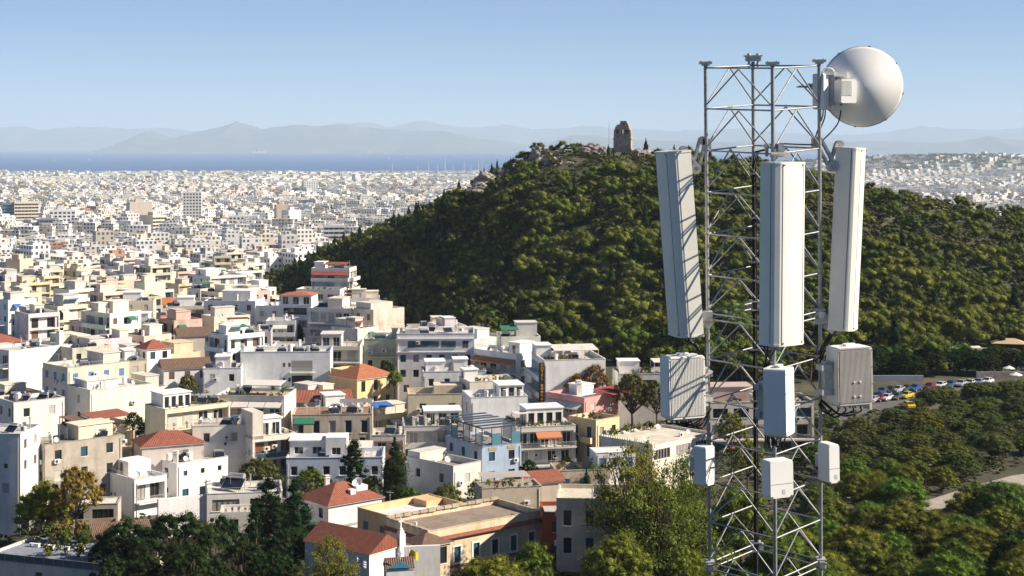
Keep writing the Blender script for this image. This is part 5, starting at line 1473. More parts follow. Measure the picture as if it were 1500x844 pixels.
# white roof-terrace house behind
q = B('whitewall', 'white_house', 'white house with big blank wall and small white chimneys behind the blue restaurant', 690, 583, 290, 12, 10.5, 9, (.74, .75, .78), parapet=.8, left=['w1'], front=['.', '.'], roofcol=(.66, .64, .6), group=GR)
q.hut(.55, .98, .3, .95, 2.4, WHITE, True, True, 't3', name='penthouse'); q.add('chimney', .3, .2, sc=1.2); q.add('chimney', .62, .12, sc=1.3); q.add('chimney', .9, .12, sc=1.2); q.roof_rail(('front',)); q.clutter(4)
q = B('planters', 'planter_house', 'cream low house with red and green planters on its roof', 688, 560, 302, 16, 9.5, 8, (.66, .62, .54), parapet=.8, front=['w3', 'w3'], left=['w2', 'w2'], roofcol=(.5, .42, .36), group=GR)
q.plants(9, 'any', 'potted plant on the roof of the cream planter house', sc=1.4); q.hut(.02, .3, .6, .98, 2.4, WHITE); q.clutter(3)
q = B('whiteclutter', 'white_house', 'low white house with many small roof boxes below the white modern house', 620, 545, 316, 6, 12.5, 8, WHITE, parapet=.7, front=['w4', 'w3'], left=['w2'], roofcol=(.62, .6, .57), group=GR)
q.hut(.05, .35, .3, .9, 2.3); q.hut(.5, .72, .4, .9, 2.6); q.clutter(8)
q = B('creamlow', 'cream_house', 'cream low house with round-cornered terrace walls before the white houses', 598, 578, 301, 5, 11, 8, (.66, .58, .43), parapet=1.0, front=['t2W'], left=['w1'], roofcol=(.55, .5, .42), group=GR)
q.hut(.45, .95, .35, .95, 2.2, (.66, .58, .43), True, False); q.clutter(3)
q = B('hotel', 'hotel', 'white hotel with blank side wall and dark vertical sign', 797, 528, 305, 10, 12, 13, (.76, .77, .79), parapet=.8, left=['b2', 'b2', 'b2', 'b2'], front=['.', '.', '.'], roofcol=(.55, .52, .48), group=GR, cat='hotel', railing='solid')
q.canopy(.25, .98, .35, .8, 2.5, M['canvas'], .5); q.hut(.0, .25, .6, .95, 2.6, WHITE); q.plants(12, 'any', 'potted plant on the hotel roof terrace', u0=.05, u1=.6, v0=.06, v1=.35, sc=1.7); q.clutter(5); q.add('water_tank', .6, .9, sc=1.6)
b_ = MB(); b_.b2(-1.0, -.85 + .9, -.28, -.04, q.H - 9.6, q.H - .4); sg = b_.build('sign_panel', simple('black_sign', (.02, .02, .022), .4), q.o)
gold = simple('amber_lettering', (.75, .42, .06), .4)
for k in range(6, 14):
    b_ = MB(); z_ = q.H - 1.0 - k * .65; b_.b2(-.66, -.26, -.31, -.285, z_ + .32, z_ + .42); b_.b2(-.66, -.56, -.31, -.285, z_, z_ + .32); b_.b2(-.36, -.26, -.31, -.285, z_, z_ + .32); b_.b2(-.56, -.36, -.31, -.285, z_ + .1 * (k % 3), z_ + .1 * (k % 3) + .09); b_.build('letter', gold, sg)
for k, ch in enumerate('HOTEL'):
    if ch == ' ': continue
    cu = bpy.data.curves.new('letter', 'FONT'); cu.body = ch; cu.size = .72; cu.align_x = 'CENTER'; cu.extrude = .02
    tmp = bpy.data.objects.new('letter_text', cu); link(tmp); bpy.context.view_layer.update(); me = bpy.data.meshes.new_from_object(tmp.evaluated_get(bpy.context.evaluated_depsgraph_get())); bpy.data.objects.remove(tmp)
    me.materials.clear(); me.materials.append(gold); o = put('letter', me, sg); o.location = (-.45, -.31, q.H - 1.05 - k * .65); o.rotation_euler = (R(90), 0, 0)
q = B('hotelwing', 'hotel_wing', 'long white house with rust orange awnings left of the hotel', 757, 519, 317, 46, 7, 12, (.72, .72, .73), parapet=.7, left=['b4o', 'b4o', 'w3'], front=['w2', 'w2', 'w2'], roofcol=(.6, .57, .52), group=GR, railing='bars')
q.roof_rail(('left', 'back'), h=.9); q.hut(.3, .9, .1, .35, 2.5, WHITE); q.clutter(6)
q = B('modern', 'modern_house', 'white three-storey modern house with long dark ribbon windows', 581, 489, 331, 1.5, 16, 11, (.76, .77, .79), parapet=.6, front=['.', 'w6K', 'w6K', 'w4'], right=['w1K', 'w1K'], roofcol=(.6, .56, .5), group=GR, frame='dark')
for x0_, x1_ in ((2.3, 8.7), (9.2, 12.2)):
    b_ = MB(); b_.b2(x0_, x1_, -.02, .0 + .0, q.rl - 2.3, q.rl - .9); b_.build('ribbon_window', M['glass_b'], q.o)
    b_ = MB(); b_.b2(x0_ - .1, x1_ + .1, -.1, -.023, q.rl - 2.42, q.rl - 2.3); b_.b2(x0_ - .1, x1_ + .1, -.1, -.023, q.rl - .9, q.rl - .8); b_.build('ribbon_frame', M['white'], q.o)
for x in (14.2,):
    b_ = MB(); b_.b2(x - .6, x + .6, -.02, 0, q.rl - 2.3, q.rl - .9); b_.build('window', M['glass'], q.o)
for z in (q.rl - .45, q.rl - 3.2): b_ = MB(); b_.b2(-.12, q.W + .12, -.25, -.003, z - .1, z + .1); b_.build('ledge', M['white'], q.o)
q.hut(.1, .4, .4, .9, 1.0, (.5, .5, .5), False, False, name='plant_box'); q.clutter(6)
q = B('greenold', 'old_green_house', 'pale green old house with small balcony squeezed beside the modern house', 533, 497, 338, 1, 8.2, 8, (.42, .48, .40), parapet=.6, front=['t3G', 'w3'], roofcol=(.4, .37, .33), group=GR, mat='plaster_old')
q.balcony('front', 1.0, 6.8, q.rl - 3.05, .9, 'bars'); q.clutter(5); q.hut(.7, .98, .3, .9, 2.6, BEIGE)
q = B('beigeapt', 'old_apartment_block', 'beige old apartment block with a large blank sunlit wall', 547, 454, 378, 44, 9.5, 7.5, (.58, .53, .45), parapet=.5, left=['w2B', 'w2B', 'w2B'], front=['.', '.', '.'], roofcol=(.5, .46, .4), group=GR, mat='plaster_old')
q.hut(.05, .75, .2, .95, 1.9, (.62, .58, .52), False, False, name='upper_block'); q.clutter(4)
q = B('balc2', 'apartment_block', 'white apartment block with canvas awnings above long dark balconies', 514, 452, 384, -12, 10.5, 10, (.68, .68, .66), parapet=.5, front=['b5', 'b4a', 'w4'], left=['w2'], roofcol=(.55, .5, .45), group=GR); q.hut(.35, .7, .3, .9, 2.4, (.6, .56, .5)); q.clutter(7)
q = B('lowlong', 'long_low_house', 'long low cream house with a pale railing along its whole roof', 397, 508, 352, 2, 19.5, 9, (.62, .60, .54), parapet=.4, front=['b6', 'b6'], roofcol=(.5, .47, .42), group=GR); q.roof_rail(('front', 'right'), h=.9); q.hut(.55, .78, .3, .95, 2.7, (.64, .62, .58), True, True, 't2'); q.clutter(4)
q = B('orangetop', 'orange_roofed_house', 'white four-storey house with orange tiled penthouse roof', 456, 446, 398, -6, 8.2, 8, WHITE, parapet=.3, front=['g1K', 'g1K', 'w2', 'w2'], left=['w2'], roofcol=(.6, .57, .52), group=GR)
q.hut(.02, .98, .1, .98, 2.4, WHITE, False, False, 't3'); hr = MB(); hip_roof(hr, .1, q.W - .1, .6, q.D, q.rl + 2.45, .8, .4); me = hr.data('penthouse_roof', M['tile_o']); uv_roof(me); put('penthouse_roof', me, q.o)
q = B('terraced', 'terraced_apartments', 'stepped white apartments with red awnings below the wooded slope', 498, 424, 478, -8, 13.5, 8, (.66, .65, .62), parapet=.9, front=['g3', 'w4'], right=['w2', 'w2'], roofcol=(.5, .48, .44), group=GR)
q.plants(7, 'front', 'shrub on the lower terrace of the stepped white apartments', v0=.12, sc=2.2)
q = B('terraced2', 'terraced_apartments', 'upper stepped white block with red canopy and roof plants', 512, 393, 490, -8, 12, 9, (.68, .67, .64), parapet=.8, front=['b3r', 'b3', 'w3'], right=['b2', 'b2', 'w2'], roofcol=(.55, .52, .48), group=GR, railing='solid')
q.canopy(.3, .9, .1, .6, 2.3, M['tile'], .5); q.hut(.0, .25, .4, .95, 2.2); q.clutter(5)
q = B('brownshut', 'white_house', 'white house with brown shutters and long dark roof eave', 374, 441, 412, -5, 13.5, 10, WHITE, parapet=.4, front=['w4B', 'b3'], left=['w3', 'w3'], roofcol=(.58, .55, .5), group=GR)
q.hut(.3, .85, .3, .9, 2.6, WHITE); q.add('chimney', .6, .2, sc=1.3); q.clutter(4)
q = B('w16', 'white_house', 'narrow white house between the brown-shuttered and orange-roofed houses', 411, 448, 404, -8, 6.5, 9, WHITE, parapet=.6, front=['w2', 'b2', 'w2'], roofcol=(.6, .57, .5), group=GR); q.clutter(4)
q = B('w17', 'apartment_block', 'beige apartment block with shaded white side wall and cluttered roof', 333, 481, 358, 18, 5.6, 9, (.56, .52, .45), parapet=.5, left=['.', '.'], front=['b2', 'b2', 'b2', 'w2'], roofcol=(.4, .37, .33), group=GR); q.canopy(.1, .9, .15, .5, 2.3, M['wood'], 0, True, True); q.clutter(6)
q = B('w18', 'grey_house', 'grey house with wooden-framed windows beside the beige apartment block', 359, 486, 362, 6, 5.8, 8, (.42, .41, .42), parapet=.5, front=['w2W', 'b2', 'w2'], roofcol=(.4, .38, .35), group=GR); q.clutter(4)
q = B('w19', 'white_house', 'white house with three stacked balconies left of the dark tree', 389, 470, 385, 3, 7.2, 8, (.70, .70, .70), parapet=.5, front=['b3', 'b3', 'b3'], left=['w2', '.'], roofcol=(.5, .48, .45), group=GR, railing='solid'); q.clutter(4)
q = B('bigwhite', 'white_apartment_block', 'wide white apartment block with solar heaters along its roof', 352, 516, 326, 3, 18.2, 9, (.73, .75, .79), parapet=.7, front=['.', '.', '.'], right=['w1', '.'], roofcol=(.62, .6, .57), group=GR)
for (x, k) in ((10.4, 0), (10.4, 1)):
    z = q.rl - 3.05 * (k + 1) - .35; b_ = MB(); b_.b2(x, x + 4.2, -.015, 0, z + .1, z + 2.3); b_.build('window', M['curtain'] if k == 0 else M['glass'], q.o); q.balcony('front', x - .4, x + 4.6, z, 1.1, 'bars')
for k in range(3):
    for x in (8.6, 9.7): b_ = MB(); z = q.rl - 3.05 * (k + 1) + .7; b_.b2(x, x + .5, -.012, 0, z, z + .8); b_.build('window', M['wood'] if k == 0 else M['glass'], q.o)
for u in (.2, .45, .65, .82): q.add('solar_heater', u, .2)
q.add('chimney', .02, .1, sc=1.5); q.add('chimney', .55, .1, sc=1.4); q.add('chimney', .75, .1, sc=1.2); q.clutter(4)
q = B('peachtile', 'peach_house', 'peach house with bright orange tiled roof in the middle of town', 523, 556, 315, 45, 9.6, 8.5, (.68, .50, .28), roof='hip', pitch=2.2, tile='tile_o', front=['p3K', 'w3'], left=['.', '.'], group=GR)
b_ = Bld('peach_wing', 'tall peach side wing beside the orange tiled roof', 512, 544, 322, 45, 5, 6, (.68, .50, .28), parapet=.3, left=['.'], group=GR)
q = B('gardenroof', 'roof_garden_block', 'apartment block with white awnings over balconies and a leafy roof terrace', 416, 581, 284, -6, 12.6, 9, (.60, .57, .51), parapet=.5, front=['b4a', 'b4', 'b4'], left=['w2'], roofcol=(.45, .4, .34), group=GR)
q.canopy(.35, .9, .25, .75, 2.4, M['canvas'], .3); q.plants(9, 'front', 'potted plant on the front edge of the leafy roof terrace', v0=.1, sc=1.5); q.plants(5, 'any', 'potted plant under the canopy of the leafy roof terrace', u0=.6, v0=.2, sc=1.6); q.clutter(4); q.add('aerial', .3, .3, sc=1.3)
q = B('greenhouse', 'garden_terrace_house', 'cream house with blank white side and a planted glass-house roof terrace', 242, 600, 274, 40, 12.6, 7.4, (.66, .60, .46), parapet=.4, left=['.', '.'], front=['b4', 'b3', 'w3'], roofcol=(.5, .46, .4), group=GR)
b_ = MB(); facade(b_, (0, q.D), (0, -1), (-1, 0), q.D, 0, q.H, []); 
q.hut(.08, .5, .35, .95, 2.5, WHITE, False, True, 't4', name='glass_house'); q.plants(9, 'front', 'potted plant along the front of the glass-house terrace', v0=.1, sc=1.3); q.plants(8, 'any', 'potted shrub in the corner of the glass-house terrace', u0=.55, v0=.3, sc=1.9); q.clutter(2)
for k in range(5):
    p_ = Matrix.Rotation(q.yaw, 3, 'Z') @ Vector((1.2 + 2.5 * k, -.8, q.rl - 3.05)) + Vector(q.o.location); potted_plant(p_, 'potted plant on the balcony below the glass-house terrace', 1.2, group='plants on the balcony below the glass house')['label'] += ', %s from left' % ordinal(k + 1)
q = B('browndoor', 'white_house', 'white house with shaded blank side and brown balcony doors', 197, 703, 245, 43, 5.6, 8.5, (.73, .74, .76), parapet=.5, left=['.', '.'], front=['b2W', 'b2W', 'b2W'], roofcol=(.6, .58, .54), group=GR); q.roof_rail(('left', 'front'), h=.7); q.hut(.25, .95, .5, .95, 2.4, WHITE, True, False); q.add('satellite_dish', .15, .1, sc=1.4); q.add('satellite_dish', .5, .1, sc=1.2)
q = B('whiteblock', 'white_house', 'white cube house with small dark windows and solar heater on top', 259, 680, 254, 42, 9.4, 6.5, (.74, .74, .74), parapet=.4, left=['w1K', 'w1K'], front=['s3K', 'w3K', 'w3K'], roofcol=(.66, .64, .6), group=GR, frame='dark'); q.clutter(6); q.add('solar_heater', .3, .5, sc=1.3); q.add('chimney', .1, .3, sc=1.4)
q = B('redcanopy', 'red_canopied_house', 'cream house with red tiled roof canopy and a balcony of plants', 118, 630, 257, 46, 10, 7, (.68, .58, .42), parapet=.8, left=['.', '.'], front=['b4', 'w3', 'w3'], roofcol=(.5, .45, .38), group=GR)
q.canopy(.3, 1.0, .05, .75, 2.5, M['tile'], .45, True, name='tiled_canopy'); q.canopy(.0, .3, .3, .95, 2.2, M['tile_old'], .4); q.plants(12, 'left', 'shrub on the left edge of the red-canopied terrace', u0=.06, sc=2.0); q.plants(6, 'any', 'shrub under the red tiled canopy', u0=.05, u1=.4, v0=.1, v1=.5, sc=1.8); q.add('solar_heater', .2, .9, sc=1.2)
q = B('brownold', 'old_brown_house', 'grey-brown old house with peeling plaster behind the yellow-green trees', 66, 652, 243, 43, 13, 6, (.40, .36, .31), parapet=.4, left=['w2K', 'w2K'], front=['w3K', 'w3', 'w2'], roofcol=(.33, .29, .25), group=GR, mat='plaster_old'); q.clutter(6); q.hut(.5, .95, .3, .95, 2.2, CREAM)
q = B('leftwall', 'white_house', 'white blank-walled house cut off at the left edge', 30, 636, 236, -4, 9, 8, (.68, .69, .70), parapet=.4, front=['.', 's2', 'w2'], right=['w2', 'w2'], roofcol=(.6, .58, .55), group=GR); q.clutter(6)
q = B('creamwall', 'cream_house', 'cream house with two large blank sunlit walls', 132, 572, 289, 42, 12.5, 9, (.72, .68, .58), parapet=.6, left=['w1', 'w1'], front=['.', '.'], roofcol=(.6, .58, .53), group=GR); q.hut(.1, .6, .4, .95, 1.7, (.72, .7, .66)); q.clutter(4)
q = B('blueshut', 'blue_shuttered_house', 'long beige house with bright blue shutters', 99, 539, 309, 45, 13.5, 9.5, (.60, .55, .46), parapet=.6, left=['w3U', 'w3U'], front=['w4U', 't3U'], roofcol=(.52, .49, .44), group=GR); q.hut(.7, .98, .3, .95, 2.2, (.66, .62, .54)); q.roof_rail(('left', 'front')); q.clutter(3)
q = B('leftblock', 'white_house', 'white house with chimneys and a broad blank wall at far left', 13, 514, 329, 50, 14, 9, (.70, .68, .67), parapet=.5, left=['b2', 'b2'], front=['.', '.'], roofcol=(.58, .56, .52), group=GR); q.clutter(8); q.add('chimney', .95, .2, sc=2.2)
q = B('villa', 'white_villa', 'white villa with solar heater, roof terrace and a covered veranda', 303, 724, 236, 10, 11, 8, (.72, .70, .66), parapet=.3, left=['.'], front=['g2W', 'w2'], roofcol=(.68, .66, .62), group=GR); q.add('solar_heater', .35, .4, sc=1.7); q.clutter(3); q.roof_rail(('front', 'left'), h=.8); q.add('chimney', .02, .1, sc=1.5)
b_ = Bld('villa_terrace', 'railed front terrace with red flowers below the villa veranda', 322, 751, 229, 8, 8, 5, (.62, .6, .56), parapet=.3, front=['t2W', 'w2'], group=GR, roofcol=(.6, .57, .52), cat='terrace'); b_.roof_rail(('front', 'right'), h=.8); b_.plants(8, 'front', 'flower pot on the railed terrace below the villa', sc=1.0, v0=.12)
b_ = Bld('garden_wall', 'sloping white garden wall left of the villa', 232, 732, 233, 30, 9, .6, (.68, .68, .7), parapet=.1, group=GR, cat='wall')
q = B('tallwhite', 'apartment_block', 'tall apartment block with blank cream side wall and red-brown balconies', 370, 640, 261, 30, 7.5, 5.8, (.70, .67, .60), parapet=.5, left=['.', '.'], front=['b3B', 'b3B', 'b3'], roofcol=(.6, .57, .52), group=GR, railing='glass'); q.hut(.0, .25, .0, .9, 4.4, (.66, .62, .54), False, False, name='stair_tower'); q.hut(.3, .8, .45, .95, 2.8, WHITE, True, True, 't2'); q.plants(5, 'front', 'potted plant on the terrace of the tall red-brown balcony block', v0=.12, u0=.3, sc=1.3)
q = B('shadedwhite', 'long_white_house', 'long blue-white house with arched windows and a stepped roof', 419, 671, 258, 2, 15.5, 9, (.60, .66, .80), parapet=.7, front=['w6', 'w6'], right=['w2'], roofcol=(.62, .61, .6), group=GR); q.hut(.02, .4, .3, .95, 2.9, WHITE, True, True, 'w2'); q.hut(.4, .62, .2, .7, 3.6, WHITE, True, False, 'w1'); q.canopy(.62, .88, .2, .7, 2.3, M['canvas'], .4); q.clutter(5)  # bluish shade of the white front is put into the wall colour
q = B('junk', 'brown_roofed_house', 'low house with brown cluttered roof and a green awning', 428, 608, 281, 4, 14, 8, (.58, .50, .40), parapet=.3, front=['t5', 'w4'], roofcol=(.33, .2, .15), group=GR, mat='plaster_old'); q.awning('front', .3, 4.0, q.rl - .2, 1.8, M['green_can']); q.canopy(.6, .98, .1, .6, 2.2, M['rail'], 0, True, True); q.clutter(7)
q = B('greybalc', 'balcony_house', 'grey-white house with long planted balconies left of the blue restaurant', 592, 625, 276, 6, 10.5, 9, (.56, .55, .53), parapet=.4, front=['b4', 'b4G', 'b4'], left=['w2', 'w2'], roofcol=(.5, .47, .43), group=GR, railing='solid'); q.hut(.35, .95, .35, .95, 2.4, WHITE, True, True, 't3'); q.plants(8, 'front', 'shrub along the roof edge of the planted balcony house', v0=.1, sc=1.5); q.clutter(6)
q = B('orangebalc', 'narrow_house', 'narrow cream house with an orange balcony front', 545, 638, 272, 3, 5.6, 7, (.66, .60, .5), parapet=.6, front=['b2', 'w2'], roofcol=(.5, .47, .42), group=GR, balcol=(.6, .25, .1), railing='solid'); q.clutter(3)
q = B('pink', 'pink_house', 'pink and cream house with red roof awning and white window awnings', 856, 583, 287, 44, 9, 9.5, PINK, parapet=.6, left=['b3a', 'w3', 'w3'], front=['w2', 'w2'], roofcol=(.72, .73, .74), group=GR); q.canopy(.55, 1.3, -.25, .3, -.6 + 2.0, M['red_can'], .5, False, name='red_awning'); q.add('chimney', .5, .6, sc=1.8); q.hut(.6, .95, .6, .95, 1.6, WHITE)
q = B('creamcorner', 'cream_corner_house', 'cream corner house with green shutters below the pink house', 873, 616, 276, 44, 6, 6.5, (.70, .55, .34), parapet=.8, left=['p2K', 'p2K', 'w2'], front=['p2K', 'p2K'], roofcol=(.4, .38, .34), group=GR); q.plants(9, 'any', 'shrub on the roof of the cream corner house', sc=1.5); q.balcony('left', 3.4, 6.0, q.rl - 3.05, .9, 'solid')
q = B('flatcream', 'wide_flat_house', 'wide cream house with broad pale flat roof left of the tower', 956, 652, 260, 46, 16, 11.5, (.70, .65, .56), parapet=.35, left=['.', '.'], front=['g3', 'w3'], roofcol=(.66, .61, .52), group=GR, frame='win'); q.clutter(2); q.plants(14, 'any', 'low shrub along the back of the wide flat roof', u0=.05, u1=.95, v0=.88, v1=.95, sc=1.8)
for k in range(22): b_ = MB(); b_.b2(.15, .5, .3 + k * .51, .5 + k * .51, q.H, q.H + .3); b_.build('parapet_tooth', M['plaster'], q.o, (.72, .68, .6))
q = B('whitecottage', 'white_cottage', 'small white cottage with blue shutters and flat pergola roof', 873, 664, 250, 10, 6.4, 4.5, (.76, .77, .8), parapet=.15, front=['w3U'], left=['t1'], roofcol=(.74, .74, .73), group=GR)
q = B('terracewall', 'terrace_house', 'beige terrace house with autumn plants on its roof', 815, 690, 247, 8, 8.5, 6, (.55, .47, .38), parapet=.6, front=['w3U', 'w2'], roofcol=(.42, .36, .3), group=GR, mat='plaster_old'); q.plants(14, 'any', 'autumn coloured plant on the beige terrace house', sc=1.7)
q = B('creambot', 'cream_town_house', 'cream town house with tall dark windows below the plane trees', 815, 730, 217, -4, 12, 9, (.66, .57, .45), parapet=.5, front=['p4K', 'p4K', 'w3K'], left=['w2'], roofcol=(.62, .57, .48), group=GR, frame='dark', anchor='L', fh=3.7); q.balcony('front', 4.0, 8.5, q.rl - 3.7, .9, 'bars'); q.add('flue_pipe', .4, .3); q.hut(.6, .8, .6, .95, 1.2, (.66, .6, .5), False)
q = B('redwall', 'terracotta_house', 'narrow terracotta red house between the cream houses', 796, 752, 223, 3, 3.6, 7, (.36, .10, .05), parapet=.5, front=['w1K', 't1K', 'w1'], group=GR, roofcol=(.5, .48, .46))
q = B('smalltile', 'tiled_cottage', 'tiny cottage with rust red tiles among the garden trees', 770, 708, 243, 20, 6, 5, (.5, .42, .36), roof='gable', pitch=1.3, group=GR)
q = B('pergolahouse', 'pergola_house', 'low garden house with a pale wooden pergola behind the cream house', 706, 716, 236, 12, 9, 5, (.5, .44, .36), parapet=.2, group=GR, roofcol=(.4, .34, .28)); q.canopy(.05, .8, .1, .9, 1.6, M['canvas'], 0, True, True); q.plants(7, 'front', 'shrub under the pale garden pergola', sc=1.8)
q = B('behindtower', 'balcony_apartments', 'apartment block with planted roof seen through the tower', 1040, 590, 288, 4, 19, 10, (.62, .57, .50), parapet=.5, front=['g5K', 'b6', 'b6', 'b5'], left=['w2'], roofcol=(.48, .36, .3), group=GR, frame='dark'); q.hut(.05, .45, .4, .95, 2.6, (.5, .4, .36)); q.plants(14, 'front', 'potted plant on the roof edge seen through the tower', u0=.45, v0=.1, sc=1.4); q.clutter(8)
q = B('cafe', 'roof_cafe', 'white roof cafe under a flat canopy beside the left radio unit', 905, 548, 312, 3, 16, 9, (.6, .58, .54), parapet=.6, front=['g4K', 'w4'], roofcol=(.5, .44, .38), group=GR); q.canopy(.45, .98, .1, .7, 2.8, M['canvas'], .1); q.plants(12, 'any', 'shrub on the white roof cafe', u0=.02, u1=.45, sc=1.8); q.hut(.05, .3, .5, .95, 2.4, WHITE)
for k in range(6):
    p_ = q.wpt(.5 + .08 * k, .3 + .1 * (k % 2)); o = thing('cafe_table', 'small table under the flat roof cafe canopy, %s from left' % ordinal(k + 1), 'table', p_, 0, 'tables under the roof cafe canopy'); b_ = MB(); b_.box((0, 0, .74), (.8, .8, .05)); b_.build('table_top', M['blue_can'], o); b_ = MB(); b_.tube((0, 0, 0), (0, 0, .72), .04, n=6); b_.build('leg', M['iron'], o)
# farther picked-out houses
for key, lab, px, py, d, yaw, W, D, c, fr, lf, rt_, roof in [
    ('hipwhite', 'small white house with red hip roof among the shaded houses', 215, 512, 338, 40, 5.6, 5, WHITE, ['w2K', '.'], ['w2K'], (), 'hip'),
    ('browntile', 'low white house with long brown tiled roof', 240, 541, 325, 22, 9.5, 6, (.66, .66, .67), ['w3B', '.'], ['w2'], (), 'gable'),
    ('oldwall', 'old brownish house with cracked wall left of the low tiled house', 181, 530, 331, 30, 5, 7, (.5, .45, .38), ['w1', 'w1'], ['.', '.'], (), 'flat'),
    ('whiteside', 'plain white house left of the wide white apartment block', 297, 540, 318, 6, 7.5, 7, (.72, .74, .77), ['w2', '.'], ['.'], (), 'flat'),
    ('beige35', 'beige three-storey block with balconies in the middle left', 243, 449, 428, 10, 11, 10, (.58, .55, .46), ['b3', 'b3', 'w3'], ['w2', 'w2'], (), 'flat'),
    ('beige36', 'cream low block with dark trees on its right', 157, 441, 442, 8, 12.5, 9, (.62, .57, .47), ['w3', 'b3', 'w3'], ['.', '.'], (), 'flat'),
    ('beige37', 'beige house with a dark open terrace under its roof', 130, 464, 420, 14, 9, 8, (.54, .47, .37), ['G2K', 'b3'], ['w3', '.'], (), 'flat'),
    ('church', 'church with broad orange tiled roof behind the thin cypress', 125, 441, 520, 35, 11, 11, (.62, .57, .5), ['w2', '.'], ['w2'], (), 'hip'),
    ('pink40', 'small pink house with brown door in the shaded middle town', 146, 487, 392, 6, 5.6, 6, (.55, .36, .34), ['w2B', '.'], ['w1'], (), 'flat'),
    ('white41', 'pale blue-white shed house behind the small pink house', 166, 473, 402, 4, 11, 8, (.62, .64, .70), ['w2', '.'], ['.'], (), 'flat'),
    ('row43', 'long apartment terrace with green glass fronts below the hill trees', 308, 405, 560, 42, 15, 12, (.62, .62, .62), ['b4', 'b4', 'b4', 'w4'], ['w3', 'w3', 'w3'], (), 'flat'),
    ('row44', 'grey-white apartment block at the edge of the hill trees', 345, 398, 600, 42, 12, 10, (.66, .66, .66), ['b4', 'b4', 'b4'], ['w3', 'w3'], (), 'flat'),
    ('white45', 'white shop-like house with grey awning before the big tree', 237, 475, 396, 5, 10, 8, (.6, .58, .55), ['g2K', 'w2'], ['w2'], (), 'flat'),
    ('redt46', 'low house with dull red tiled roof right of the shed', 262, 493, 372, 20, 8, 7, (.5, .45, .4), ['.'], ['.'], (), 'gable'),
    ('bl47', 'small blue-grey house with sloping roof below the beige block', 300, 500, 362, 10, 7, 7, (.46, .48, .52), ['w2', '.'], ['w1'], (), 'flat'),
    ('gar48', 'low white garden house under the cream blank-walled house', 20, 590, 268, 40, 9, 7, (.66, .65, .62), ['w2', '.'], ['w2'], (), 'flat'),
    ('gar49', 'small white house with patio at the foot of the greenhouse terrace', 282, 625, 262, 12, 9, 7, (.72, .70, .64), ['w2', '.'], ['w1'], (), 'flat'),
    ('redr50', 'house with dark red hip roof between the white houses', 208, 655, 256, 25, 10, 7, (.5, .45, .42), ['.'], ['.'], (), 'hip'),
    ('rt51', 'long beige terrace house before the peach tiled house', 420, 590, 296, 12, 12, 7, (.56, .50, .42), ['w3', '.'], ['.'], (), 'gable'),
    ('rt52', 'low cream house with tile-edged roof behind the brown cluttered roof', 455, 600, 291, 20, 9, 7, (.62, .54, .42), ['w2', '.'], ['.'], (), 'flat'),
    ]:
    q = B(key, 'town_house', lab, px, py, d, yaw, W, D, c, front=fr, left=lf, right=rt_, roof=roof, pitch=1.7, parapet=.5, roofcol=rnd.choice([(.5, .47, .42), (.6, .57, .53), (.42, .37, .33)]), group=GR, tile={'church': 'tile_o', 'browntile': 'tile_old', 'redt46': 'tile_old'}.get(key, 'tile'))
    if roof == 'flat':
        q.clutter(6)
        if rnd.random() < .7: u = rnd.uniform(.05, .5); q.hut(u, u + .4, .35, .95, 2.4, rnd.choice([WHITE, WARM, c]))
# bottom left: roof terrace with railing, and the ruined house
q = B('terrace', 'roof_terrace_house', 'house with a blue-grey planted roof terrace and glass railing at bottom left', 152, 838, 206, -20, 20, 14, (.66, .64, .58), parapet=.25, front=['w3', 'w2'], right=['w2'], roofcol=(.26, .29, .36), group=GR)
q.roof_rail(('front', 'right'), 'glass', 1.0); q.plants(26, 'any', 'shrub at the back of the blue-grey roof terrace', u0=.05, u1=.97, v0=.72, v1=.97, sc=2.6); q.plants(9, 'front', 'pot by the glass railing of the blue-grey roof terrace', sc=1.3, v0=.05); q.plants(9, 'any', 'clipped round shrub in the middle of the roof terrace', u0=.3, u1=.5, v0=.3, v1=.45, sc=1.8); q.add('chimney', .86, .8, sc=1.7); q.add('chimney', .72, .8, sc=1.7); q.plants(16, 'any', 'tall bushy shrub on the right part of the roof terrace', u0=.55, u1=.98, v0=.35, v1=.7, sc=3.0); q.plants(8, 'any', 'tall bushy shrub at the left back of the roof terrace', u0=.02, u1=.5, v0=.75, v1=.97, sc=3.4)
for k in range(6):
    p_ = q.wpt(.15 + .12 * k, .62); o = thing('bench', 'white bench along the shrubs of the roof terrace, %s from left' % ordinal(k + 1), 'bench', p_, q.yaw, 'white benches of the roof terrace'); b_ = MB(); b_.box((0, 0, .42), (1.6, .5, .07)); b_.build('seat', M['white'], o)
    for sx in (-.65, .65): b_ = MB(); b_.box((sx, 0, .19), (.1, .45, .38)); b_.build('leg', M['white'], o)
q = B('ruin', 'ruined_house', 'ruined brick house with rusty roof sheets beside the dark trees', 140, 787, 222, 25, 7.5, 6, (.34, .24, .17), parapet=.3, front=['t2K'], left=['w1K'], roof='gable', pitch=1.2, tile='tile_old', group=GR, mat='plaster_old')
q = B('ruin2', 'ruined_outbuilding', 'roofless rubble outbuilding behind the ruined house', 108, 774, 226, 15, 6, 5, (.36, .27, .19), parapet=1.2, roofcol=(.3, .2, .12), group=GR, mat='plaster_old')
q = B('shed', 'long_shed', 'long shed with pale sheet roof behind the yellow-green trees', 40, 742, 236, 8, 13, 5, (.42, .38, .33), parapet=.1, front=['G3K'], roofcol=(.62, .6, .56), group=GR)
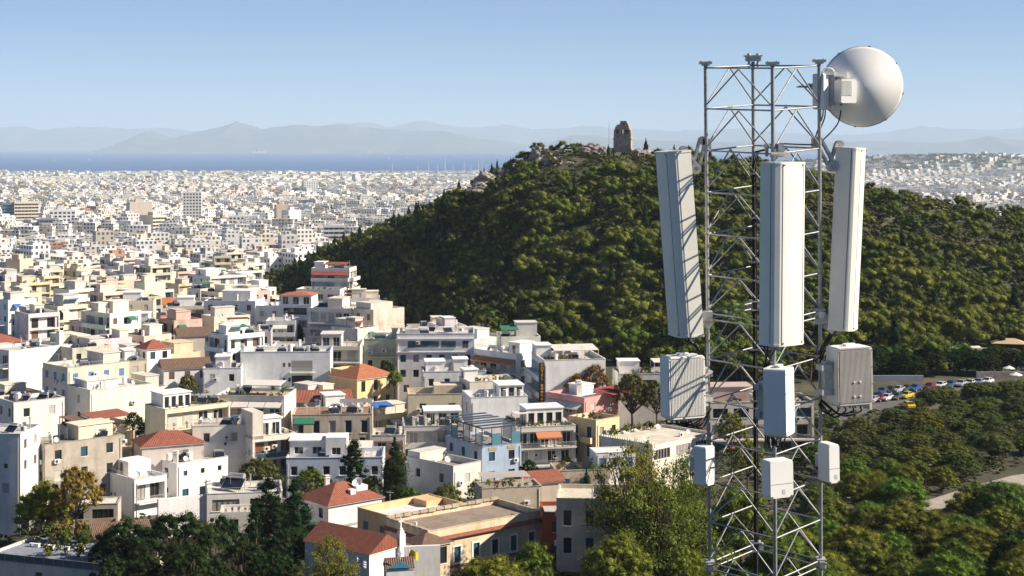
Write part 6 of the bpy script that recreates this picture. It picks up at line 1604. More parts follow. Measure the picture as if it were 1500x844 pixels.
# ================================================================ the rest of the town
rf = random.Random(77)
COLS = [('white', WHITE), ('white', (.80, .79, .77)), ('off-white', (.77, .74, .67)), ('cream', (.76, .68, .54)), ('beige', (.64, .57, .47)), ('pale grey', (.62, .62, .61)), ('sandy', (.66, .56, .41)), ('pinkish', (.62, .48, .42))]
def mid_house(x, y, yaw, W, D, top, colr, label, floors, tiled=False):
    """a house too far off for single windows: wall with real openings, panes in one part, each balcony its own"""
    a = R(yaw); cx = x - math.cos(a) * W / 2 + math.sin(a) * D / 2; cy = y - math.sin(a) * W / 2 - math.cos(a) * D / 2
    g = min(gz(x, y), gz(cx, cy)) - .6; o = thing('town_house', label, 'house', (cx, cy, g), a, 'houses of the farther town'); Hh = top - g; fh = 3.0
    m = MB(); gl = MB(); bal = []; par = .6; rl = Hh - (0 if tiled else par)
    for side, (oo, ux, nn, L) in {'front': ((0, 0), (1, 0), (0, -1), W), 'right': ((W, 0), (0, 1), (1, 0), D), 'left': ((0, D), (0, -1), (-1, 0), D)}.items():
        holes = []; blank = rf.random() < (.32 if side == 'front' else .42)
        u = Vector((*ux, 0)); nv = Vector((*nn, 0)); o0 = Vector((*oo, 0))
        if not blank:
            n = max(1, int(L / rf.uniform(2.3, 3.4))); hasb = rf.random() < .6
            for k in range(min(floors, 5)):
                z = rl - (k + 1) * fh + .05
                if z < .2: break
                if hasb: holes.append((.3, L - .3, z + .02, z + 2.6, .95))
                for i in range(n):
                    s0 = L * (i + .5) / n; w = 1.6 if hasb else 1.1; zz, hh = (z + .1, 2.15) if hasb else (z + .9, 1.4)
                    ins = .92 if hasb else .18; P0 = o0 + u * (s0 - w / 2) - nv * ins; P1 = o0 + u * (s0 + w / 2) - nv * ins
                    if not hasb: holes.append((s0 - w / 2, s0 + w / 2, zz, zz + hh))
                    mi = rf.choices([0, 1, 2, 3], [5, 2, 1, 1])[0]
                    gl.face([P0 + Vector((0, 0, zz)), P1 + Vector((0, 0, zz)), P1 + Vector((0, 0, zz + hh)), P0 + Vector((0, 0, zz + hh))], mi)
                if hasb and rf.random() < .85: bal.append((side, o0, u, nv, L, z))
        facade(m, oo, ux, nn, L, 0, Hh, holes, .2)
    facade(m, (W, D), (-1, 0), (0, 1), W, 0, Hh, [])
    if not tiled:
        t = .2; i_ = [(0, 0), (W, 0), (W, D), (0, D)]; n_ = [(t, t), (W - t, t), (W - t, D - t), (t, D - t)]
        for k in range(4):
            a0, a1, b0, b1 = i_[k], i_[(k + 1) % 4], n_[k], n_[(k + 1) % 4]
            m.face([(*a0, Hh), (*a1, Hh), (*b1, Hh), (*b0, Hh)]); m.face([(*b0, Hh), (*b1, Hh), (*b1, rl), (*b0, rl)])
    m.build('wall', M['plaster'] if rf.random() < .75 else M['plaster_old'], o, colr)
    if gl.v: q = gl.build('panes', [M['glass'], M['curtain'], M['greyshut'], M['wood']], o); q['kind'] = 'stuff'
    if tiled:
        r = MB(); hip_roof(r, 0, W, 0, D, Hh, min(W, D) * .22, .3, rf.random() < .4); me = r.data('roof', M[rf.choice(['tile', 'tile_o', 'tile', 'tile_old'])]); uv_roof(me); put('roof', me, o)
    else:
        r = MB(); r.face([(.19, .19, rl), (W - .19, .19, rl), (W - .19, D - .19, rl), (.19, D - .19, rl)]); r.build('roof', M['roof'], o, rf.choice([(.5, .47, .42), (.62, .6, .56), (.45, .4, .35), (.7, .69, .66), (.4, .28, .22)]))
        for k in range(rf.choice([1, 1, 2])):
            w, dd, h = rf.uniform(.25, .55) * W, rf.uniform(.3, .6) * D, rf.uniform(1.8, 3.0); x0, y0 = rf.uniform(.2, W - w - .2), rf.uniform(.3, D - dd - .2)
            b = MB(); b.b2(x0, x0 + w, y0, y0 + dd, rl, rl + h); b.b2(x0 - .15, x0 + w + .15, y0 - .15, y0 + dd + .15, rl + h + .002, rl + h + .15); b.build('roof_hut', M['plaster'], o, rf.choice([colr, (.6, .58, .54), WARM]))
        for k in range(rf.choice([2, 3, 4, 5])):
            kd = rf.choices(['solar_heater', 'satellite_dish', 'chimney', 'aerial', 'water_tank', 'air_conditioner'], [4, 2, 3, 3, 1, 1])[0]; q = put(kd, kit(kd), o, (.7, .68, .64), (rf.uniform(.1, .9) * W, rf.uniform(.1, .9) * D, rl), rf.uniform(0, 3) if kd == 'aerial' else rf.uniform(-.4, .4) - a)
        if rf.random() < .25:
            b = MB(); x0 = rf.uniform(0, W * .5); mt = rf.choice([M['canvas'], M['green_can'], M['blue_can'], M['tile'], M['canvas']]); b.face([(x0, .3, rl + 1.9), (x0 + W * .45, .3, rl + 1.9), (x0 + W * .45, D * .5, rl + 2.4), (x0, D * .5, rl + 2.4)])
            for xx in (x0 + .1, x0 + W * .45 - .1): b.tube((xx, .35, rl), (xx, .35, rl + 1.9), .04, n=4); b.tube((xx, D * .5 - .05, rl), (xx, D * .5 - .05, rl + 2.38), .04, n=4)
            me = b.data('canopy', mt); uv_roof(me); put('canopy', me, o)
    for (side, o0, u, nv, L, z) in bal:
        b = MB(); b.b2(.1, L - .1, -1.15, .0, -.15, 0); b.b2(.1, L - .1, -1.15, -1.07, .003, .85, 0 if rf.random() < .5 else 1); p0 = o0
        q = b.build('balcony', [M['plaster'], M['rail']], o, tuple(min(.8, c * 1.03) for c in colr), (p0.x, p0.y, z)); q.rotation_euler = (0, 0, math.atan2(u.y, u.x))
    if y < 560 and not tiled and rf.random() < .5:
        for k in range(rf.choice([1, 2])):
            b = MB(); s0 = rf.uniform(.5, W - 2.5); z = rl - fh * rf.choice([1, 2]) + 2.5
            if z > .5: b.face([(s0, -.02, z), (s0 + 2, -.02, z), (s0 + 2, -1.2, z - .6), (s0, -1.2, z - .6)]); b.face([(s0, -1.2, z - .6), (s0 + 2, -1.2, z - .6), (s0 + 2, -1.2, z - .85), (s0, -1.2, z - .85)]); b.build('awning', rf.choice([M['canvas'], M['green_can'], M['orange'], M['canvas'], M['blue_can']]), o)
    return o

def hill_edge_px(y): return np.interp(y, [225, 300, 380, 420, 470, 540, 600, 700, 900], [870, 880, 700, 575, 520, 440, 372, 385, 470])
cells = []; gardens = []
ga = R(42); step = 10.4
for i in range(-160, 160):
    for j in range(-160, 160):
        u, v = i * step * 1.0, j * step * 1.02
        x = u * math.cos(ga) - v * math.sin(ga) + rf.uniform(-2, 2); y = 520 + u * math.sin(ga) + v * math.cos(ga) + rf.uniform(-2, 2)
        if not (236 < y < 735): continue
        px = 750 + F * x / y
        if px < -28 or px > hill_edge_px(y): continue
        if y < 330 and px > 720: continue
        k = math.hypot(8.6, 8.6) / 2
        if any((x - a) ** 2 + (y - b) ** 2 < (k * .72 + r * .78) ** 2 for a, b, r in BUILT): continue
        if y < 262 and px < 330 and px > 20: continue
        if y < 300 and px > 60:
            if rf.random() < .7: gardens.append((x, y))
            continue
        if rf.random() < (.12 if y > 330 else .2): gardens.append((x, y)); continue
        cells.append((x, y))
print('fill houses', len(cells))
rows = {}
for x, y in cells: rows.setdefault(int((y - 230) / 26), []).append((x, y))
allh = []
rn = 0
for r_ in sorted(rows):
    rn += 1
    for k, (x, y) in enumerate(sorted(rows[r_], key=lambda q: q[0] / q[1])):
        cname, c = rf.choices(COLS, [2, 3, 3, 3, 2.5, 2, 2, 1])[0]; W, D = rf.uniform(6.5, 10.8), rf.uniform(6.5, 10); floors = rf.choices([1, 2, 3, 4, 5], [3, 5, 5, 3, 1])[0]
        if y < 330: floors = rf.choice([1, 1, 2, 2])
        elif y > 600: floors = rf.choices([2, 3, 4, 5, 6], [3, 5, 5, 3, 1])[0]
        tiled = rf.random() < (.2 if y < 640 else .1) and floors < 4
        top = gz(x, y) + floors * 3.05 + .5; yaw = 42 + rf.gauss(0, 5) if x / y < -.12 else rf.choice([42, 8]) + rf.gauss(0, 5)
        if y > 640: yaw = rf.choice([42, 15, 60]) + rf.gauss(0, 6)
        c = tuple(min(.8, v * rf.uniform(.93, 1.06)) for v in c)
        lab = '%s %s-storey %s, %s from left in the %s row of the packed town' % (cname, ['', 'one', 'two', 'three', 'four', 'five', 'six'][floors], 'tiled house' if tiled else 'flat-roofed house', ordinal(k + 1), ordinal(rn))
        mid_house(x, y, yaw, W, D, top, c, lab, floors, tiled)

gl_ = sorted([q for q in gardens if q[1] < 700], key=lambda q: (int((q[1] - 230) / 60), q[0] / q[1])); lr, ct = None, 0
for x, y in gl_:
    r_ = int((y - 230) / 60); ct = ct + 1 if r_ == lr else 1; lr = r_
    kd = rf.choice(['broad', 'round', 'broad', 'cypress'])
    tree(kd, (x, y, gz(x, y) - .2), rf.uniform(5, 9) if kd != 'cypress' else rf.uniform(8, 11), rf.uniform(.9, 1.2), rf.choice([GREEN['dark'], GREEN['bright'], GREEN['olive'], (.06, .08, .03)]), 'green garden tree in the packed town, %s from left in the %s belt' % (ordinal(ct), ordinal(r_ + 1)), 'garden trees in the packed town', near=y < 380)
print('garden trees', len(gl_))
# ---------------------------------------------------------------- far city, one mass of blocks
def city_blocks(name, X, Y, W, D, Hh, yaw, colr, mat, sink=2.0):
    n = len(X); Z = gz_np(X, Y)
    ca, sa = np.cos(yaw), np.sin(yaw)
    lx = np.stack([-W, W, W, -W], 1) / 2; ly = np.stack([-D, -D, D, D], 1) / 2
    vx = X[:, None] + lx * ca[:, None] - ly * sa[:, None]; vy = Y[:, None] + lx * sa[:, None] + ly * ca[:, None]
    V = np.zeros((n, 8, 3), np.float32); V[:, :4, 0] = vx; V[:, 4:, 0] = vx; V[:, :4, 1] = vy; V[:, 4:, 1] = vy
    V[:, :4, 2] = (Z - sink)[:, None]; V[:, 4:, 2] = (Z + Hh)[:, None]
    fq = np.array([[0, 1, 5, 4], [1, 2, 6, 5], [2, 3, 7, 6], [3, 0, 4, 7], [4, 5, 6, 7]])
    Q = (np.arange(n)[:, None, None] * 8 + fq[None]).reshape(-1, 4)
    me = raw_mesh(name, V.reshape(-1, 3), Q, np.zeros((0, 3), int), [mat], flat=True)
    uv = np.zeros((n, 5, 4, 2), np.float32)
    for k, L in ((0, W), (1, D), (2, W), (3, D)):
        uv[:, k, 1, 0] = L; uv[:, k, 2, 0] = L; uv[:, k, 2, 1] = Hh + sink; uv[:, k, 3, 1] = Hh + sink
        uv[:, k, :, 0] += (np.arange(n) % 97)[:, None] * 3.3
    uv[:, 4] = -5.0
    me.uv_layers.new(name='UVMap').data.foreach_set('uv', uv.ravel())
    at_ = me.color_attributes.new('tint', 'FLOAT_COLOR', 'CORNER')
    cc = np.ones((n, 20, 4), np.float32); cc[:, :, :3] = colr[:, None, :]; at_.data.foreach_set('color', cc.ravel())
    o = put(name, me); o['kind'] = 'stuff'; return o
m, n, p, l = _mat('far_facades')
uvn = n.nodes.new('ShaderNodeUVMap'); uvn.uv_map = 'UVMap'; sx = n.nodes.new('ShaderNodeSeparateXYZ'); l.new(uvn.outputs[0], sx.inputs[0])
def mth(op, a, b=None):
    q = n.nodes.new('ShaderNodeMath'); q.operation = op
    for i, s in enumerate((a, b)):
        if s is None: continue
        if isinstance(s, (int, float)): q.inputs[i].default_value = s
        else: l.new(s, q.inputs[i])
    return q.outputs[0]
fu = mth('FRACT', mth('DIVIDE', sx.outputs[0], 2.9)); fv = mth('FRACT', mth('DIVIDE', sx.outputs[1], 3.05))
inw = mth('MULTIPLY', mth('LESS_THAN', mth('ABSOLUTE', mth('SUBTRACT', fu, .5)), .27), mth('LESS_THAN', mth('ABSOLUTE', mth('SUBTRACT', fv, .52)), .27))
inw = mth('MULTIPLY', inw, mth('GREATER_THAN', sx.outputs[1], 0.0))
wn = n.nodes.new('ShaderNodeTexWhiteNoise'); wn.noise_dimensions = '2D'; cb = n.nodes.new('ShaderNodeCombineXYZ'); l.new(mth('FLOOR', mth('DIVIDE', sx.outputs[0], 2.9)), cb.inputs[0]); l.new(mth('FLOOR', mth('DIVIDE', sx.outputs[1], 3.05)), cb.inputs[1]); l.new(cb.outputs[0], wn.inputs['Vector'])
inw = mth('MULTIPLY', inw, mth('LESS_THAN', wn.outputs[0], .8))
ca_ = n.nodes.new('ShaderNodeVertexColor'); ca_.layer_name = 'tint'
l.new(mix(n, ca_.outputs[0], (.07, .075, .085), inw, 'MIX'), p.inputs['Base Color']); p.inputs['Roughness'].default_value = .8
M['far_facade'] = m
rc = np.random.RandomState(5)
XS, YS = [], []
y = 742.0; 
while y < 7650:
    st = 13.5 + (y - 742) * .0019
    for xs_ in (np.arange(-.345 * y, .05 * y, st), np.arange(.19 * y, .345 * y, st)):
        XS.append(xs_ + rc.uniform(-3, 3, len(xs_))); YS.append(np.full(len(xs_), y) + rc.uniform(-3, 3, len(xs_)))
    y += st * 1.02
X = np.concatenate(XS); Y = np.concatenate(YS); px = 750 + F * X / Y
keep = (rc.rand(len(X)) > .12) & ~((px > 372) & (px < hill_edge_px(np.minimum(Y, 900)) * 0 + 1200) & (Y < 900)) & ~((px > hill_edge_px(Y)) & (px < 1200) & (Y < 900)) & ~((np.abs(np.sin(X * .006 + Y * .0021)) < .05))
bumpz = gz_np(X, Y) - np.interp(Y, PY_, PZ_)
keep &= ~((bumpz > 28) & (Y > 3000) & (rc.rand(len(X)) < .8)); keep &= ~((bumpz > 2) & (Y < 1000))
X, Y = X[keep], Y[keep]; nB = len(X)
W = rc.uniform(.72, 1.25, nB) * (13.0 + (Y - 742) * .0018); D = rc.uniform(.7, 1.1, nB) * (12.5 + (Y - 742) * .0017)
Hh = rc.choice([6.2, 9.2, 12.2, 15.2, 18.2, 21.2], nB, p=[.18, .34, .28, .13, .05, .02]) + rc.uniform(-.5, 1.5, nB)
coast = Y > 6900; Hh = np.where(coast, Hh * 1.15, Hh); Hh = np.where(rc.rand(nB) < .006, Hh * 1.6, Hh)
pal = np.array([(.74, .74, .73), (.72, .70, .66), (.70, .63, .52), (.60, .54, .46), (.56, .56, .57), (.66, .60, .55), (.5, .42, .34), (.42, .24, .16)]); colr = pal[rc.choice(len(pal), nB, p=[.3, .26, .14, .09, .1, .06, .03, .02])] * rc.uniform(.68, 1.08, (nB, 1))
yaw = R(42) * (np.floor(np.sin(X * .0021) * 2 + np.cos(Y * .0017) * 2) % 3) * .5 + rc.normal(0, .06, nB)
city_blocks('far_city', X, Y, W, D, Hh, yaw, colr, M['far_facade'])
sel = Y < 5200; ns = sel.sum()
hx = X[sel] + rc.uniform(-.2, .2, ns) * W[sel]; hy = Y[sel] + rc.uniform(-.2, .2, ns) * D[sel]
city_blocks('far_city_roof_huts', hx, hy, W[sel] * rc.uniform(.3, .55, ns), D[sel] * rc.uniform(.3, .55, ns), Hh[sel] + rc.uniform(1.6, 3.2, ns), yaw[sel], np.minimum(colr[sel] * 1.05, .78), M['far_facade'], sink=-4.0)
print('far blocks', nB)
# trees between the far blocks and on the far rise
pts = []
for _ in range(5200):
    y = math.exp(rs.uniform(math.log(640), math.log(7500))); x = rs.uniform(-.345, .35) * y; px = 750 + F * x / y
    if 372 < px < 1180 and y < 900: continue
    if px < 372 and y < 900: continue
    if .04 * y < x < .19 * y: continue
    bz = gz_np(x, y) - np.interp(y, PY_, PZ_); 
    if bz < 12 and rs.rand() < .62: continue
    h = rs.uniform(6, 12) * (1 + y / 9000); pts.append((x, y, gz(x, y) - .5, pidx['broad'][rs.randint(2)] if rs.rand() < .7 else pidx['round'][rs.randint(3)], rs.rand() * 6.28, h * 1.3, h))
for _ in range(1800):
    x = rs.uniform(600, 3600); y = rs.uniform(6500, 8000); bz = gz_np(x, y) - np.interp(y, PY_, PZ_)
    if bz > 20: h = rs.uniform(10, 18); pts.append((x, y, gz(x, y) - 1, pidx['broad'][rs.randint(2)], rs.rand() * 6.28, h * 2.2, h))
scatter_instances('far_trees', 'trees', pts, protos)

# picked-out larger buildings of the middle distance
GF = 'large blocks of the middle distance'
def big(label, px, py_top, d, W, D, Hh, yaw, colr, rows_front, rows_left, cols_front, cols_left, glass=None, bands=False):
    c = at(px, py_top, d); a = R(yaw); g = c.z - Hh; gr = gz(c.x, c.y); g = min(g, gr) - .5; Hh = c.z - g
    o = thing('office_block', label, 'building', (c.x, c.y, g), a, GF); m = MB(); gl = MB(); 
    for (oo, ux, nn, L, nr, nc) in (((0, 0), (1, 0), (0, -1), W, rows_front, cols_front), ((0, D), (0, -1), (-1, 0), D, rows_left, cols_left), ((W, 0), (0, 1), (1, 0), D, 0, 0), ((W, D), (-1, 0), (0, 1), W, 0, 0)):
        holes = []; u = Vector((*ux, 0)); nv = Vector((*nn, 0)); o0 = Vector((*oo, 0))
        for r_ in range(nr):
            z = Hh - 1.2 - (r_ + 1) * 3.4 + 1.0
            for k in range(nc):
                w = L / nc * (.94 if bands else .62); s0 = L * (k + .5) / nc; holes.append((s0 - w / 2, s0 + w / 2, z, z + 1.7)); A = o0 + u * (s0 - w / 2) - nv * .25; Bq = o0 + u * (s0 + w / 2) - nv * .25
                gl.face([A + Vector((0, 0, z)), Bq + Vector((0, 0, z)), Bq + Vector((0, 0, z + 1.7)), A + Vector((0, 0, z + 1.7))])
        facade(m, oo, ux, nn, L, 0, Hh, holes, .3)
    m.face([(0, 0, Hh), (W, 0, Hh), (W, D, Hh), (0, D, Hh)]); m.build('wall', M['plaster'], o, colr)
    if gl.v: q = gl.build('panes', glass or M['glass'], o); q['kind'] = 'stuff'
    b = MB(); b.b2(W * .3, W * .6, D * .3, D * .7, Hh + .003, Hh + 3); b.build('roof_hut', M['plaster'], o, colr)
BG = glass_mat('teal_curtain_glass', (.02, .1, .17)); 
big('white slab tower block with dark vertical bays in the middle distance', 268, 281, 1750, 20, 12, 30, 8, (.72, .72, .71), 8, 8, 6, 2)
big('cream office block with lit long side and narrow window bands', 224, 316, 1500, 14, 26, 20, 40, (.70, .64, .5), 5, 0, 5, 1, None, True)
big('teal glazed office block at the far left of the middle distance', 3, 298, 1650, 12, 14, 24, 10, (.2, .26, .32), 6, 6, 5, 4, BG, True)
big('cream banded office tower beside the teal glazed block', 21, 296, 1650, 24, 16, 26, 22, (.68, .61, .5), 7, 7, 7, 4, None, True)
big('dark blue glass office with white end wall', 57, 320, 1450, 17, 14, 17, 5, (.4, .42, .46), 4, 4, 4, 4, BG, True)
big('white office block behind the dark blue glass office', 72, 308, 1520, 24, 16, 22, 12, (.72, .72, .73), 5, 5, 6, 4)
big('dark glass office block below the cream office block', 327, 340, 1320, 12, 12, 15, 12, (.3, .34, .4), 4, 3, 3, 3, BG, True)
big('white balcony block left of the dark glass office', 290, 340, 1340, 21, 12, 15, 6, (.70, .70, .69), 4, 3, 6, 3, None, True)
big('blue-netted construction block in the middle distance', 180, 342, 1330, 18, 14, 11, 15, (.06, .25, .36), 0, 0, 1, 1)
big('plain beige block before the white slab tower', 190, 296, 1700, 24, 16, 20, 25, (.56, .50, .43), 0, 4, 1, 4)
big('white tower block left of the hill in the middle distance', 423, 308, 1650, 15, 14, 26, 40, (.76, .76, .74), 0, 0, 1, 1)
big('brown blank block beside the white tower block', 405, 300, 1720, 12, 12, 26, 20, (.5, .4, .34), 0, 0, 1, 1)
big('grey banded block at the foot of the hill left side', 474, 330, 1250, 16, 12, 15, 8, (.62, .62, .63), 4, 4, 4, 3, None, True)
big('large white apartment slab in the middle distance centre', 335, 316, 1560, 30, 14, 22, 10, (.68, .67, .65), 6, 5, 8, 3)
big('white apartment block at the edge of the middle distance', 445, 265, 3300, 30, 20, 40, 20, (.72, .72, .72), 10, 8, 6, 4)
# ================================================================ monument, rocks, ships, cars, people, lamps
m, n, p, l = _mat('weathered_marble')
t = noise(n, .6, 7, .7); r = ramp(n, t.outputs[0], [(.3, (.22, .15, .12)), (.55, (.42, .32, .26)), (.75, (.56, .46, .38))]); l.new(r.outputs[0], p.inputs['Base Color']); p.inputs['Roughness'].default_value = .9
br = noise(n, 3, 5); bump(n, p, br.outputs[0], .6, .12); M['marble'] = m
mp = at(911.5, 232, 560); mz = gz(mp.x, 560) - .7
mon = thing('monument', 'ruined brown marble monument standing on the hill top', 'monument', (mp.x, 560, mz), R(-14))
zb = (150 - (232 - HOR) / F * 560) - mz; s_ = 560 / F
def course(b, x0, x1, z0, z1, y0=0, y1=3.2, n_=5):
    rr_ = random.Random(int(z0 * 100)); w = (x1 - x0) / n_
    for k in range(n_):
        q = MB(); g_ = rr_.uniform(-.06, .06); q.b2(x0 + w * k + .02, x0 + w * (k + 1) - .02, y0 + g_, y1, z0 + .02, z1 - .01); q.build('stone_block', M['marble'], b)
b = MB(); b.b2(-3.1, 3.1, .15, 3.0, 0, zb + 8.6); b.build('core', M['marble'], mon)
for k in range(3): course(mon, -3.55 + .1 * k, 3.55 - .1 * k, zb * 0 + max(0, zb - 1) + .85 * k - .2, max(0, zb - 1) + .85 * (k + 1) - .2, -.5 + .1 * k, 3.4, 6)
z = max(0, zb - 1) + 2.35
for k in range(4): course(mon, -3.1, 3.1, z + .8 * k, z + .8 * (k + 1), -.25, 3.25, 5)
z += 3.2; b = MB(); b.b2(-3.3, 3.3, -.45, 3.3, z, z + .35); b.build('cornice', M['marble'], mon); z += .35
for x0, x1 in ((-3.0, -2.2), (-1.2, -.35), (.35, .8), (2.3, 3.0)):
    for k in range(4): course(mon, x0, x1, z + .75 * k, z + .75 * (k + 1), -.15, 3.1, 1)
b = MB(); b.b2(-2.2, -1.2, .9, 3.05, z, z + 3); b.b2(.8, 2.3, .9, 3.05, z, z + 3); b.build('niche_back', simple('niche_stone', (.2, .15, .12), .9), mon)
for x in (-1.7, 1.55):
    b = MB(); b.path([(x, .35, z), (x, .35, z + .6), (x, .3, z + 1.3), (x, .32, z + 1.7)], lambda t_: .42 - .2 * t_, 8); b.box((x, .35, z + .1), (.9, .7, .2)); b.build('statue', M['marble'], mon)
z += 3.0
for k, (x0, x1, nn_) in enumerate(((-2.7, 2.6, 5), (-2.5, 2.4, 4), (-2.0, 2.2, 4), (-.9, 1.9, 3), (-.7, 1.6, 2))):
    course(mon, x0, x1, z + .62 * k, z + .62 * (k + 1), -.1, 2.8, nn_)
# mast
q = at(892, 216, 556); o = thing('mast', 'thin pale radio mast beside the hill-top monument', 'mast', (q.x, 556, gz(q.x, 556) - .2)); b = MB(); hm_ = (150 - (176 - HOR) / F * 556) - gz(q.x, 556); b.tube((0, 0, 0), (0, 0, hm_ * .7), .09, n=6); b.tube((0, 0, hm_ * .7), (0, 0, hm_), .06, n=6); b.build('pole', M['rail'], o)
b = MB()
for k in range(4): b.box((0, 0, hm_ * (.5 + .12 * k)), (.5, .1, .08))
b.build('crossbars', M['rail'], o)
# rocks
m, n, p, l = _mat('limestone')
t = noise(n, .35, 8, .75); r = ramp(n, t.outputs[0], [(.3, (.16, .13, .115)), (.5, (.36, .31, .28)), (.7, (.52, .46, .42))]); l.new(r.outputs[0], p.inputs['Base Color']); p.inputs['Roughness'].default_value = .95
t2 = noise(n, .8, 8, .8); bump(n, p, t2.outputs[0], 1.0, .8); M['rock'] = m
def rock(px, py, d, w, h, lab, seed, squash=.6):
    rs_ = np.random.RandomState(seed); bm = bmesh.new(); bmesh.ops.create_icosphere(bm, subdivisions=4, radius=1.0)
    ph = rs_.uniform(0, 6, 9)
    for v in bm.verts:
        c = v.co; k = 1 + .22 * math.sin(c.x * 4 + ph[0]) * math.sin(c.z * 5 + ph[1]) + .14 * math.sin(c.x * 11 + ph[2] + c.y * 7) * math.sin(c.z * 9 + ph[3]) + .08 * math.sin(c.x * 23 + ph[4]) * math.sin(c.z * 19 + c.y * 13 + ph[5])
        c = c * k; v.co = (c.x * w / 2, c.y * w / 2 * squash, (c.z + (.12 * round(c.z * 4))) * h / 2)
    me = bpy.data.meshes.new('rock_outcrop'); bm.to_mesh(me); bm.free(); me.materials.append(M['rock'])
    q = at(px, py, d); o = put('rock_outcrop', me, None, None, (q.x, d, q.z - h * .1)); tag(o, lab, 'rock', 'rock outcrops on the hill'); o.rotation_euler = (0, rs_.uniform(-.3, .3), rs_.uniform(-.5, .5))
for i, (px, py, d, w, h, lab) in enumerate([(793, 234, 548, 9, 7, 'pale cliff at the left brow of the hill top'), (784, 250, 541, 8, 6, 'rock face below the left brow of the hill'), (812, 252, 533, 10, 8, 'large pale rock face under the hill top'), (803, 266, 526, 7, 5, 'lower tip of the pale rock face on the hill'), (835, 247, 536, 8, 3.5, 'low rock ledge right of the pale rock face'), (868, 222, 551, 9, 3.5, 'reddish rock on the crest left of the mast'), (880, 225, 549, 6, 3, 'small reddish rock beside the mast'), (935, 228, 556, 8, 3, 'pale rock right of the monument'), (720, 268, 548, 12, 5, 'grey rock on the left ridge of the hill'), (733, 258, 550, 8, 4, 'grey rock near the two ridge cypresses'), (860, 262, 522, 9, 3, 'brown bare rock in the upper slope'), (950, 232, 556, 6, 2.5, 'last pale rock of the crest behind the left antenna'), (705, 276, 545, 9, 3, 'low grey rock at the lower end of the left ridge')]):
    rock(px, py, d, w, h, lab, i + 3)
# ships
M['hull'] = simple('ship_hull', (.08, .12, .2), .5); M['hullg'] = simple('ship_hull_grey', (.25, .25, .27), .6)
def ship(px, d, L, lab, ferry=True):
    x = (px - 750) / F * d; o = thing('ship', lab, 'ship', (x, d, 0), R(4)); h = L * .07
    b = MB(); poly = [(-L / 2, -L * .06), (L * .38, -L * .06), (L / 2, 0), (L * .38, L * .06), (-L / 2, L * .06)]; b.prism(poly, -1, h); b.build('hull', M['hull'] if ferry else M['hullg'], o)
    if ferry:
        b = MB(); b.b2(-L * .42, L * .3, -L * .05, L * .05, h, h * 2.1); b.b2(-L * .3, L * .26, -L * .045, L * .045, h * 2.1, h * 2.7); b.build('superstructure', M['white'], o); b = MB(); b.b2(-L * .2, -L * .12, -L * .02, L * .02, h * 2.7, h * 3.8); b.build('funnel', M['blue_can'], o)
    else:
        b = MB(); b.b2(-L * .45, -L * .34, -L * .05, L * .05, h, h * 3.0); b.build('superstructure', M['white'], o)
        for k in range(4): b = MB(); b.b2(-L * .25 + k * L * .16, -L * .15 + k * L * .16, -L * .05, L * .05, h, h * 1.7); b.build('cargo_stack', M['hullg'], o)
ship(380, 23500, 285, 'white and blue ferry on the sea, leftmost of the large ships'); ship(552, 24500, 275, 'grey cargo ship on the sea in the middle', False); ship(760, 25000, 240, 'cargo ship on the sea just left of the hill', False); ship(1325, 20000, 200, 'hazy cargo ship on the sea at far right', False); ship(1300, 20500, 160, 'smaller hazy ship at far right', False)
for px, d, lab in ((80, 14500, 'tiny white sailboat far left'), (131, 15500, 'tiny white sailboat second from left'), (145, 21000, 'tiny white sailboat near the island tip'), (527, 19500, 'tiny white sailboat before the cargo ship'), (570, 16500, 'tiny white sailboat right of the cargo ship'), (597, 18500, 'tiny white sailboat below the island ridge'), (665, 21000, 'tiny white sailboat nearest the hill')):
    x = (px - 750) / F * d; o = thing('sailboat', lab, 'boat', (x, d, 0), 0, 'sailboats on the sea'); b = MB(); b.prism([(-9, -2.5), (7, -2.5), (12, 0), (7, 2.5), (-9, 2.5)], -.3, 2); b.build('hull', M['white'], o); b = MB(); b.face([(-8, 0, 3), (2, 0, 3), (2, 0, 26)]); b.face([(3, 0, 3), (11, 0, 3), (3, 0, 22)]); b.build('sail', M['white'], o); b = MB(); b.tube((2.5, 0, 1), (2.5, 0, 28), .3, n=5); b.build('mast', M['rail'], o)
# harbour cranes and masts on the coast
for k, px in enumerate((575, 612, 628, 641, 652, 664, 680, 690, 701, 706, 712)):
    d = 7560 + 40 * (k % 3); x = (px - 750) / F * d; o = thing('harbour_mast', 'thin harbour mast on the coast, %s from left' % ordinal(k + 1), 'mast', (x, d, gz(x, d)), 0, 'masts of the harbour'); b = MB(); hh = (60, 45, 70, 50, 80, 46, 60, 50, 62, 85, 55)[k]; b.tube((0, 0, 0), (0, 0, hh), 1.1, .6, n=5); b.build('pole', M['white'], o)
    b = MB(); b.box((4, 0, hh * .75), (18 if k % 3 == 0 else 5, .8, .8)); b.build('boom', M['orange'] if k in (3, 7) else M['white'], o)

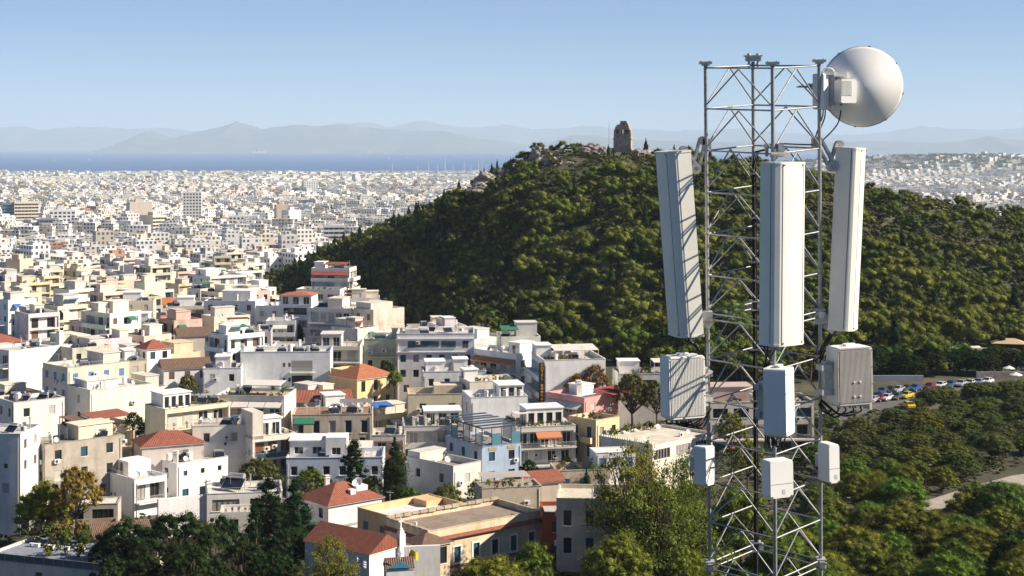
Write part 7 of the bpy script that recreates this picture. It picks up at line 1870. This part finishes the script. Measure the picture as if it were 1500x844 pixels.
# cars
CARM = {}
def paint(nm, c):
    if nm not in CARM: CARM[nm] = simple('car_paint_' + nm, c, .25, .2, var=.03, spec=.6)
    return CARM[nm]
def car_meshes():
    prof = [(-2.1, .35), (-2.12, .75), (-1.95, .92), (-1.6, .98), (-1.05, 1.4), (.25, 1.44), (.95, .98), (1.85, .84), (2.12, .66), (2.14, .35)]
    b = MB(); n_ = len(prof); wd = lambda z: .84 if z < 1.0 else .66
    L = [Vector((x, -wd(z), z)) for x, z in prof]; Rr = [Vector((x, wd(z), z)) for x, z in prof]
    for i in range(n_ - 1): b.face([L[i], Rr[i], Rr[i + 1], L[i + 1]], 0, False)
    b.face(list(reversed(L))); b.face(Rr); b.face([L[0], L[-1], Rr[-1], Rr[0]])
    g = MB()
    for sy in (-1, 1):
        ys_ = sy * .845
        pts_ = [(-1.35, sy * .80, 1.03), (.72, sy * .80, 1.03), (.2, sy * .69, 1.37), (-1.0, sy * .69, 1.37)]; g.face(pts_ if sy < 0 else list(reversed(pts_)))
    g.face([(.93, -.72, 1.01), (.93, .72, 1.01), (.3, .62, 1.425), (.3, -.62, 1.425)]); g.face([(-1.58, .72, 1.01), (-1.58, -.72, 1.01), (-1.1, -.62, 1.385), (-1.1, .62, 1.385)])
    g.v = [(x * 1.012, y * 1.02, z + .012) for x, y, z in g.v]
    w = MB(); w.tube((0, -.11, 0), (0, .11, 0), .32, n=14); w.tube((0, -.115, 0), (0, .115, 0), .19, n=10, mi=1)
    h = MB(); h.box((0, 0, 0), (.06, .32, .14))
    return b, g.data('window_glass', M['glass']), w.data('wheel', [M['rubber'], M['tank']]), h.data('headlight', M['white'])
cb_, CG, CW, CH = car_meshes(); CBODY = {}
def car(x, y, rz, colname, c, label):
    o = thing('parked_car', label, 'car', (x, y, gz(x, y) + .07), rz, 'cars parked below the hill')
    if colname not in CBODY: CBODY[colname] = cb_.data('body', paint(colname, c))
    put('body', CBODY[colname], o); put('window_glass', CG, o)
    for sx in (-1.3, 1.32):
        for sy in (-.78, .78): put('wheel', CW, o, None, (sx, sy, .32))
    for sy in (-.6, .6): put('headlight', CH, o, None, (2.11, sy, .68))
CC = {'white': (.75, .76, .78), 'silver': (.45, .47, .5), 'blue': (.05, .1, .25), 'black': (.02, .02, .025), 'dark grey': (.09, .1, .11), 'yellow': (.75, .5, .02), 'dark red': (.2, .02, .03), 'light blue': (.3, .42, .6)}
row1 = [(1279, 590, 'silver'), (1288, 588.5, 'dark red'), (1299, 587, 'white'), (1314, 585.5, 'dark grey'), (1328, 584, 'yellow')]
row2 = [(1293, 578, 'blue'), (1304, 576.5, 'black'), (1316, 575, 'silver'), (1328, 573.5, 'dark grey'), (1341, 573, 'blue')]
row3 = [(1362, 571, 'dark red'), (1378, 569, 'white'), (1393, 567.5, 'blue'), (1408, 566.5, 'silver'), (1421, 565.5, 'white'), (1434, 564.5, 'light blue'), (1446, 563, 'white')]
for rows_, nm in ((row1, 'front'), (row2, 'second'), (row3, 'far right')):
    for k, (px, py, cn) in enumerate(rows_):
        q = gpt(px, py); car(q.x, q.y, R(-128) + rnd.uniform(-.08, .08), cn.replace(' ', '_'), CC[cn], '%s car, %s from left in the %s row of the car park' % (cn, ordinal(k + 1), nm))
for k, (px, py, cn, w_) in enumerate(((1206, 616, 'white', 'just right of the tower by the street'), (1330, 598, 'yellow', 'half hidden by bushes at the car park edge'), (1212, 626, 'silver', 'lower on the street beside the tower'))):
    q = gpt(px, py); car(q.x, q.y, R(70 + 30 * k), cn, CC[cn], '%s car %s' % (cn, w_))
# people
def person(x, y, rz, shirt, trousers, label, stride=.16):
    o = thing('person', label, 'person', (x, y, gz(x, y) + .1), rz, 'people walking')
    me = bpy.data.meshes.new('body')
    V = [(0, 0, .93), (0, 0, 1.15), (0, 0, 1.40), (0, 0, 1.52), (0, .01, 1.62), (0, .01, 1.72), (.19, 0, 1.38), (.26, -.05, 1.12), (.24, .10, .88), (-.19, 0, 1.38), (-.26, .05, 1.12), (-.24, -.08, .88), (.1, 0, .86), (.11, stride, .48), (.11, stride * .8, .08), (.11, stride * .8 + .16, .04), (-.1, 0, .86), (-.11, -stride * .6, .48), (-.11, -stride * 1.6, .1), (-.11, -stride * 1.6 + .14, .04)]
    E = [(0, 1), (1, 2), (2, 3), (3, 4), (4, 5), (2, 6), (6, 7), (7, 8), (2, 9), (9, 10), (10, 11), (0, 12), (12, 13), (13, 14), (14, 15), (0, 16), (16, 17), (17, 18), (18, 19)]
    Rr = [.15, .15, .15, .055, .095, .08, .065, .05, .04, .065, .05, .04, .085, .065, .05, .04, .085, .065, .05, .04]
    me.from_pydata(V, E, []); me.materials.append(shirt); body = put('body', me, o)
    md = body.modifiers.new('skin', 'SKIN')
    for i, r_ in enumerate(Rr): me.skin_vertices[0].data[i].radius = (r_, r_ * (.8 if i < 3 else 1))
    me.skin_vertices[0].data[0].use_root = True
    body.modifiers.new('sub', 'SUBSURF').levels = 1; body.modifiers['sub'].render_levels = 1
    b = MB(); b.lathe([(.001, 1.79), (.07, 1.78), (.1, 1.72), (.098, 1.63), (.07, 1.6)], 10); b.build('hair', simple('dark_hair', (.03, .02, .015), .7), o)
    b = MB()
    for sx, sy in ((.1, stride), (-.1, -stride * .6)): b.tube((sx * .9, 0, .98), (sx * 1.1, sy, .48), .125, .095, n=10); b.tube((sx * 1.1, sy, .5), (sx * 1.1, sy * (.8 if sx > 0 else 2.6), .1), .095, .075, n=10)
    b.build('trousers', trousers, o)
skin = simple('skin_and_shirt', (.5, .33, .25), .7); denim = simple('denim', (.05, .08, .16), .9); red_s = simple('red_shirt', (.4, .06, .05), .9); wsh = simple('white_shirt', (.7, .7, .7), .9)
for px, py, rz, sh, tr, lab in ((1221, 626, .4, red_s, denim, 'person in red top walking on the street right of the tower'), (1229, 625, .4, skin, denim, 'person beside the one in red, walking on the street'), (1228, 752, 2.0, wsh, wsh, 'person in white by the footpath right of the tower'), (1216, 624, .3, wsh, denim, 'person in pale top walking behind the pair')):
    q = gpt(px, py); person(q.x, q.y, rz, sh, tr, lab)
# street lamps
for px, py, pt, lab in ((1356, 730, 682, 'tall street lamp by the lit footpath'), (1271, 735, 700, 'street lamp half hidden by the yellow leafed tree'), (1236, 765, 730, 'short sign-like lamp by the footpath near the tower')):
    q = gpt(px, py); h = (py - pt) / F * q.y; o = thing('street_lamp', lab, 'lamp', (q.x, q.y, gz(q.x, q.y)), 0, 'street lamps by the footpath'); b = MB(); b.tube((0, 0, 0), (0, 0, h), .07, .05, n=8); b.tube((0, 0, h - .05), (.7, 0, h + .05), .035, n=6); b.build('post', M['iron'], o); b = MB(); b.box((.75, 0, h + .03), (.5, .2, .1)); b.build('lamp_head', M['rail'], o)
# open-air cafe at the right: canvas booths, tables, parasols
for k in range(6):
    px = 1378 + k * 15; q = gpt(px, 531); z0 = gz(q.x, q.y) + .1; o = thing('canvas_booth', 'white canvas booth at the cafe under the trees, %s from left' % ordinal(k + 1), 'booth', (q.x, q.y + 4, gz(q.x, q.y + 4)), 0, 'canvas booths of the cafe'); b = MB(); b.face([(-1.2, 0, 2.2), (1.2, 0, 2.2), (1.2, 2.2, 2.5), (-1.2, 2.2, 2.5)]); b.face([(-1.2, -.01, 1.75), (1.2, -.01, 1.75), (1.2, -.01, 2.2), (-1.2, -.01, 2.2)]); b.face([(-1.2, 2.2, 0), (1.2, 2.2, 0), (1.2, 2.2, 2.5), (-1.2, 2.2, 2.5)]); b.build('canvas', M['canvas'], o)
    for sx in (-1.15, 1.15): b = MB(); b.tube((sx, .05, 0), (sx, .05, 2.2), .05, n=6); b.build('post', M['white'], o)
for k in range(26):
    px = 1382 + (k % 13) * 9.5; py = 533 + 6 * (k // 13) + rnd.uniform(-1, 1); q = gpt(px, py); o = thing('cafe_table', 'white table on the open-air cafe terrace, %s from left in its %s row' % (ordinal(k % 13 + 1), ('back', 'front')[k // 13]), 'table', (q.x, q.y, gz(q.x, q.y) + .1), 0, 'white tables of the open-air cafe'); b = MB(); b.box((0, 0, .74), (.9, .9, .05)); b.box((0, 0, .6), (.86, .86, .24)); b.build('tablecloth', M['white'], o); b = MB(); b.tube((0, 0, 0), (0, 0, .6), .05, n=6); b.build('leg', M['iron'], o)
for k, (px, py) in enumerate(((1478, 546), (1488, 556), (1499, 545))):
    q = gpt(px, py + 6); z0 = gz(q.x, q.y); o = thing('parasol', 'white parasol at the cafe near the right edge, %s from left' % ordinal(k + 1), 'parasol', (q.x, q.y, z0), 0, 'parasols of the cafe'); b = MB(); b.lathe([(.03, 2.6), (1.5, 2.0), (1.5, 1.85)], 8, sm=False); b.build('canopy', M['white'], o); b = MB(); b.tube((0, 0, 0), (0, 0, 2.55), .04, n=6); b.build('pole', M['white'], o)
q = gpt(1478, 521); o = thing('cafe_pavilion', 'open pavilion with sunlit tan roof among the dark trees', 'pavilion', (q.x, q.y, gz(q.x, q.y)), R(-15)); b = MB(); hip_roof(b, -4, 4, 0, 5, 3.0, 1.2, .4); me = b.data('roof', simple('tan_roof', (.55, .4, .24), .8)); put('roof', me, o)
for sx in (-3.8, 3.8):
    for sy in (.2, 4.8): b = MB(); b.tube((sx, sy, 0), (sx, sy, 3.0), .1, n=8); b.build('post', M['wood'], o)
b = MB(); q = gpt(1490, 556); b.b2(-9, 9, -.25, .25, -.3, 1.5); o = b.build('stone_wall', M['rock'], None, None, (q.x, q.y + 2, gz(q.x, q.y + 2))); tag(o, 'low rubble stone wall below the cafe at the right edge', 'wall')
b = MB(); q = gpt(1300, 562); b.b2(-9, 9, -.2, .2, -.3, 1.4); o = b.build('white_wall', M['plaster'], None, (.4, .42, .46), (q.x, q.y + 3, gz(q.x, q.y + 3))); tag(o, 'pale low wall behind the second row of cars', 'wall')
# ================================================================ haze over the whole place
b = MB(); b.b2(-125000, 125000, -500, 195000, -6, 920)
hz = b.build('haze', None); hz.data.materials.clear(); hz['kind'] = 'stuff'
hm = bpy.data.materials.new('haze_air'); hm.use_nodes = True; hn = hm.node_tree; hn.nodes.clear()
pv = hn.nodes.new('ShaderNodeVolumePrincipled'); ho = hn.nodes.new('ShaderNodeOutputMaterial')
pv.inputs['Color'].default_value = (.64, .79, .92, 1); pv.inputs['Density'].default_value = HAZE; pv.inputs['Anisotropy'].default_value = 0.0
hn.links.new(pv.outputs[0], ho.inputs['Volume']); hz.data.materials.append(hm)
